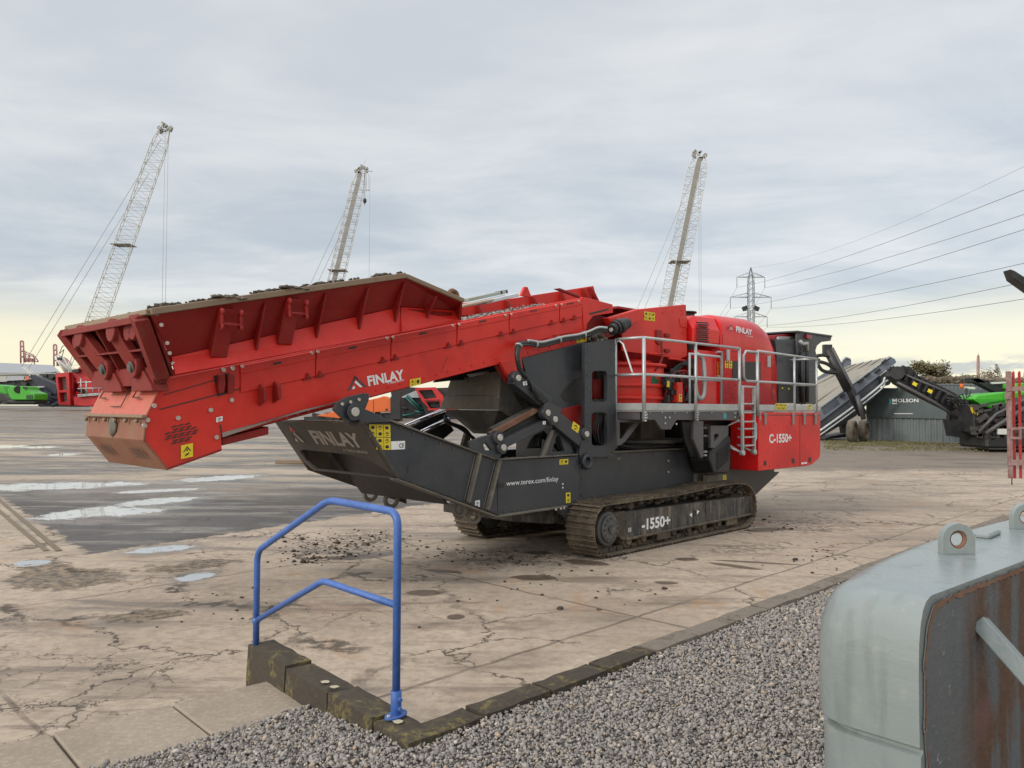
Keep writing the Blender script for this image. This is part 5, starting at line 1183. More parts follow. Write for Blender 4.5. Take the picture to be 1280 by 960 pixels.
for p in body.data.polygons:
    if len(p.vertices) > 4: p.use_smooth = False
    elif p.normal.y < -.9: p.use_smooth = False
try: body.data.set_sharp_from_angle(angle=rad(38))
except Exception as ex: print(ex)
# rusty mating face, slightly proud, with lip
prf = [(.028, 0), (.028, HZ - .40), (.012, HZ - .33), (.014, HZ - .15), (.04, HZ - .065), (.075, HZ - .025), (.13, HZ - .016), (2.55, HZ - .016), (2.55, 0)]
mb = MB(); random.seed(8)
pr2 = []
for i in range(len(prf) - 1):
    a_, b_ = prf[i], prf[i + 1]; nn_ = max(1, int(math.dist(a_, b_) / .018)) if i < 7 else 1
    for j in range(nn_): pr2.append((a_[0] + (b_[0] - a_[0]) * j / nn_ + (random.uniform(-.003, .004)), a_[1] + (b_[1] - a_[1]) * j / nn_ + random.uniform(-.006, .002) * (1 if a_[0] > .2 or i == 6 else .6)))
pr2.append(prf[-1]); mb.prism([V((a_, -.006, b_)) for a_, b_ in pr2], (0, .004, 0)); mb.build('inner_face', m_rf, cwt, bev=0)
mb = MB(); ed = [q_ for q_ in pr2 if q_[1] > .3][:-2]
for i in range(len(ed) - 1):
    (xa, za), (xb, zb_) = ed[i], ed[i + 1]
    wq_ = lambda s_: max(.0008, .011 * noise.noise(V((s_ * 23, 1, 2))) + .004 * noise.noise(V((s_ * 90, 1, 2))) + .0035)
    wa, wb = wq_(xa * 1.3 - za), wq_(xb * 1.3 - zb_); mb.add([V((xa - wa * .5, -.0085, za + wa)), V((xb - wb * .5, -.0085, zb_ + wb)), V((xb + .004, -.0085, zb_ - .006 - wb)), V((xa + .004, -.0085, za - .006 - wa))], [(0, 1, 2, 3)])
mb.build('chipped_edge', m_rust, cwt, bev=0)
for px, py, rr0 in ((1196, 692, 1), (1281, 661, 1)):
    p = CW(px, py); ang = 0
    if px > 1250: p = V((p.x, p.y, p.z))
    mb = MB(); pts = [V((-.056, 0, 0)), V((.056, 0, 0))] + [V((math.cos(rad(t)) * .056, 0, .044 + math.sin(rad(t)) * .056)) for t in range(0, 181, 15)]
    h_ = [V((math.cos(rad(t)) * .030, 0, .047 + math.sin(rad(t)) * .030)) for t in range(0, 360, 24)]
    Rr = Matrix.Rotation(rad(-38), 3, 'Z'); mb.prism([p + Rr @ (q + V((0, -.012, 0))) for q in pts], Rr @ V((0, .026, 0)), [[p + Rr @ (q + V((0, -.012, 0))) for q in h_]])
    le = mb.build('lifting_eye', m_cw, cwt, bev=.004, seg=2)
    mb = MB(); mb.ring(p + V((0, 0, .047)) + Rr @ V((0, .001, 0)), Rr @ V((0, 1, 0)), .030, .0095, 20, 6); mb.build('eye_rim', m_rust, le, bev=0)
p = CW(1235, 670); mb = MB(); mb.box(p + V((0, 0, .008)), (.16, .05, .02), Matrix.Rotation(rad(4), 3, 'Z')); mb.build('weld_plate', m_cw, cwt)
# box-section strut welded to the inner face
def CF(px, py, yy):
    o = V((0, 0, CAMZ)) - tb_; d = ray(px, py); oy = o.x * cn_.x + o.y * cn_.y; dy = d.x * cn_.x + d.y * cn_.y; t = (yy - oy) / dy; p = o + d * t
    return V((p.x * cd_.x + p.y * cd_.y, yy, p.z + cz - gz))
s0 = CF(1224, 777, -.006); s1 = CF(1300, 862, -.16)
d_ = (s1 - s0).normalized(); sd_ = d_.cross(V((0, 1, 0))).normalized(); up_ = sd_.cross(d_)
mb = MB(); mb.prism([s0 + sd_ * .022 + up_ * .022, s0 - sd_ * .022 + up_ * .022, s0 - sd_ * .022 - up_ * .022, s0 + sd_ * .022 - up_ * .022], s1 + d_ * .5 - s0); mb.build('strut', paint('strut_paint', (.15, .19, .20), .3, .15, (.2, .12, .07), 3, streak=.1), cwt, bev=.004, seg=2)
# ================================================================== BACKGROUND
def base(px, Y, dz=0.0): x = (px - 640) / F * Y; return V((x, Y, ground_z(x, Y) + dz))
def bplate(mb, px, Y, t, holes=()):
    return mb.prism([W(x, y, Y) for x, y in px], (0, t, 0), [[W(x, y, Y) for x, y in h] for h in holes])
def bld(mb, name, mat, t_, bev=0, **k):
    r_ = t_
    while r_.parent: r_ = r_.parent
    return mb.build(name, mat, t_, org=r_.location, bev=bev, **k)
# ---- cranes with lattice booms
def lattice(mb, a, b, w0, w1, nseg, r, side=V((1, 0, 0)), taper=.12, rb=None):
    """four-chord lattice boom between a and b, tapering at both ends"""
    a = V(a); b = V(b); d = (b - a).normalized(); s1 = (side - d * side.dot(d)).normalized(); s2 = d.cross(s1); rb = rb or r * .55
    def wid(f):
        w = w0 + (w1 - w0) * f
        if f < taper: w *= .35 + .65 * f / taper
        if f > 1 - taper: w *= .55 + .45 * (1 - f) / taper
        return w / 2
    cs = []
    for i in range(nseg + 1):
        f = i / nseg; c = a.lerp(b, f); w = wid(f); cs.append([c + s1 * w * sx + s2 * w * sy for sx, sy in ((-1, -1), (1, -1), (1, 1), (-1, 1))])
    for j in range(4):
        for i in range(nseg): mb.cyl(cs[i][j], cs[i + 1][j], r, n=4, caps=False)
        j2 = (j + 1) % 4
        for i in range(nseg):
            if i % 2 == 0: mb.cyl(cs[i][j], cs[i + 1][j2], rb, n=3, caps=False)
            else: mb.cyl(cs[i][j2], cs[i + 1][j], rb, n=3, caps=False)
            if i % 4 == 0: mb.cyl(cs[i][j], cs[i][j2], rb, n=3, caps=False)
    return cs
def crane(tip_px, low_px, Y, label, walkway, hook, w=1.5, hang=None, pend=None, wpx=24):
    tip = W(*tip_px, Y); low = W(*low_px, Y); d = (tip - low).normalized()
    gz_ = ground_z(low.x, Y) ; foot = low + d * ((gz_ + 2.2 - low.z) / d.z)
    t_ = thing('crawler_crane', label, 'crane', (foot.x, foot.y, gz_), 'lattice boom crawler cranes beyond the yard')
    wd_ = wpx / F * Y
    mb = MB(); lattice(mb, foot, tip, wd_, wd_ * .8, 56, .075 * Y / 160, V((1, .35, 0)), .06); bo = bld(mb, 'boom', m_crane, t_)
    if walkway:
        mb = MB(); off = V((0, -.6, 0)); lo = foot.lerp(tip, .03) - V((.12 * wd_, 0, 0)); hi = foot.lerp(tip, .985) - V((.02 * wd_, 0, 0)); sdx = V((wd_ * .17, 0, 0))
        mb.prism([lo - sdx + off, lo + sdx + off, hi + sdx * .8 + off, hi - sdx * .8 + off], (0, .15, 0)); bld(mb, 'walkway', m_cranegrey, bo)
    mb = MB(); random.seed(int(tip_px[0]))
    for i in range(9): mb.box(tip + V((random.uniform(-1, 1) * wd_ * .35, 0, random.uniform(-.25, .3) * wd_)), (wd_ * .2, wd_ * .2, wd_ * .12), Matrix.Rotation(random.random() * 3, 3, 'Y'))
    for s_ in (-.35, .3): mb.cyl(tip + V((s_ * wd_, -.2, 0)), tip + V((s_ * wd_, .2, 0)), wd_ * .12, n=12)
    bld(mb, 'boom_head', m_cranegrey, bo)
    mb = MB(); mid = foot.lerp(tip, .56); mb.box(mid, (wd_ * 1.1, wd_, .12)); mb.box(mid + V((-.3 * wd_, 0, .1)), (.35, .3, .3)); bld(mb, 'boom_joint', m_cranegrey, bo)
    mast = foot + V((-.16 * (tip - foot).length, 0, .10 * (tip - foot).length))
    for dx in (-.5, .9):
        mb = MB(); mb.cyl(mast + V((dx, 0, -dx * .3)), tip + V((-.3, 0, -.6)) + (foot - tip) * (.03 if dx < 0 else .16), .045 * Y / 160, n=4); bld(mb, 'pendant', m_cranegrey, t_)
    mb = MB(); mb.cyl(foot + V((-.5, .8, 0)), mast + V((0, .6, 0)), .12, n=6); mb.cyl(foot + V((-.5, -.8, 0)), mast + V((0, -.6, 0)), .12, n=6); mb.cyl(foot + V((-5, 0, 0)), mast, .1, n=6); bld(mb, 'mast', m_crane, t_)
    for i, (hx, hy) in enumerate(hang or []):
        mb = MB(); a_ = W(hx, tip_px[1] + 6, Y); b_ = W(hx - (tip_px[1] - hy) * -.0, hy, Y); b_ = V((a_.x - (0.02 if i else .02) * 0, a_.y, max(b_.z, gz_ + 1))); mb.cyl(a_, b_, .03 * Y / 160, n=4); bld(mb, 'hoist_rope', m_cranegrey, t_)
    if hook:
        mb = MB(); h_ = W(*hook, Y); mb.ball(h_, .55, (.8, .5, 1.2), 10); mb.cyl(h_ + V((0, 0, .5)), W(hook[0], tip_px[1], Y), .04, n=4); mb.cyl(h_ - V((0, 0, .5)), h_ - V((0, 0, 1)), .1, n=6); bld(mb, 'hook_block', m_black, t_)
        for dx in (6, 9): 
            mb = MB(); mb.cyl(W(tip_px[0] + dx, tip_px[1] + 3, Y), W(tip_px[0] + dx, tip_px[1] + 24, Y), .035, n=4); mb.box(W(tip_px[0] + dx, tip_px[1] + 24, Y), (.4, .2, .15)); bld(mb, 'pulley_rope', m_cranegrey, t_)
        mb = MB(); mb.cyl(tip, tip + V((1.1, 0, 3.4)), .06, n=4); mb.cyl(tip, tip + V((2.6, 0, 0)), .1, n=5); bld(mb, 'jib', m_crane, t_)
    # superstructure and tracks
    mb = MB(); mb.bb(foot + V((-6.5, -1.6, -1.1)), foot + V((1.2, 1.6, 1.2))); mb.bb(foot + V((-7.5, -2.2, -1.0)), foot + V((-6, 2.2, 1.4))); bld(mb, 'machinery_house', m_crane, t_, bev=.08)
    mb = MB(); mb.bb(foot + V((.2, -2.6, -.9)), foot + V((1.9, -1.4, 1.1))); bld(mb, 'cab', m_glassdk, t_, bev=.1)
    for s_ in (-2.6, 2.0): mb = MB(); mb.bb(foot + V((-5, s_, -2.2)), foot + V((3, s_ + .9, -1.15))); bld(mb, 'track', m_black, t_, bev=.3, seg=3)
    return t_
crane((207, 160), (119, 405), 165, 'white lattice boom crawler crane, leftmost and tallest, with two hoist ropes hanging from its tip', False, None, hang=[(206.5, 384), (210.5, 384)], wpx=22)
crane((452, 214), (418, 358), 190, 'white lattice boom crane in the middle with a black hook block hanging near its tip', True, (456, 251), hang=[(462.5, 352)], wpx=20)
crane((875, 194), (839, 380), 175, 'white lattice boom crane behind the feed box, with a wide grey walkway up its boom', True, None, hang=[(873.5, 392), (876, 392)], wpx=22)
# ---- pylon and power lines
PY = 285.0
pt_ = W(938.5, 334.5, PY); pz = ground_z(pt_.x, PY); pyl = thing('electricity_pylon', 'tall grey steel lattice electricity pylon with three pairs of arms, behind the engine hood', 'pylon', (pt_.x, PY, pz))
m_pyl = flat('galvanised_lattice', (.20, .21, .22), .6)
def pw(z): return 1.0 + max(0, (W(938, 410, PY).z - z)) * .075
mb = MB(); zt_ = pt_.z; zs = [zt_ - 2.2 * i for i in range(int((zt_ - pz) / 2.2) + 1)] + [pz]
prev = None
for z in zs:
    f = (zt_ - z); w = .12 + min(1.0, f / 5) * .85 + max(0, f - 22) * .09
    cs = [V((pt_.x + sx * w, PY + sy * w, z)) for sx, sy in ((-1, -1), (1, -1), (1, 1), (-1, 1))]
    if prev:
        for j in range(4):
            mb.cyl(prev[j], cs[j], .13, n=4, caps=False); mb.cyl(prev[j], cs[(j + 1) % 4], .07, n=3, caps=False); mb.cyl(prev[(j + 1) % 4], cs[j], .07, n=3, caps=False)
    prev = cs
bld(mb, 'tower', m_pyl, pyl)
arms = [(346.5, 17.5, 13), (371.5, 25.5, 14), (396, 20.5, 13)]; tips = []
for y, hw, drop in arms:
    c = W(938.5, y, PY); h = hw / F * PY
    for s_ in (-1, 1):
        mb = MB(); e_ = c + V((s_ * h, 0, 0))
        for sy in (-1, 1):
            mb.cyl(c + V((s_ * .8, sy * .8, .0)), e_, .10, n=4); mb.cyl(c + V((s_ * .8, sy * .8, 1.6)), e_, .08, n=4)
        for f in (.25, .5, .75): mb.cyl(c.lerp(e_, f) + V((0, -.8 * (1 - f), 0)), c.lerp(e_, f) + V((0, .8 * (1 - f), 1.5 * (1 - f))), .05, n=3)
        am = bld(mb, 'cross_arm', m_pyl, pyl)
        mb = MB(); mb.cyl(e_, e_ - V((0, 0, drop / F * PY)), .11, n=6); bld(mb, 'insulator', m_pyl, am); tips.append((s_, e_ - V((0, 0, drop / F * PY))))
m_wire = flat('aluminium_cable', (.16, .16, .17), .6)
def cable(a, b, sag, r, label, tail=None):
    t_ = MB(); pts = []
    for i in range(41):
        f = i / 40; p = a.lerp(b, f); p.z -= sag * 4 * f * (1 - f); pts.append(p)
    if tail is not None: 
        L_ = [a.lerp(tail, i / 12) - V((0, 0, 5 * 4 * (i / 12) * (1 - i / 12))) for i in range(12, 0, -1)]; pts = L_ + pts
    o = V(a)
    t_.tube([p for p in pts], r, 5); ob = t_.build('power_cable', m_wire, org=o, bev=0); tag(ob, label, 'power cable', 'overhead power cables')
ends = {(0, 1): (195, 1400, 60), (0, -1): (127, 1400, 60), (1, 1): (240, 1400, 60), (1, -1): (176, 1400, 60)}
def nearpt(px, py, Y=95): return W(px, py, Y)
TL_ = W(895, 400, 560)
labs = {0: 'overhead power cable from the left tip of the top pylon arm', 1: 'overhead power cable from the right tip of the top pylon arm', 2: 'overhead power cable from the left tip of the middle pylon arm', 3: 'overhead power cable from the right tip of the middle pylon arm', 4: 'overhead power cable from the left tip of the lowest pylon arm', 5: 'lowest overhead power cable, from the right tip of the lowest pylon arm'}
edge = {0: (1300, 212), 1: (1300, 248), 2: (1300, 263), 3: (1300, 311), 4: (1300, 331), 5: (1300, 357)}
for i, (s_, p) in enumerate(tips):
    b_ = W(*edge[i], 105); dirx = (b_ - p); q = p + dirx * 1.3
    cable(p, q, 2.0 if i % 2 else 2.6, .042, labs[i], tail=W(p.x / PY * F + 640 - 55, 418, 420))
cable(pt_, pt_ + (W(1300, 165, 105) - pt_) * 1.3, 5, .022, 'thin faint earth wire from the top of the pylon, highest of the cables')
# floodlight pole in front of the pylon
fy = 150; ft_ = W(938, 388, fy); fz = ground_z(ft_.x, fy); fl_ = thing('floodlight_mast', 'slim grey mast with two black floodlights, in front of the pylon', 'floodlight', (ft_.x, fy, fz))
mb = MB(); mb.cyl((ft_.x, fy, fz), ft_, .14, .08, n=8); mb.bb(ft_ + V((-1.3, -.1, -.1)), ft_ + V((1.3, .1, 0))); bld(mb, 'mast', m_pyl, fl_)
for s_ in (-1, 1): mb = MB(); mb.box(ft_ + V((s_ * 1.1, -.2, .35)), (1.0, .25, .8), Matrix.Rotation(rad(25 * s_), 3, 'Y')); bld(mb, 'lamp', m_black, fl_)
# black floodlight head entering at the right edge
fp_ = W(1262, 336, 18); lp = thing('yard_floodlight', 'black floodlight head on an arm at the right edge of the picture', 'floodlight', (W(1330, 520, 18).x, 18, ground_z(W(1330, 520, 18).x, 18)))
mb = MB(); a_ = W(1263, 336, 18); b_ = W(1298, 361, 18); d = (b_ - a_).normalized(); n_ = V((-d.z, 0, d.x)); mb.prism([a_, a_ + d * .12 + n_ * .03, b_ + n_ * .06, b_ - n_ * .14, a_ + d * .2 - n_ * .14], (0, .3, 0)); bld(mb, 'lamp_head', m_black, lp, bev=.02)
mb = MB(); c_ = V((lp.location.x, 18, 0)); mb.tube([b_, V((c_.x, 18.1, b_.z - .2)), V((c_.x, 18.1, lp.location.z))], .05, 10); bld(mb, 'pole', m_black, lp)
mb = MB(); p = W(1281, 345, 18) + V((0, -.01, 0)); mb.box(p, (.05, .02, .03)); bld(mb, 'bracket_bolt', m_pin, lp)
# ---- red gate at the right
gy = 17.0
def GW(x, y): return W(x, y, gy)
gb_ = GW(1266, 606); gt = thing('red_gate', 'weathered red steel gate with flat uprights, open at the right edge', 'gate', (gb_.x, gy, ground_z(gb_.x, gy)))
m_gate = paint('faded_gate_red', (.40, .02, .02), .55, .25, (.25, .12, .10), 3, streak=.3); m_gpost = paint('peeling_gate_post', (.25, .12, .11), .6, .8, (.30, .28, .27), 4, streak=.5)
mb = MB(); bplate(mb, [(1259.5, 464), (1264.5, 464), (1267, 598), (1262.5, 598)], gy, .08); bld(mb, 'gate_post', m_gpost, gt, bev=.005)
mb = MB(); mb.cyl(GW(1264.8, 598), GW(1264.8, 606), .012, n=6); bld(mb, 'drop_bolt', m_black, gt)
for x in (1267, 1274.5, 1282, 1290, 1298):
    mb = MB(); p0, p1 = (x - 1.7, 466), (x + 1.6 + 1.8, 598); bplate(mb, [(x - 1.7, 466), (x, 463.5), (x + 1.4, 466), (x + 3.4, 598), (x + .2, 598)], gy + .1 + .0, .02); bld(mb, 'upright', m_gate, gt)
for y0, y1, m__ in ((483.5, 489, m_gpost), (534, 537, m_gpost), (575, 582, m_gpost)):
    mb = MB(); bplate(mb, [(1260, y0), (1300, y0 - 1), (1300, y1 - 1), (1260, y1)], gy - .02, .03); bld(mb, 'cross_rail', m__, gt)
mb = MB(); bplate(mb, [(1264, 535), (1277, 535), (1277, 549), (1264, 549)], gy - .05, .03, [[(1266, 537.5), (1275, 537.5), (1275, 546), (1266, 546)]]); bplate(mb, [(1256, 493), (1264, 490), (1264, 499), (1257, 498)], gy - .04, .03); bld(mb, 'lock_box', m_gpost, gt)
# ---- shipping containers
m_cont = paint('grey_green_container', (.115, .135, .14), .5, .3, (.17, .17, .155), .8, streak=.25); m_sign = paint('dark_green_sign', (.060, .080, .084), .5, .25, (.10, .11, .10), .7, streak=.15)
def container(a, b, hgt, label, dep=2.4, mat=None):
    a = V(a); b = V(b); d = (b - a); d.z = 0; L = d.length; d.normalize(); n_ = V((-d.y, d.x, 0)); n_ = n_ if n_.y > 0 else -n_
    t_ = thing('shipping_container', label, 'container', a, 'shipping containers along the back of the yard')
    zt = lambda f: a.z + (b.z - a.z) * f
    mb = MB(); n = int(L / .28); prof = []
    for i in range(n):
        for f, o_ in ((0, 0), (.3, 0), (.5, .04), (.8, .04)): prof.append((i + f) / n * L if False else None)
    pts = []
    for i in range(n):
        for f, o_ in ((0, .0), (.32, .0), (.5, .045), (.82, .045)): pts.append((min(L, (i + f) * L / n), o_))
    pts.append((L, 0)); zb_ = min(a.z, b.z) + .12
    v = []
    for s_, o_ in pts: p = a + d * s_ + n_ * (.03 + o_); v += [V((p.x, p.y, zb_)), V((p.x, p.y, zb_ + hgt - .22))]
    mb.add(v, [(2 * i, 2 * i + 2, 2 * i + 3, 2 * i + 1) for i in range(len(pts) - 1)]); bld(mb, 'corrugated_side', mat or m_cont, t_)
    mb = MB()
    for z_, h_ in ((zb_ - .12, .13), (zb_ + hgt - .23, .11)): p = V((a.x, a.y, z_)); mb.prism([p, p + d * L, p + d * L + n_ * dep, p + n_ * dep], (0, 0, h_))
    for s_ in (0, L - .12): p = a + d * s_; p.z = zb_; mb.prism([p, p + d * .12, p + d * .12 + n_ * .12, p + n_ * .12], (0, 0, hgt - .2))
    p = a + n_ * dep; p.z = zb_; mb.prism([p, p + d * L, p + d * L - n_ * .05, p - n_ * .05], (0, 0, hgt - .2))
    for s_ in (0.02, L - .07): p = a + d * s_; p.z = zb_; mb.prism([p, p + n_ * dep, p + n_ * dep + d * .05, p + d * .05], (0, 0, hgt - .2))
    bld(mb, 'frame', mat or m_cont, t_, bev=.01); return t_, d, n_, zb_
ca = base(1083, 44); cb_ = base(1246, 39.3)
ct, cdr, cnr, czb = container(ca, cb_, 2.62, 'grey corrugated shipping container with a dark MOLSON sign panel on its side')
def CP(px, py, off=0.0):
    o = V((0, 0, CAMZ)); d = ray(px, py); t = (ca - o - cnr * off).dot(cnr) / d.dot(cnr); return o + d * t
mb = MB(); q = [CP(1083, 484.5, .02), CP(1240, 487, .02), CP(1240, 525, .02), CP(1083, 521.5, .02)]
mb.prism(q, -cnr * .03); sg = bld(mb, 'sign_panel', m_sign, ct)
_m0 = CP(1115.5, 502.7, .052) - ct.location; _m1 = CP(1121.2, 502.7, .052) - ct.location
poly_on(_m0, _m1 - _m0, V((0, 0, .19)), [[(0, 0), (.2, 0), (.2, 1), (0, 1)], [(.8, 0), (1, 0), (1, 1), (.8, 1)], [(.2, 1), (.2, .55), (.5, .05), (.5, .5)], [(.5, .5), (.5, .05), (.8, .55), (.8, 1)]], m_white, 'lettering', sg, .004)
ob = text('OLSON', CP(1122.2, 502.7, .052), CP(1148, 502.7, .052), (0, 0, 1), .19, m_white, 'lettering', sg, .012, org=ct.location)
def signrect(x0, y0, x1, y1, mat, nm): mb = MB(); mb.prism([CP(x0, y0, .052), CP(x1, y0, .052), CP(x1, y1, .052), CP(x0, y1, .052)], -cnr * .004); return bld(mb, nm, mat, sg)
signrect(1111.5, 498.5, 1114, 505, m_teal, 'logo_bar')
text('green', CP(1115.5, 504.8, .052), CP(1121.5, 504.8, .052), (0, 0, 1), .06, m_white, 'lettering', sg, .01, org=ct.location) if False else signrect(1115.5, 503.8, 1121.5, 504.9, m_white, 'small_print')
signrect(1117.5, 516.7, 1141, 517.4, m_white, 'small_print')
cc1 = base(1249, 39.2); dd_ = (cb_ - ca).normalized(); container(cc1, cc1 + V((dd_.x * 6.05, dd_.y * 6.05, 0)), 2.62, 'grey shipping container behind the green crusher, to the right of the sign')
c2 = base(1130, 62); c2.z += .0; container(c2, c2 + V((12.1, -3, 0)), 3.3, 'pale grey shipping container in the row behind, only its top edge showing', mat=m_cont)
# ---- grey wheeled stacker conveyor
sy0 = 42.0
wh = base(1066, sy0); stk = thing('stacker_conveyor', 'blue-grey mobile stacker conveyor with a worn belt, standing on big earthmover tyres', 'conveyor', (wh.x, sy0, wh.z))
def SW(x, y, Y=sy0): return W(x, y, Y)
mb = MB(); bplate(mb, [(1000, 528), (1113, 445.5), (1119, 449), (1120.6, 453), (1099, 470), (1060, 501), (1027, 526), (1000, 546)], sy0, .15); sf = bld(mb, 'side_frame', m_bluegrey, stk, bev=.02)
mb = MB(); bplate(mb, [(1000, 526.5), (1112, 445), (1113, 446.5), (1000, 529)], sy0 - .08, .1); bld(mb, 'frame_edge', m_galv, sf)
# belt going back (away) from the frame
mb = MB(); a_, b_ = SW(1000, 527.5), SW(1112, 446); off = V((-3.6, 4.2, 0)); 
far_a = W(955, 508, sy0 + 5); far_b = W(1060, 457, sy0 + 5)
mb.add([a_, b_, far_b, far_a, a_ - V((0, 0, .1)), b_ - V((0, 0, .1)), far_b - V((0, 0, .1)), far_a - V((0, 0, .1))], [(0, 1, 2, 3), (7, 6, 5, 4), (0, 4, 5, 1), (2, 6, 7, 3), (1, 5, 6, 2), (0, 3, 7, 4)]); bld(mb, 'belt', m_belt, stk)
mb = MB(); 
for f in (.2, .4, .6, .8): p = a_.lerp(far_a, f); q = b_.lerp(far_b, f); mb.cyl(p + V((0, 0, .015)), q + V((0, 0, .015)), .022, n=5)
bld(mb, 'belt_ridge', m_chute, stk)
mb = MB(); bplate(mb, [(955, 515), (1053, 452), (1059, 447), (1064, 450), (1064, 459), (1058, 462), (955, 524)], sy0 + 5, .15); bld(mb, 'far_frame', m_bluegrey, stk)
mb = MB(); bplate(mb, [(1000, 545), (1027, 524), (1060, 500), (1099, 469), (1105, 478), (1098, 486), (1064, 513), (1026, 539), (1000, 556)], sy0 + .12, .2); bld(mb, 'lower_shade_band', paint('bluegrey_shade', (.045, .05, .062), .45, .4, (.1, .09, .08), 1), stk, bev=.02)  # dark band put in for the shadow below the side frame
mb = MB(); mb.tube(smooth_path([W(1050, 456, sy0 + 4.9), W(1056, 447, sy0 + 4.9), W(1063, 449, sy0 + 4.9)], 4), .05, 6); bld(mb, 'guard_hoop', m_galv, stk)
for x, y in ((1083, 469), (1075, 476), (1096, 464), (1052, 495), (1104, 452)):
    mb = MB(); p = SW(x, y) + V((0, -.12, 0)); mb.box(p, (.28, .12, .12), Matrix.Rotation(rad(-38), 3, 'Y')); bld(mb, 'fitting', m_black, sf)
mb = MB(); bplate(mb, [(1028, 511), (1046, 498), (1050, 505), (1030, 519)], sy0 - .01, .01); bld(mb, 'dark_patch', paint('dark_bluegrey', (.07, .085, .11), .3, .1), sf)
mb = MB(); bplate(mb, [(1098, 471), (1118, 456), (1116, 462), (1100, 474)], sy0 - .02, .01); bld(mb, 'shadow_panel', m_black, sf)
mb = MB(); pth = [SW(x, y) + V((0, -.35, 0)) for x, y in [(1018, 541), (1064, 508), (1098, 481), (1102, 473), (1112, 468), (1130, 465), (1140, 465)]]; mb.tube(smooth_path(pth, 4), .07, 6); mb.tube([p + V((0, 0, -.22)) for p in smooth_path(pth, 4)], .05, 6); rl = bld(mb, 'service_rail', m_galv, stk)
mb = MB(); bplate(mb, [(1104, 470), (1140, 462), (1142, 467), (1118, 475), (1104, 480)], sy0 + .2, .3); bplate(mb, [(1117, 458), (1138, 458), (1138, 463), (1117, 464)], sy0 + .3, .5); bld(mb, 'head_drive', m_black, stk, bev=.02)
mb = MB(); mb.cyl(SW(1105, 477) + V((0, -.3, 0)), SW(1105, 477) + V((0, .3, 0)), .22, n=14); bld(mb, 'drive_pulley', m_black, stk)
mb = MB(); bplate(mb, [(1022, 541), (1090, 492), (1092, 497), (1070, 520), (1024, 548)], sy0 + .3, .2); bplate(mb, [(1040, 545), (1062, 541), (1062, 546), (1030, 549)], sy0 + 1, 1.2); bplate(mb, [(1050, 520), (1058, 518), (1062, 540), (1054, 542)], sy0 + .5, .4); bld(mb, 'chassis', m_black, stk)
# ram mast (in front)
mb = MB(); q0, q1 = W(1034, 437, 40.5), W(1076, 519, 40.5); d = (q1 - q0).normalized(); mb.cyl(q0, q0.lerp(q1, .62), .22, n=10); mb.cyl(q0.lerp(q1, .2), q1, .13, n=10); mb.box(q0, (.4, .3, .5)); mb.box(q0.lerp(q1, .28), (.55, .3, .5)); rm_ = bld(mb, 'lift_ram', m_black, stk)
mb = MB(); o_ = V((.20, -.1, .08)); mb.cyl(q0 + o_, q1 + o_, .09, n=8); mb.cyl(q0.lerp(q1, .7) + V((.25, -.15, 0)), q1 + V((.1, -.1, -.2)), .13, n=8); bld(mb, 'ram_rod', m_greyl, rm_)
for pl_ in ([(1020, 445), (1030, 444), (1040, 447), (1040, 450)], [(1022, 455), (1028, 463), (1040, 466), (1048, 466)], [(1024, 452), (1034, 455), (1044, 462)]):
    mb = MB(); mb.tube(smooth_path([W(x, y, 40.4) for x, y in pl_], 4), .09, 6); bld(mb, 'hose', m_rubber, rm_)
mb = MB(); bplate(mb, [(1076, 507), (1080, 509), (1080, 521), (1073, 520)], 40.8, .2); bplate(mb, [(1079, 508), (1082, 512), (1082, 524), (1079, 522)], 41.2, .2); bld(mb, 'axle_bracket', m_skid, stk)
m_tyre = paint('dusty_tyre', (.07, .062, .05), .85, .8, (.20, .165, .12), 2, bump=.3); m_rim = paint('orange_rust_rim', (.32, .12, .05), .6, .5, (.2, .14, .1), 3)
for px, yy in ((1065, 41.0), (1079.5, 41.9)):
    g_ = base(px, yy); r = .56; c = g_ + V((0, 0, r)); axd = V((.80, -.62, 0)).normalized()
    mb = MB(); 
    prof_ = [(-.17, .58), (-.19, .8), (-.17, .95), (-.08, 1.0), (.08, 1.0), (.17, .95), (.19, .8), (.17, .58)]
    e1_ = V((0, 0, 1)); e2_ = axd.cross(e1_); ringz = []
    for i in range(30): t = 2 * math.pi * i / 30; ringz.append([c + axd * a_ + (e1_ * math.cos(t) + e2_ * math.sin(t)) * r * b_ * (1.0 + (.02 if (i % 2 and abs(a_) < .22) else 0)) for a_, b_ in prof_])
    mb.loft(ringz + [ringz[0]], False, True); wq = bld(mb, 'wheel', m_tyre, stk)
    mb = MB(); mb.cyl(c - axd * .14, c + axd * .10, r * .60, n=22); bld(mb, 'rim', m_rim, wq); mb = MB(); mb.cyl(c + axd * .10, c + axd * .16, r * .25, n=14); bld(mb, 'hub', m_rust, wq)
# ---- green crusher at the right with a black folding conveyor
ry = 34.0; rbse = base(1235, ry); gcr = thing('green_crusher', 'bright green mobile crusher with long black raised conveyor, behind the red gate', 'crusher', (rbse.x, ry, rbse.z))
def RP(mb, pts, Y=ry, t=.4, holes=()): return bplate(mb, pts, Y, t, holes)
mb = MB(); a_ = [(1120, 460), (1150, 470), (1186, 487), (1220, 506), (1240, 523), (1236, 533), (1216, 527), (1190, 512), (1160, 497), (1128, 480), (1117, 470)]
RP(mb, a_, 36.5, .9); cvr = bld(mb, 'product_conveyor', m_black, gcr, bev=.02)
mb = MB(); mb.tube([W(1126, 466, 36.3), W(1180, 489, 36.3), W(1228, 514, 36.3)], .05, 6); mb.tube([W(1122, 478, 36.3), W(1170, 504, 36.3), W(1200, 525, 36.3)], .07, 6); bld(mb, 'side_rail', m_greyl, cvr)
mb = MB()
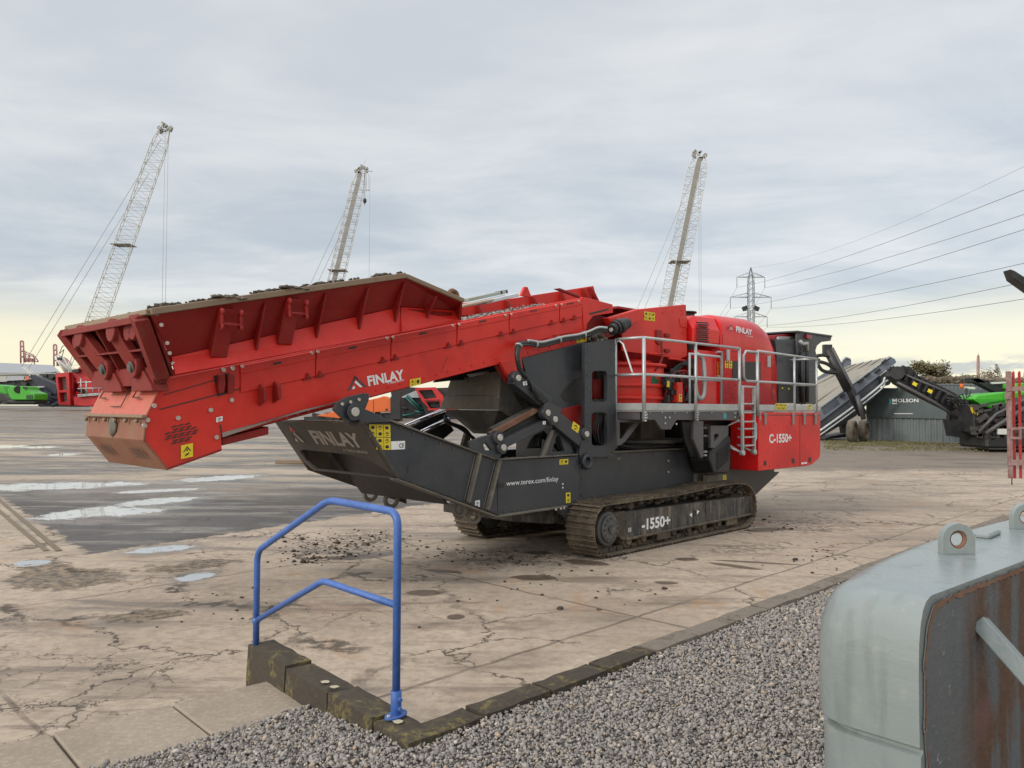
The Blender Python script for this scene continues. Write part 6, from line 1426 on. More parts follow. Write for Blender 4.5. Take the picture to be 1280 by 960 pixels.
for i in range(14):
    f = i / 13; x = 1126 + 100 * f; y = 464 + 52 * f + 4 * math.sin(f * 3); p = W(x, y, 36.4); mb.box(p, (.12, .2, .55), Matrix.Rotation(rad(30), 3, 'Y'))
bld(mb, 'idler_frame', m_black, cvr)
mb = MB()
for i in range(16): mb.tube(smooth_path([W(random.uniform(1180, 1215), random.uniform(488, 505), 36.1), W(random.uniform(1195, 1220), random.uniform(498, 520), 36.0), W(random.uniform(1205, 1240), random.uniform(505, 535), 36.1)], 3), .035, 5)
bld(mb, 'hoses', m_rubber, cvr)
for x, y in ((1143.5, 480), (1162.5, 489), (1201, 506.5)):
    mb = MB(); p = W(x, y, 36.2); mb.box(p, (.2, .03, .16), Matrix.Rotation(rad(28), 3, 'Y')); bld(mb, 'warning_label', m_yellow, cvr)
mb = MB(); RP(mb, [(1117, 460), (1136, 458), (1146, 465), (1140, 471), (1122, 470)], 36.4, .6); mb.cyl(W(1122, 466, 36.2), W(1122, 466, 37.6), .3, n=14); bld(mb, 'head_pulley', m_black, cvr)
mb = MB(); RP(mb, [(1186, 528), (1196, 520), (1196, 494), (1192, 492), (1188, 515)], 36.8, .3); RP(mb, [(1186, 525), (1215, 528), (1218, 546), (1240, 548), (1240, 552), (1190, 545)], 36, .5); bld(mb, 'support_leg', m_black, gcr)
mb = MB(); RP(mb, [(1216, 505), (1232, 512), (1236, 522), (1262, 505), (1300, 488), (1300, 556), (1236, 550), (1218, 540)], 35, 1.8); ub = bld(mb, 'undercarriage', m_black, gcr, bev=.03)
random.seed(77); mb = MB()
for i in range(70): p = W(random.uniform(1217, 1285), random.uniform(506, 547), 34.9); mb.box(p, (random.uniform(.1, .5), .2, random.uniform(.05, .22)), Matrix.Rotation(random.uniform(-.7, .2), 3, 'Y'))
bld(mb, 'machinery', paint('dark_machinery_mix', (.045, .042, .04), .5, .5, (.12, .1, .08), .6), gcr)
mb = MB(); mb.tube([W(1232, 542, 34.6), W(1262, 522, 34.6), W(1300, 498, 34.6)], .10, 6); mb.tube([W(1224, 540, 34.6), W(1245, 518, 34.6), W(1300, 490, 34.6)], .07, 6); bld(mb, 'strut', m_greyl, gcr)
mb = MB(); RP(mb, [(1215.5, 499), (1222, 494), (1252, 490.5), (1300, 488), (1300, 500), (1262, 506), (1248, 514), (1240, 511), (1226, 505)], 35.5, 2.0); hpn = bld(mb, 'hopper', m_green, gcr, bev=.05)
mb = MB(); RP(mb, [(1215.5, 499), (1252, 499), (1256, 498), (1256, 500), (1226, 505)], 35.4, .1); RP(mb, [(1256, 490.5), (1258, 490.5), (1258, 508), (1256, 509)], 35.4, .1); bld(mb, 'hopper_fold', flat('green_shade', (.03, .30, .015), .4), hpn)
mb = MB(); RP(mb, [(1269, 479), (1300, 478), (1300, 486), (1269, 486)], 37, 1); bld(mb, 'engine_cover', m_green, gcr, bev=.05)
mb = MB(); RP(mb, [(1213, 474), (1222, 472), (1262, 491), (1262, 497), (1250, 493)], 38, .5); RP(mb, [(1213, 472), (1232, 474), (1232, 479), (1213, 478)], 38, .5); RP(mb, [(1232, 475), (1265, 477), (1265, 490), (1256, 490)], 38.6, .3); bld(mb, 'side_conveyor', m_black, gcr, bev=.02)
mb = MB(); RP(mb, [(1238, 477.5), (1258, 477), (1258, 479), (1240, 480)], 37.9, .1); RP(mb, [(1206, 483), (1219, 484), (1219, 486.5), (1206, 485.8)], 37, .1); RP(mb, [(1248, 536), (1261, 536), (1261, 543), (1248, 543)], 34.5, .1); bld(mb, 'light_panel', flat('pale_panel', (.55, .55, .50), .5), gcr)
mb = MB(); mb.cyl(W(1208, 485, 37), W(1208, 500, 37), .05, n=6); bld(mb, 'beacon_pole', m_black, gcr)
mb = MB(); p = W(1202, 483, 37); mb.cyl(p - V((0, 0, .1)), p + V((0, 0, .12)), .08, n=10); bld(mb, 'beacon', m_orange, gcr)
for i in range(3):
    mb = MB(); x = 1213 + i * 3; RP(mb, [(x, 508 + i * 1.5), (x + 3, 507 + i * 1.5), (x + 5, 512 + i * 1.5), (x + 3, 517 + i), (x + 1, 513 + i)], 34.85, .03); bld(mb, 'hazard_stripe', flat('amber', (.55, .38, .02), .5), gcr)
mb = MB(); mb.bb(W(1233, 545, 34.8), W(1300, 558, 37)); bld(mb, 'crawler_track', m_black, gcr, bev=.1)
# ---- left: far warehouse roof, machines
m_roof = flat('far_grey_roof', (.30, .31, .32), .8); m_wall_ = flat('far_pale_wall', (.42, .42, .38), .8)
by = 230.0; wb_ = W(20, 503, by); whs = thing('warehouse', 'long low grey warehouse with a shallow roof, far off at the left', 'warehouse', (wb_.x, by, ground_z(wb_.x, by)))
mb = MB(); mb.prism([W(-120, 505, by), W(75, 505, by), W(75, 466, by), W(-120, 463, by)], (0, 40, 0)); bld(mb, 'wall', m_wall_, whs)
mb = MB(); l0, l1, l2, l3 = W(-120, 466, by - 1), W(77, 468.5, by - 1), W(66, 458, by + 30), W(-120, 449.5, by + 30); mb.slab([l0, l1, l2, l3], .4); bld(mb, 'roof', m_roof, whs)
def jumble(t_, box, Y, n, mat, seed, name='machinery', s=(.2, 1.0)):
    random.seed(seed); mb = MB(); x0, y0, x1, y1 = box
    for i in range(n): mb.box(W(random.uniform(x0, x1), random.uniform(y0, y1), Y + random.uniform(0, 1.5)), (random.uniform(*s), .4, random.uniform(s[0], s[1]) * .5), Matrix.Rotation(random.uniform(-.6, .6), 3, 'Y'))
    return bld(mb, name, mat, t_, bev=.02)
# red crusher at the left
ly = 80.0; lb = base(85, ly); rc = thing('red_crusher', 'red tracked crusher parked far off at the left, partly behind the hopper', 'crusher', (lb.x, ly, lb.z))
mb = MB(); bplate(mb, [(69, 467), (86, 465), (88, 507), (73, 506)], ly, 2.5, [[(72, 472), (82, 471), (84, 487), (74, 488)], [(74, 491), (83, 490.5), (84.5, 502), (75.5, 503)]]); bld(mb, 'end_frame', m_bgred, rc, bev=.03)
mb = MB(); bplate(mb, [(72, 471), (83, 471), (85, 504), (74, 504)], ly + .8, .1); bld(mb, 'radiator', flat('pale_mesh', (.30, .27, .22), .6), rc)
mb = MB(); bplate(mb, [(84, 466), (96, 463), (98, 459), (116, 457), (150, 457), (150, 490), (110, 492), (98, 480), (92, 470), (90, 500), (86, 505)], ly + .5, 2.5); bplate(mb, [(92, 497), (150, 492), (150, 504), (108, 508), (92, 507)], ly, 2.5); bld(mb, 'body', m_bgred, rc, bev=.05)
mb = MB(); bplate(mb, [(89, 473), (110, 470), (112, 500), (90, 502)], ly + 1.4, .5); bplate(mb, [(90, 462), (98, 461), (98, 465), (90, 466)], ly, .5); bld(mb, 'machinery', m_black, rc)
jumble(rc, (92, 474, 112, 500), ly + .6, 26, m_bgred, 5); jumble(rc, (92, 484, 116, 502), ly + .5, 18, m_black, 6)
mb = MB()
for a_, b_ in (((97, 494), (140, 491)), ((97, 486), (140, 484)), ((97, 478), (130, 477)), ((101, 473), (102, 494)), ((108, 476), (108, 494)), ((116, 477), (116, 493)), ((124, 477), (124, 492))): mb.cyl(W(*a_, ly - .3), W(*b_, ly - .3), .06, n=5)
bplate(mb, [(97, 493), (140, 490), (140, 492.5), (97, 496)], ly - .3, .5); bld(mb, 'walkway_rail', m_galv, rc)
# green screeners and dark conveyors at the left
gy_ = 76.0; g1 = base(26, gy_); gs = thing('green_screener', 'bright green screening machine at the far left, beside dark folded conveyors', 'screener', (g1.x, gy_, g1.z))
mb = MB(); bplate(mb, [(9, 487), (14, 482.5), (31, 482.5), (33, 488), (44, 492), (43, 500), (15, 500), (11, 496)], gy_, 2.2); bld(mb, 'engine_housing', m_green, gs, bev=.08)
mb = MB(); mb.cyl(W(22.5, 487, gy_ - .1), W(22.5, 487, gy_), .35, n=14); 
for i in range(4): bplate(mb, [(33 + i * 2.2, 493.5), (34 + i * 2.2, 493.7), (34 + i * 2.2, 499), (33 + i * 2.2, 499)], gy_ - .04, .04)
bplate(mb, [(28, 483), (34, 484), (34, 487), (29, 486)], gy_ - .05, .05); bld(mb, 'vent', m_ink, gs)
mb = MB(); bplate(mb, [(8, 500), (45, 500), (44, 505), (12, 505)], gy_ + .3, 2); bld(mb, 'crawler_track', m_black, gs, bev=.1)
g2 = base(-6, 84); gs2 = thing('green_crusher', 'green machine cut off by the left edge, with a dark conveyor sloping down in front', 'crusher', (g2.x, 84, g2.z))
mb = MB(); bplate(mb, [(-30, 484), (-5, 480.5), (5, 482), (9, 492), (8, 497), (-30, 500)], 84, 2.5); bld(mb, 'hopper', m_green, gs2, bev=.1)
mb = MB(); bplate(mb, [(-20, 488), (0, 492), (14, 499), (14, 503), (8, 505), (-20, 503)], 83, .8); bld(mb, 'conveyor', m_black, gs2, bev=.03); jumble(gs2, (-10, 495, 12, 504), 82.8, 16, m_black, 8)
def dark_machine(px, Y, polys, label, name='folded_conveyor', cat='conveyor', mat=None, seed=1, box=None, extra=()):
    b_ = base(px, Y); t_ = thing(name, label, cat, (b_.x, Y, b_.z))
    for i, pl_ in enumerate(polys): mb = MB(); bplate(mb, pl_, Y + i * .4, .8); bld(mb, 'conveyor_frame' if i else 'main_frame', mat or m_black, t_, bev=.03)
    if box: jumble(t_, box, Y - .3, 40, mat or m_black, seed)
    for pl_, m__, nm in extra: mb = MB(); bplate(mb, pl_, Y - .5, .2); bld(mb, nm, m__, t_)
    return t_
m_navy = flat('dark_navy_paint', (.015, .02, .035), .45); m_palegrey = flat('pale_grey_panel', (.36, .38, .40), .5)
dark_machine(55, 90, [[(36, 470), (40, 468), (74, 482), (76, 500), (58, 496)], [(40, 486), (76, 484), (76, 506), (42, 505)]], 'dark navy folded conveyor machine between the green screener and the red crusher', mat=m_navy, seed=3, box=(40, 488, 74, 505), extra=[([(32, 483), (54, 482.5), (55, 484), (36, 486)], m_palegrey, 'belt')])
dark_machine(15, 105, [[(-20, 477), (45, 474), (45, 484), (-20, 488)]], 'row of pale-roofed plant machinery far behind the green screener', name='plant_machine', cat='machine', seed=12, box=(-10, 474, 45, 484), extra=[([(-30, 471), (8, 470), (8, 477), (-30, 478)], m_wall_, 'side_panel'), ([(9, 470), (32, 470), (30, 475), (8, 476)], m_palegrey, 'cover'), ([(30, 471), (36, 470), (37, 474), (30, 476)], flat('salmon_panel', (.5, .17, .11), .5), 'end_panel'), ([(-30, 468), (70, 466), (70, 467), (-30, 469)], m_wall_, 'boom_rail')])
dark_machine(66, 112, [[(52, 474), (58, 466), (66, 465), (72, 470), (70, 480), (54, 480)]], 'small dark machine with curved hoses beyond the folded conveyor', name='plant_machine', cat='machine', seed=15, box=(55, 467, 70, 478))
# distant dockside cranes
m_dock = flat('far_pink_steel', (.34, .15, .16), .7)
def dock(px, py, s, label):
    Y = 420; b_ = W(px, 470, Y); t_ = thing('dockside_crane', label, 'crane', (b_.x, Y, ground_z(b_.x, Y)), 'far dockside gantry cranes')
    mb = MB(); P = lambda dx, dy: W(px + dx * s, py + dy * s, Y)
    for a_, b2 in (((-2, 27), (-2.5, 1)), ((2.2, 27), (1, 1)), ((-2.5, 1), (-1, 0)), ((-1, 0), (1, 1)), ((-2.4, 7), (1.2, 7)), ((-2.3, 13), (1.5, 13)), ((-2.2, 20), (1.8, 20))): mb.cyl(P(*a_), P(*b2), .42, n=5)
    bld(mb, 'raised_boom', m_dock, t_)
    mb = MB()
    for a_, b2 in (((1.8, 14), (4, 13)), ((4, 13), (4, 27)), ((2, 16), (15, 20)), ((4, 14), (14, 18)), ((14, 18), (15, 27)), ((8, 17), (8, 27)), ((2, 26), (20, 26)), ((15, 19), (20, 26)), ((2, 20), (8, 26)), ((8, 20), (14, 26)), ((-2, 27), (-2, 40)), ((15, 26), (15, 40)), ((10, 18), (5, 26))): mb.cyl(P(*a_), P(*b2), .3, n=4)
    mb.bb(P(5, 22), P(12, 26) + V((0, 3, 0))); bld(mb, 'gantry', m_dock, t_)
dock(28, 426, 1.0, 'far red dockside crane with its boom raised, standing clear at the left'); dock(69.5, 430.5, 1.0, 'far red dockside crane with its boom raised, just above the parked red crusher')
mb = MB(); 
# white luffing mast of the red crusher's neighbour
wm = thing('white_boom_machine', 'white crossed booms with a hook rising behind the red crusher at the left', 'crane', tuple(base(85, 110)))
for a_, b_ in (((69, 446), (83, 467)), ((72, 444), (84, 464)), ((78, 447), (91, 466)), ((90, 466), (74, 450))): mb.cyl(W(*a_, 110), W(*b_, 110), .16, n=5)
bld(mb, 'boom', flat('white_boom', (.6, .58, .55), .5), wm)
mb = MB(); mb.bb(W(70, 466, 110), W(110, 500, 114)); bld(mb, 'base_machine', m_black, wm); mb = MB(); mb.box(W(74.5, 448.5, 109.5), (.5, .4, .4)); bld(mb, 'hook_block', m_ink, wm)
mb = MB()
for a_, b_ in (((78, 433), (82, 431)), ((78, 433), (74, 442)), ((82, 431), (88, 428)), ((74, 442), (80, 437)), ((80, 437), (77, 447))): mb.cyl(W(*a_, 110), W(*b_, 110), .05, n=4)
bld(mb, 'sling', m_black, wm)
# ---- machines seen under the feeder
oy = 60.0
o1 = base(480, oy); om = thing('orange_machine', 'orange plant machine seen through the gap under the red feeder', 'machine', (o1.x, oy, o1.z))
mb = MB(); bplate(mb, [(452, 507), (456, 501), (474, 497), (480, 495), (486, 498), (491, 503), (491.5, 514.5), (452, 516)], oy, 1.5); ob1 = bld(mb, 'housing', m_orange, om, bev=.04)
mb = MB(); p = W(483, 512, oy - .05); mb.cyl(p, p + V((0, .06, 0)), .09, n=12); bplate(mb, [(466.5, 500), (467, 500), (467, 515), (466.5, 515)], oy - .02, .02); bld(mb, 'port', m_ink, ob1)
mb = MB(); bplate(mb, [(395, 520), (424, 513), (440, 514), (440, 521), (424, 523)], oy, 1.5); bld(mb, 'boom_cover', m_orange, om, bev=.03)
mb = MB(); bplate(mb, [(380, 521), (500, 515), (500, 527), (380, 530)], oy + .3, 1.4); bplate(mb, [(488, 496), (500, 490), (500, 524), (488, 524)], oy - .2, 1); bld(mb, 'undercarriage', m_black, om); jumble(om, (395, 519, 492, 524), oy + .1, 40, m_black, 41); jumble(om, (420, 519, 470, 522), oy - .2, 9, m_worn, 42, 'fittings', (.1, .4))
t1 = base(530, 66); tm = thing('teal_framed_machine', 'dark machine with teal frame bars beside the orange machine', 'machine', (t1.x, 66, t1.z))
mb = MB(); bplate(mb, [(488, 488), (510, 484), (560, 486), (575, 530), (496, 530)], 66, 2); bld(mb, 'body', m_black, tm)
mb = MB(); bplate(mb, [(500, 497), (520, 488), (528, 494), (530, 497)], 65.6, .2); bld(mb, 'grey_cover', m_palegrey, tm)
mb = MB(); m_tealp = flat('teal_frame', (.01, .09, .08), .5)
for a_, b_ in (((507, 496), (526, 515)), ((495, 521), (519, 517)), ((497, 495), (496, 527)), ((509, 494), (529, 513)), ((519, 514), (530, 516))): mb.cyl(W(*a_, 65.5), W(*b_, 65.5), .09, n=5)
bld(mb, 'frame_bar', m_tealp, tm); jumble(tm, (498, 498, 530, 522), 65.7, 30, paint('mixed_dark', (.05, .055, .055), .5, .5, (.14, .12, .08), .5), 51, 'machinery', (.1, .5))
r1 = base(545, 70); rm = thing('red_framed_screener', 'red framed screening box seen behind the grey chute', 'screener', (r1.x, 70, r1.z))
mb = MB(); bplate(mb, [(518, 485), (544, 484), (554, 495), (556, 514), (540, 514), (528, 502)], 64.8, .4, [[(523, 488), (540, 487), (546, 497), (531, 499)], [(533, 503), (549, 502), (551, 510), (538, 511)]]); bplate(mb, [(534, 510.5), (570, 510), (570, 513), (535, 513)], 64.6, .3); bplate(mb, [(530, 499.6), (548, 498.8), (548, 501), (531, 501.6)], 64.6, .2); bld(mb, 'box_frame', m_bgred, rm)
mb = MB(); bplate(mb, [(520, 486), (572, 484), (572, 525), (535, 525)], 65.3, 1); bld(mb, 'screen_box', m_black, rm); jumble(rm, (532, 500, 560, 524), 65.0, 22, m_black, 61)
mb = MB()
for i in range(9): mb.box(W(532 + i * 2, 500.5, 64.5), (.05, .05, .12))
bld(mb, 'bolt_row', m_ink, rm)
# ---- far trees behind the containers
def leafmat(name, c1, c2):
    m, nt, b = newmat(name); k = N(nt); a_ = k.n('ShaderNodeAttribute'); a_.attribute_name = 'tint'; co = k.n('ShaderNodeTexCoord').outputs['Object']
    f = k.math('MULTIPLY_ADD', a_.outputs['Fac'], .6, k.math('MULTIPLY', k.noise(co, .8, 3), .45)); k.l(k.mix(f, c1, c2), b.inputs['Base Color']); b.inputs['Roughness'].default_value = .8; return m
m_lf1 = leafmat('autumn_olive_leaves', (.045, .04, .015), (.21, .165, .075)); m_lf2 = leafmat('brown_twigs', (.07, .055, .035), (.20, .15, .095)); m_bark = flat('bark', (.09, .07, .055), .9)
def tree(px, Y, top, wpx, label, name='tree', mat=m_lf1, nl=2600, seed=1, group=None, sparse=.0, low=.3):
    random.seed(seed); b_ = base(px, Y); zt_ = W(px, top, Y).z; H = zt_ - b_.z; R_ = wpx / 2 / F * Y
    t_ = thing(name, label, name.replace('_', ' '), b_, group)
    mb = MB(); tips_ = []
    mb.cyl(b_, b_ + V((0, 0, H * .45)), H * .022, H * .014, n=7)
    for i in range(14):
        a_ = random.uniform(0, 6.28); s = b_ + V((0, 0, H * random.uniform(.25, .6))); e = b_ + V((math.cos(a_) * R_ * random.uniform(.3, .85), math.sin(a_) * R_ * .7, H * random.uniform(.5, .86)))
        mb.cyl(s, s.lerp(e, .5) + V((0, 0, H * .04)), H * .010, H * .006, n=5); mb.cyl(s.lerp(e, .5) + V((0, 0, H * .04)), e, H * .006, H * .002, n=4); tips_.append(e)
        for j in range(3): e2 = e + V((random.uniform(-.3, .3) * R_, random.uniform(-.3, .3) * R_, random.uniform(-.05, .1) * H)); mb.cyl(s.lerp(e, .7), e2, H * .004, H * .001, n=3); tips_.append(e2)
    bld(mb, 'trunk', m_bark, t_)
    vs = []; fs = []; tn = []
    for i in range(nl):
        c = random.choice(tips_); rr2 = R_ * .30; p = c + V((random.gauss(0, rr2 * .6), random.gauss(0, rr2 * .6), random.gauss(0, rr2 * .45)))
        if p.z < b_.z + H * low or p.z > zt_: continue
        s = random.uniform(.08, .17) * Y / 90; u_ = V((random.gauss(0, 1), random.gauss(0, 1), random.gauss(0, 1))).normalized(); w__ = u_.orthogonal().normalized()
        o = len(vs); vs += [p + u_ * s, p + w__ * s * .6, p - u_ * s, p - w__ * s * .6]; fs.append((o, o + 1, o + 2, o + 3)); tn += [random.random()] * 4
    me = bpy.data.meshes.new('crown'); me.from_pydata([tuple(V(v) - b_) for v in vs], [], fs); at = me.attributes.new('tint', 'FLOAT', 'POINT'); at.data.foreach_set('value', tn); me.materials.append(mat)
    o = bpy.data.objects.new('crown', me); COL.objects.link(o); o.parent = t_; return t_
tree(1166, 95, 450, 42, 'olive and brown autumn tree, the tallest, behind the sign container', nl=7000, seed=2, group='trees behind the containers')
tree(1206, 110, 467, 34, 'low spreading autumn tree just right of the tallest tree', nl=4200, seed=3, group='trees behind the containers')
tree(1236, 120, 460, 34, 'reddish bare-twigged tree beside the thin aerial mast', mat=m_lf2, nl=1500, seed=4, group='trees behind the containers')
tree(1262, 115, 469, 30, 'brown half-bare tree next to the red gate, rightmost but one', mat=m_lf2, nl=1500, seed=5, group='trees behind the containers')
tree(1296, 115, 466, 36, 'brown tree seen between the bars of the red gate', mat=m_lf2, nl=1500, seed=6, group='trees behind the containers')
tree(1136, 110, 466, 26, 'small olive tree mostly hidden by the black conveyor head, left of the tallest tree', nl=1200, seed=9, group='trees behind the containers')
random.seed(14); vs = []; fs = []; tn = []   # hedge mass
ob_ = base(1190, 88)
for i in range(16000):
    px = random.uniform(1150, 1310); Y = random.uniform(86, 92); top = 471 + 4.5 * noise.noise(V((px * .06, 0, 0))) + (3 if px > 1215 else 0); p = W(px, random.uniform(top, 508), Y)
    s = random.uniform(.12, .26); u_ = V((random.gauss(0, 1), random.gauss(0, 1), random.gauss(0, 1))).normalized(); w__ = u_.orthogonal().normalized(); o = len(vs); vs += [p + u_ * s, p + w__ * s * .6, p - u_ * s, p - w__ * s * .6]; fs.append((o, o + 1, o + 2, o + 3)); tn += [random.random()] * 4
me = bpy.data.meshes.new('hedgerow'); me.from_pydata([tuple(V(v) - ob_) for v in vs], [], fs); at = me.attributes.new('tint', 'FLOAT', 'POINT'); at.data.foreach_set('value', tn); me.materials.append(m_lf2)
o = bpy.data.objects.new('hedgerow', me); COL.objects.link(o); o.location = ob_; tag(o, 'dense brown hedgerow along the top of the containers', 'hedge'); o['kind'] = 'stuff'
am_ = base(1222.5, 200); at_ = thing('aerial_mast', 'thin red and white lattice aerial mast above the trees', 'mast', am_); mb = MB(); lattice(mb, am_, W(1222.8, 444, 200), .55, .4, 30, .07, V((1, 0, 0)), .05); bld(mb, 'lattice', flat('red_white_mast', (.42, .22, .20), .6), at_)
mb = MB(); mb.cyl(W(1222.8, 446, 200), W(1222.8, 441, 200), .06, n=4); bld(mb, 'antenna', m_pyl, at_)
jb = base(1262, 210); jt = thing('crane_jib', 'thin slanting grey jib on the skyline right of the aerial mast', 'crane', jb); mb = MB(); lattice(mb, jb + V((0, 0, 1)), W(1245, 455, 210), .8, .5, 24, .07, V((1, 0, 0)), .05); bld(mb, 'boom', m_pyl, jt)
# ================================================================== GROUND
m_gnd, nt, b = newmat('yard_ground'); k = N(nt); co = k.n('ShaderNodeTexCoord').outputs['Object']
sp = k.n('ShaderNodeSeparateXYZ'); k.l(co, sp.inputs[0]); X_, Y_ = sp.outputs[0], sp.outputs[1]
n_big = k.noise(co, .18, 6, .6); n_mid = k.noise(co, .9, 8, .65, .4); n_fin = k.noise(co, 9, 8, .75); n_gr = k.noise(co, 60, 4, .7)
nst = k.noise(k.map(co, (.35, 1.6, 1)), 1.0, 7, .65, .5)
conc = k.mix(n_mid, (.29, .225, .165), (.56, .455, .355)); conc = k.mix(k.math('MULTIPLY', k.step(n_fin, .42, .62), .42), conc, (.20, .15, .105)); n_md2 = k.noise(co, 3.2, 8, .75, .3); conc = k.mix(k.math('MULTIPLY', k.step(n_md2, .55, .66), .38), conc, (.15, .12, .09)); conc = k.mix(k.math('MULTIPLY', k.step(n_md2, .45, .33), .35), conc, (.55, .46, .36))
conc = k.mix(k.math('MULTIPLY', k.step(nst, .50, .66), .72), conc, (.13, .10, .075))
conc = k.mix(k.math('MULTIPLY', k.step(n_big, .48, .62), .5), conc, (.21, .165, .12)); nsp = k.noise(co, 22, 5, .8); conc = k.mix(k.math('MULTIPLY', k.step(nsp, .60, .68), .45), conc, (.09, .07, .05)); conc = k.mix(k.math('MULTIPLY', k.step(nsp, .40, .33), .30), conc, (.62, .54, .44))
conc = k.mix(k.math('MULTIPLY', k.step(k.noise(k.map(co, (1, 1, 1), (0, 0, 0), (5, 3, 0)), 1.1, 5, .6, .8), .58, .70), .5), conc, (.35, .20, .105))
# aggregate sparkle
conc = k.mix(k.math('MULTIPLY', k.step(n_gr, .58, .72), .28), conc, (.60, .52, .42))
# coordinates along / across the machine direction
S_ = k.math('ADD', k.math('MULTIPLY', X_, .699), k.math('MULTIPLY', Y_, .715)); T_ = k.math('SUBTRACT', k.math('MULTIPLY', Y_, .699), k.math('MULTIPLY', X_, .715))
wob = k.math('MULTIPLY', k.math('SUBTRACT', k.noise(co, 1.2, 5, .6), .5), .12)
def joint(coord, at, w=.02): w = w * .55; return k.step(k.math('ABSOLUTE', k.math('SUBTRACT', k.math('ADD', coord, wob), at)), w * 1.8, w * .5)
jn = None
for c_, at, w in ((T_, 4.7, .03), (T_, 9.4, .03), (S_, 1.6, .03), (S_, 6.6, .03), (S_, -3.2, .03), (S_, 11.5, .03), (T_, 14.2, .03), (S_, 16.5, .04)):
    j = joint(c_, at, w); jn = j if jn is None else k.math('MAXIMUM', jn, j)
# irregular cracks
wv_ = k.n('ShaderNodeVectorMath', operation='ADD'); nz = k.n('ShaderNodeTexNoise'); nz.inputs['Scale'].default_value = .8; nz.inputs['Detail'].default_value = 9; nz.inputs['Roughness'].default_value = .65; k.l(co, nz.inputs['Vector'])
sc_ = k.n('ShaderNodeVectorMath', operation='SCALE'); k.l(nz.outputs['Color'], sc_.inputs[0]); sc_.inputs['Scale'].default_value = 1.6; k.l(co, wv_.inputs[0]); k.l(sc_.outputs[0], wv_.inputs[1])
v1 = k.vor(wv_.outputs[0], .62).outputs['Distance']; v2 = k.vor(wv_.outputs[0], 2.1).outputs['Distance']
left = k.step(X_, .5, -2.2)
wide = k.math('MULTIPLY', k.math('MULTIPLY', k.step(v1, .05, .02), left), k.math('MULTIPLY', k.step(k.noise(co, .8, 4), .50, .60), k.step(Y_, 14, 11)))
ck1 = k.math('MAXIMUM', wide, 0.0); ck1 = k.math('MULTIPLY', k.step(v1, .011, .003), k.step(k.noise(co, .5, 3), .44, .54)); ck1 = k.math('MAXIMUM', ck1, k.math('MULTIPLY', wide, k.step(n_fin, .38, .52))); ck2 = k.math('MULTIPLY', k.step(v2, .016, .003), k.math('MULTIPLY', k.step(k.noise(k.map(co, loc=(9, 2, 0)), .55, 4), .54, .62), left))
crack = k.math('MAXIMUM', k.math('MULTIPLY', jn, .15), k.math('MAXIMUM', ck1, ck2)); crack = k.math('MULTIPLY', crack, k.step(n_fin, .25, .5))
conc = k.mix(k.math('MULTIPLY', crack, .85), conc, (.04, .03, .019)); conc = k.mix(k.math('MULTIPLY', k.math('MULTIPLY', jn, k.step(k.noise(co, .7, 5), .38, .55)), .6), conc, (.07, .05, .035))
# broken-up patch where the concrete has crumbled (left)
def ell(cx, cy, rx, ry, ang=0.0, amp=.5, soft=.12):
    dx = k.math('SUBTRACT', X_, cx); dy = k.math('SUBTRACT', Y_, cy); c, s = math.cos(ang), math.sin(ang)
    a_ = k.math('DIVIDE', k.math('ADD', k.math('MULTIPLY', dx, c), k.math('MULTIPLY', dy, s)), rx); b_ = k.math('DIVIDE', k.math('SUBTRACT', k.math('MULTIPLY', dy, c), k.math('MULTIPLY', dx, s)), ry)
    d = k.math('SQRT', k.math('ADD', k.math('MULTIPLY', a_, a_), k.math('MULTIPLY', b_, b_)))
    d = k.math('ADD', d, k.math('MULTIPLY', k.math('SUBTRACT', k.noise(co, 1.6 / max(.4, min(rx, ry)), 7, .7, .5), .5), amp * 2)); return k.step(d, 1 + soft, 1 - soft)
def ellpx(px0, py0, px1, py1, thick, **kk):
    a_ = G(px0, py0); b_ = G(px1, py1); c = (a_ + b_) / 2; L = (b_ - a_).length / 2; return ell(c.x, c.y, L, thick, math.atan2(b_.y - a_.y, b_.x - a_.x), **kk)
crumb = ellpx(20, 735, 130, 712, .7, amp=.9); crumb = k.math('MAXIMUM', crumb, ellpx(125, 775, 235, 765, .22, amp=.8)); crumb = k.math('MAXIMUM', crumb, ellpx(190, 715, 290, 700, .28, amp=.9)); crumb = k.math('MAXIMUM', crumb, ellpx(45, 700, 85, 730, .3, amp=.9))
conc = k.mix(k.math('MULTIPLY', crumb, .85), conc, k.mix(k.step(n_fin, .44, .56), (.045, .035, .024), (.24, .18, .12)))
# oil and damp stains
def multi(lst, **kk):
    r = None
    for q in lst: e_ = ellpx(*q, **kk); r = e_ if r is None else k.math('MAXIMUM', r, e_)
    return r
oil = multi([(600, 668, 705, 668, .35), (705, 700, 760, 706, .16), (420, 700, 500, 690, .18), (930, 664, 985, 660, .2), (530, 712, 580, 716, .08), (640, 722, 697, 722, .16), (712, 703, 742, 704, .12), (842, 699, 872, 699, .12), (818, 728, 848, 729, .09), (510, 740, 550, 742, .14), (885, 703, 950, 712, .09), (655, 690, 690, 692, .12), (745, 762, 752, 762, .05), (890, 700, 1000, 706, .07), (560, 770, 580, 772, .1)], amp=.5)
conc = k.mix(k.math('MULTIPLY', oil, .82), conc, (.07, .045, .028))
dirt = multi([(410, 690, 470, 665, .7), (600, 700, 720, 690, .8), (560, 705, 640, 700, .5), (960, 650, 1060, 660, 1.2), (880, 690, 980, 680, .35)], amp=1.0, soft=.5)
conc = k.mix(k.math('MULTIPLY', k.math('MULTIPLY', dirt, k.step(n_fin, .42, .6)), .7), conc, (.055, .043, .03))
sw = k.noise(k.map(co, (.5, 5.0, 1), (0, 0, rad(-40))), 1.4, 7, .7, 1.2)
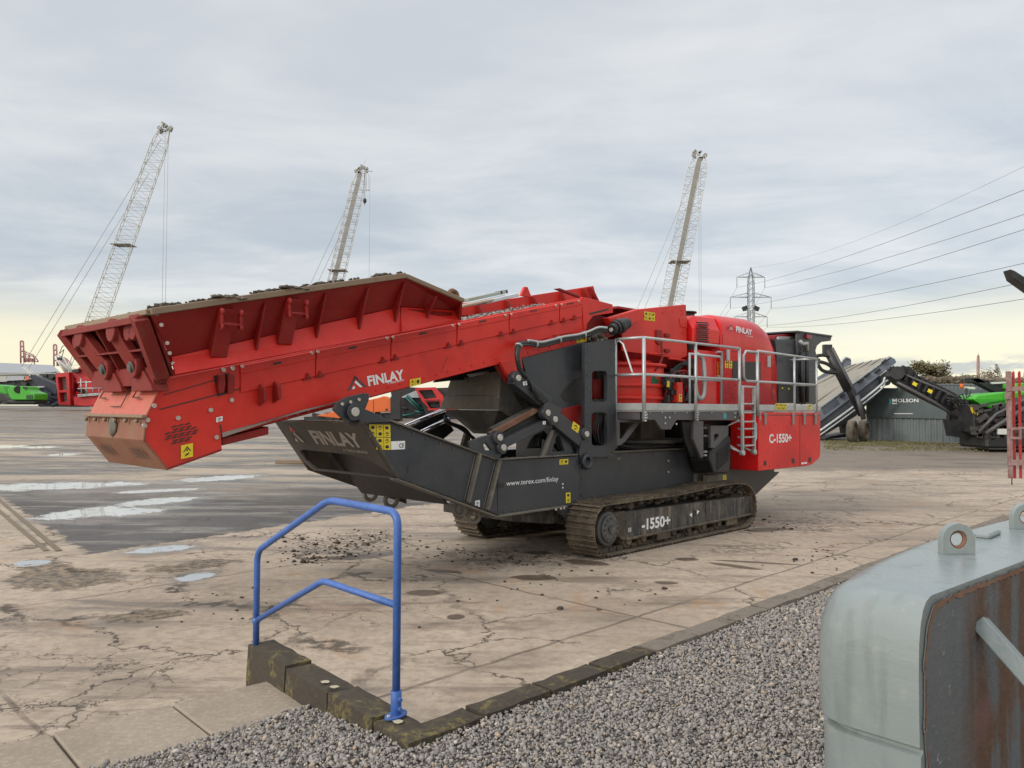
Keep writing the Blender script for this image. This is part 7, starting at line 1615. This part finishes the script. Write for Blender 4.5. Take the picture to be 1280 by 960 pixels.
conc = k.mix(k.math('MULTIPLY', k.math('MULTIPLY', k.step(sw, .54, .66), k.step(k.noise(k.map(co, loc=(2, 7, 0)), .30, 4), .47, .58)), .6), conc, (.10, .08, .062))
# tarmac
ta = G(110, 693); tb2_ = G(400, 650); td = (tb2_ - ta).normalized(); tdn = V((-td.y, td.x, 0))
wobt = k.math('MULTIPLY', k.math('SUBTRACT', k.noise(co, 2.6, 8, .75), .5), .9)
dline = k.math('ADD', k.math('ADD', k.math('MULTIPLY', k.math('SUBTRACT', X_, ta.x), tdn.x), k.math('MULTIPLY', k.math('SUBTRACT', Y_, ta.y), tdn.y)), wobt)
m1 = k.step(dline, -.05, .05)
la_ = G(45, 650); lb_ = G(112, 693); ldv = (lb_ - la_).normalized(); lnn = V((-ldv.y, ldv.x, 0)); lnn = lnn if lnn.x > 0 else -lnn
d2 = k.math('ADD', k.math('ADD', k.math('MULTIPLY', k.math('SUBTRACT', X_, la_.x), lnn.x), k.math('MULTIPLY', k.math('SUBTRACT', Y_, la_.y), lnn.y)), wobt); m2 = k.step(d2, -.05, .05)
farb = k.step(k.math('ADD', Y_, k.math('MULTIPLY', n_big, 16)), 33, 27)
tmask = k.math('MULTIPLY', k.math('MULTIPLY', m1, m2), farb)
tar = k.mix(n_mid, (.050, .044, .040), (.092, .080, .070)); tar = k.mix(k.math('MULTIPLY', k.step(n_gr, .55, .7), .35), tar, (.18, .16, .14)); tar = k.mix(k.math('MULTIPLY', k.step(nst, .50, .6), .6), tar, (.20, .165, .13)); tar = k.mix(k.math('MULTIPLY', k.step(nsp, .56, .66), .5), tar, (.025, .022, .02)); tar = k.mix(k.math('MULTIPLY', k.step(n_md2, .56, .64), .5), tar, (.03, .026, .023))
col = k.mix(tmask, conc, tar)
# mottled wet zone further out
nw = k.noise(k.map(co, (.16, .55, 1)), 1.0, 8, .68, .8)
wet = k.mix(k.step(nw, .40, .60), (.07, .056, .044), (.36, .29, .22)); zw = k.step(k.math('ADD', Y_, k.math('MULTIPLY', n_big, 10)), 22, 28); zwl = k.math('MULTIPLY', zw, k.step(X_, 4, 0))
col = k.mix(zwl, col, wet)
# brown hardcore at the back
back = k.mix(n_mid, (.135, .105, .08), (.23, .185, .145)); back = k.mix(k.math('MULTIPLY', k.step(nst, .5, .62), .6), back, (.075, .058, .045)); back = k.mix(k.math('MULTIPLY', k.step(n_gr, .55, .7), .3), back, (.33, .29, .25))
zb2 = k.step(k.math('ADD', k.math('ADD', Y_, k.math('MULTIPLY', X_, -.1)), k.math('MULTIPLY', n_mid, 3.5)), 26.2, 27.4); zleft = k.step(k.math('ADD', Y_, k.math('MULTIPLY', n_big, 8)), 42, 50)
zb = k.math('MAXIMUM', k.math('MULTIPLY', zb2, k.step(X_, 2, 4)), zleft); col = k.mix(zb, col, back)
# puddles; pale metallic colour stands in for the bright sky reflection
pud = multi([(-60, 612, 170, 607, .85), (40, 571, 60, 569, .8), (-20, 571, 25, 568, .9), (55, 650, 150, 633, .55), (90, 645, 200, 636, .6), (150, 632, 240, 622, .5), (225, 604, 320, 598, .55), (225, 726, 262, 716, .17), (18, 706, 62, 702, .22), (160, 690, 240, 683, .25), (60, 578, 100, 576, .5), (140, 617, 250, 612, .3)], amp=1.0, soft=.07); pud = k.math('MULTIPLY', pud, k.step(k.noise(k.map(co, (1, 1.6, 1)), 2.6, 8, .7, .4), .36, .41))
pudw = multi([(-60, 612, 200, 606, 1.3), (55, 655, 240, 622, 1.0), (215, 606, 340, 596, .9), (215, 728, 272, 712, .26), (150, 695, 255, 680, .42)], amp=.8, soft=.35)
damp = k.math('MAXIMUM', pudw, k.math('MULTIPLY', zwl, k.step(nw, .56, .44)))
col = k.mix(k.math('MULTIPLY', pudw, .55), col, (.06, .05, .04)); col = k.mix(pud, col, (.62, .62, .60))
k.l(col, b.inputs['Base Color'])
rg_ = k.math('SUBTRACT', k.math('ADD', .80, k.math('MULTIPLY', n_mid, .1)), k.math('MULTIPLY', damp, .42)); rg_ = k.math('SUBTRACT', rg_, k.math('MULTIPLY', oil, .25)); rg_ = k.math('SUBTRACT', rg_, k.math('MULTIPLY', k.step(nst, .48, .62), .22)); rg_ = k.math('SUBTRACT', rg_, k.math('MULTIPLY', k.math('MULTIPLY', tmask, k.step(n_big, .45, .6)), .28)); k.l(k.mix(pud, k.n('ShaderNodeCombineColor').outputs[0], (.03, .03, .03)), b.inputs['Roughness']) if False else None
mr_ = k.n('ShaderNodeMix'); k.l(pud, mr_.inputs[0]); k.l(rg_, mr_.inputs[2]); mr_.inputs[3].default_value = .03; k.l(mr_.outputs[0], b.inputs['Roughness']); ms_ = k.n('ShaderNodeMix'); k.l(pud, ms_.inputs[0]); ms_.inputs[2].default_value = 1.45; ms_.inputs[3].default_value = 2.6; k.l(ms_.outputs[0], b.inputs['IOR']); k.l(k.math('MULTIPLY', pud, .75), b.inputs['Metallic'])
hgt = k.math('SUBTRACT', k.math('ADD', k.math('MULTIPLY', n_fin, .35), k.math('MULTIPLY', n_gr, .12)), k.math('ADD', crack, k.math('MULTIPLY', crumb, .6))); hgt = k.math('MULTIPLY', hgt, k.math('SUBTRACT', 1.0, pud))
k.l(k.bump(hgt, .7, .03), b.inputs['Normal'])
# the ground as one sheet: fine near, coarse far
def axis(lims):
    out = []
    for a_, b_, s in lims:
        x = a_
        while x < b_ - 1e-6: out.append(x); x += s
    return out
xs = axis([(-1500, -200, 100), (-200, -60, 10), (-60, 60, 2), (60, 200, 10), (200, 1501, 100)]); ys = axis([(-40, 10, 5), (10, 100, 1.5), (100, 240, 10), (240, 1500, 90), (1500, 3001, 500)])
mb = MB(); 
for x in xs:
    for y in ys: mb.v.append((x, y, ground_z(x, y)))
m_ = len(ys)
for i in range(len(xs) - 1):
    for j in range(m_ - 1): mb.f.append((i * m_ + j, (i + 1) * m_ + j, (i + 1) * m_ + j + 1, i * m_ + j + 1)); mb.sm.append(True)
struct(mb.build('ground', m_gnd, bev=0))
# grass verge in front of the containers
m_grass = flat('thin_grass', (.15, .135, .065), .9)
vs = []; fs = []; random.seed(6)
for i in range(5500):
    px = random.uniform(1030, 1235); Y = random.triangular(34.5, 43.5, 41); p = base(px, Y); 
    if noise.noise(V((p.x * .5, p.y * .8, 0))) < -.12 and Y < 40: continue
    s = random.uniform(.03, .09); a_ = random.uniform(0, 3.14); o = len(vs); d = V((math.cos(a_), math.sin(a_), 0)) * .05; vs += [p - d, p + d, p + V((random.uniform(-.04, .04), 0, s))]; fs.append((o, o + 1, o + 2))
me = bpy.data.meshes.new('grass'); me.from_pydata([tuple(v) for v in vs], [], fs); me.materials.append(m_grass); o = bpy.data.objects.new('grass', me); COL.objects.link(o); tag(o, 'thin strip of yellow-green grass in front of the containers', 'grass'); o['kind'] = 'stuff'
# old rails set in the ground at the left
m_rail = paint('old_rail_steel', (.12, .09, .06), .6, .6, (.2, .16, .1), 2)
mb = MB()
for q in (((-40, 606), (58, 689)), ((-26, 604), (74, 689))):
    a_, b_ = G(*q[0]), G(*q[1]); d = (b_ - a_).normalized(); n_ = V((-d.y, d.x, 0)) * .035; mb.prism([a_ - n_, a_ + n_, b_ + n_, b_ - n_], (0, 0, .012))
tag(mb.build('sunken_rail', m_rail, bev=0), 'pair of old steel rails sunk in the yard at the left edge', 'rail')
# dirt crumbs scattered about
mb = MB(); random.seed(12)
clusters = [(415, 683, 90, 20, 150), (450, 672, 80, 14, 90), (650, 700, 70, 12, 50), (560, 690, 50, 12, 40), (960, 655, 60, 16, 30), (700, 740, 160, 40, 30), (1020, 700, 60, 25, 25), (380, 700, 40, 10, 40), (300, 760, 120, 30, 20), (760, 690, 60, 10, 30)]
for cx, cy, sx, sy, n in clusters:
    for i in range(n): p = G(random.gauss(cx, sx * .45), random.gauss(cy, sy * .45)); s = random.uniform(.005, .02) if random.random() < .93 else random.uniform(.02, .042); mb.ball(p + V((0, 0, s * .3)), s, (1.2, 1, .6), 6, .3)
o = mb.build('dirt_crumbs', m_soil, bev=0); tag(o, 'crumbs of dark soil scattered on the concrete around the crusher', 'soil'); o['kind'] = 'stuff'
mb = MB(); random.seed(19)   # distant railings / timber lying behind the hopper at left
p = G(385, 588 - 18); 
bp = base(367, 27); mb.box(bp + V((0, 0, .06)), (1.1, .3, .12)); tag(mb.build('timber_baulk', m_worn, org=bp, bev=.01), 'short brown timber baulk lying on the yard left of the grey chute', 'timber')
# ================================================================== SKY AND LIGHT
w = bpy.data.worlds.new('World'); scene.world = w; w.use_nodes = True; nt = w.node_tree; nt.nodes.clear(); k = N(nt)
out = k.n('ShaderNodeOutputWorld'); bg = k.n('ShaderNodeBackground'); bg2 = k.n('ShaderNodeBackground'); add = k.n('ShaderNodeAddShader')
sky = k.n('ShaderNodeTexSky', sky_type='NISHITA'); sky.sun_disc = False; SUN_EL, SUN_AZ = 27, 232
sky.sun_elevation = rad(SUN_EL); sky.sun_rotation = rad(SUN_AZ); k.l(sky.outputs[0], bg.inputs[0]); bg.inputs[1].default_value = .022
co = k.n('ShaderNodeTexCoord').outputs['Generated']; sp = k.n('ShaderNodeSeparateXYZ'); k.l(co, sp.inputs[0]); X_, Y_, Z_ = sp.outputs
zc = k.math('ADD', k.math('MAXIMUM', Z_, 0.0), .09)
cv = k.n('ShaderNodeCombineXYZ'); k.l(k.math('DIVIDE', X_, zc), cv.inputs[0]); k.l(k.math('DIVIDE', Y_, zc), cv.inputs[1])
c1 = k.noise(k.map(cv.outputs[0], (.55, 1.1, 1), (0, 0, .5)), .55, 8, .52, .5); c2 = k.noise(k.map(cv.outputs[0], (.9, 1.3, 1), (0, 0, .3), (3, 1, 0)), 1.3, 10, .60, .5); c3 = k.noise(k.map(co, (1.4, 1.4, 6), (0, .0, 0)), 1.6, 7, .5, .4)
f = k.math('ADD', k.math('MULTIPLY', c1, .42), k.math('ADD', k.math('MULTIPLY', c2, .34), k.math('MULTIPLY', c3, .34)))
cl = k.mix(k.step(f, .43, .68), (.455, .50, .55), (.755, .755, .745))
el = Z_
topf = k.step(el, .16, .46); cl = k.mix(k.math('MULTIPLY', topf, .42), cl, (.74, .745, .745))
hz = k.math('ADD', el, k.math('MULTIPLY', k.math('SUBTRACT', c3, .5), .085))
glow = k.math('MULTIPLY', k.step(hz, .145, .060), .95); cl = k.mix(glow, cl, k.mix(k.step(X_, -.5, .5), (.92, .85, .62), (.91, .85, .63)))
lo_ = k.step(hz, .045, .0); cl = k.mix(k.math('MULTIPLY', lo_, .75), cl, (.76, .74, .62))
# a low grey cloud bank on the right near the horizon
bank = k.math('MULTIPLY', k.math('MULTIPLY', k.step(k.math('ABSOLUTE', k.math('SUBTRACT', Z_, .047)), .016, .003), k.step(k.noise(k.map(co, (9, 9, 40)), 1.6, 7, .6), .44, .56)), k.step(X_, .34, .44)); cl = k.mix(k.math('MULTIPLY', bank, .8), cl, (.40, .43, .48))
# brighter cloud overhead and behind, where the sun stands behind thin cloud
up = k.step(Z_, .48, .85); azx, azy = math.sin(rad(SUN_AZ)), math.cos(rad(SUN_AZ))
beh = k.step(k.math('ADD', k.math('MULTIPLY', X_, azx), k.math('MULTIPLY', Y_, azy)), .1, .9)
gain = k.math('ADD', 1.0, k.math('ADD', k.math('MULTIPLY', up, .95), k.math('MULTIPLY', beh, 1.1)))
k.l(cl, bg2.inputs[0]); k.l(gain, bg2.inputs[1]); k.l(bg.outputs[0], add.inputs[0]); k.l(bg2.outputs[0], add.inputs[1]); k.l(add.outputs[0], out.inputs[0])
sl = bpy.data.lights.new('sun', 'SUN'); sl.energy = 1.5; sl.angle = rad(10); sl.color = (1, .93, .82); so = bpy.data.objects.new('sun', sl); COL.objects.link(so)
sdir = V((math.sin(rad(SUN_AZ)) * math.cos(rad(SUN_EL)), math.cos(rad(SUN_AZ)) * math.cos(rad(SUN_EL)), math.sin(rad(SUN_EL)))); so.rotation_euler = sdir.to_track_quat('Z', 'Y').to_euler(); so.location = (0, 0, 40)
scene.view_settings.view_transform = 'Standard'; scene.view_settings.look = 'None'; scene.view_settings.exposure = 0; scene.view_settings.gamma = 1
scene.render.resolution_x = 1024; scene.render.resolution_y = 768
print('tris', sum(len(o.data.polygons) for o in bpy.data.objects if o.type == 'MESH'))
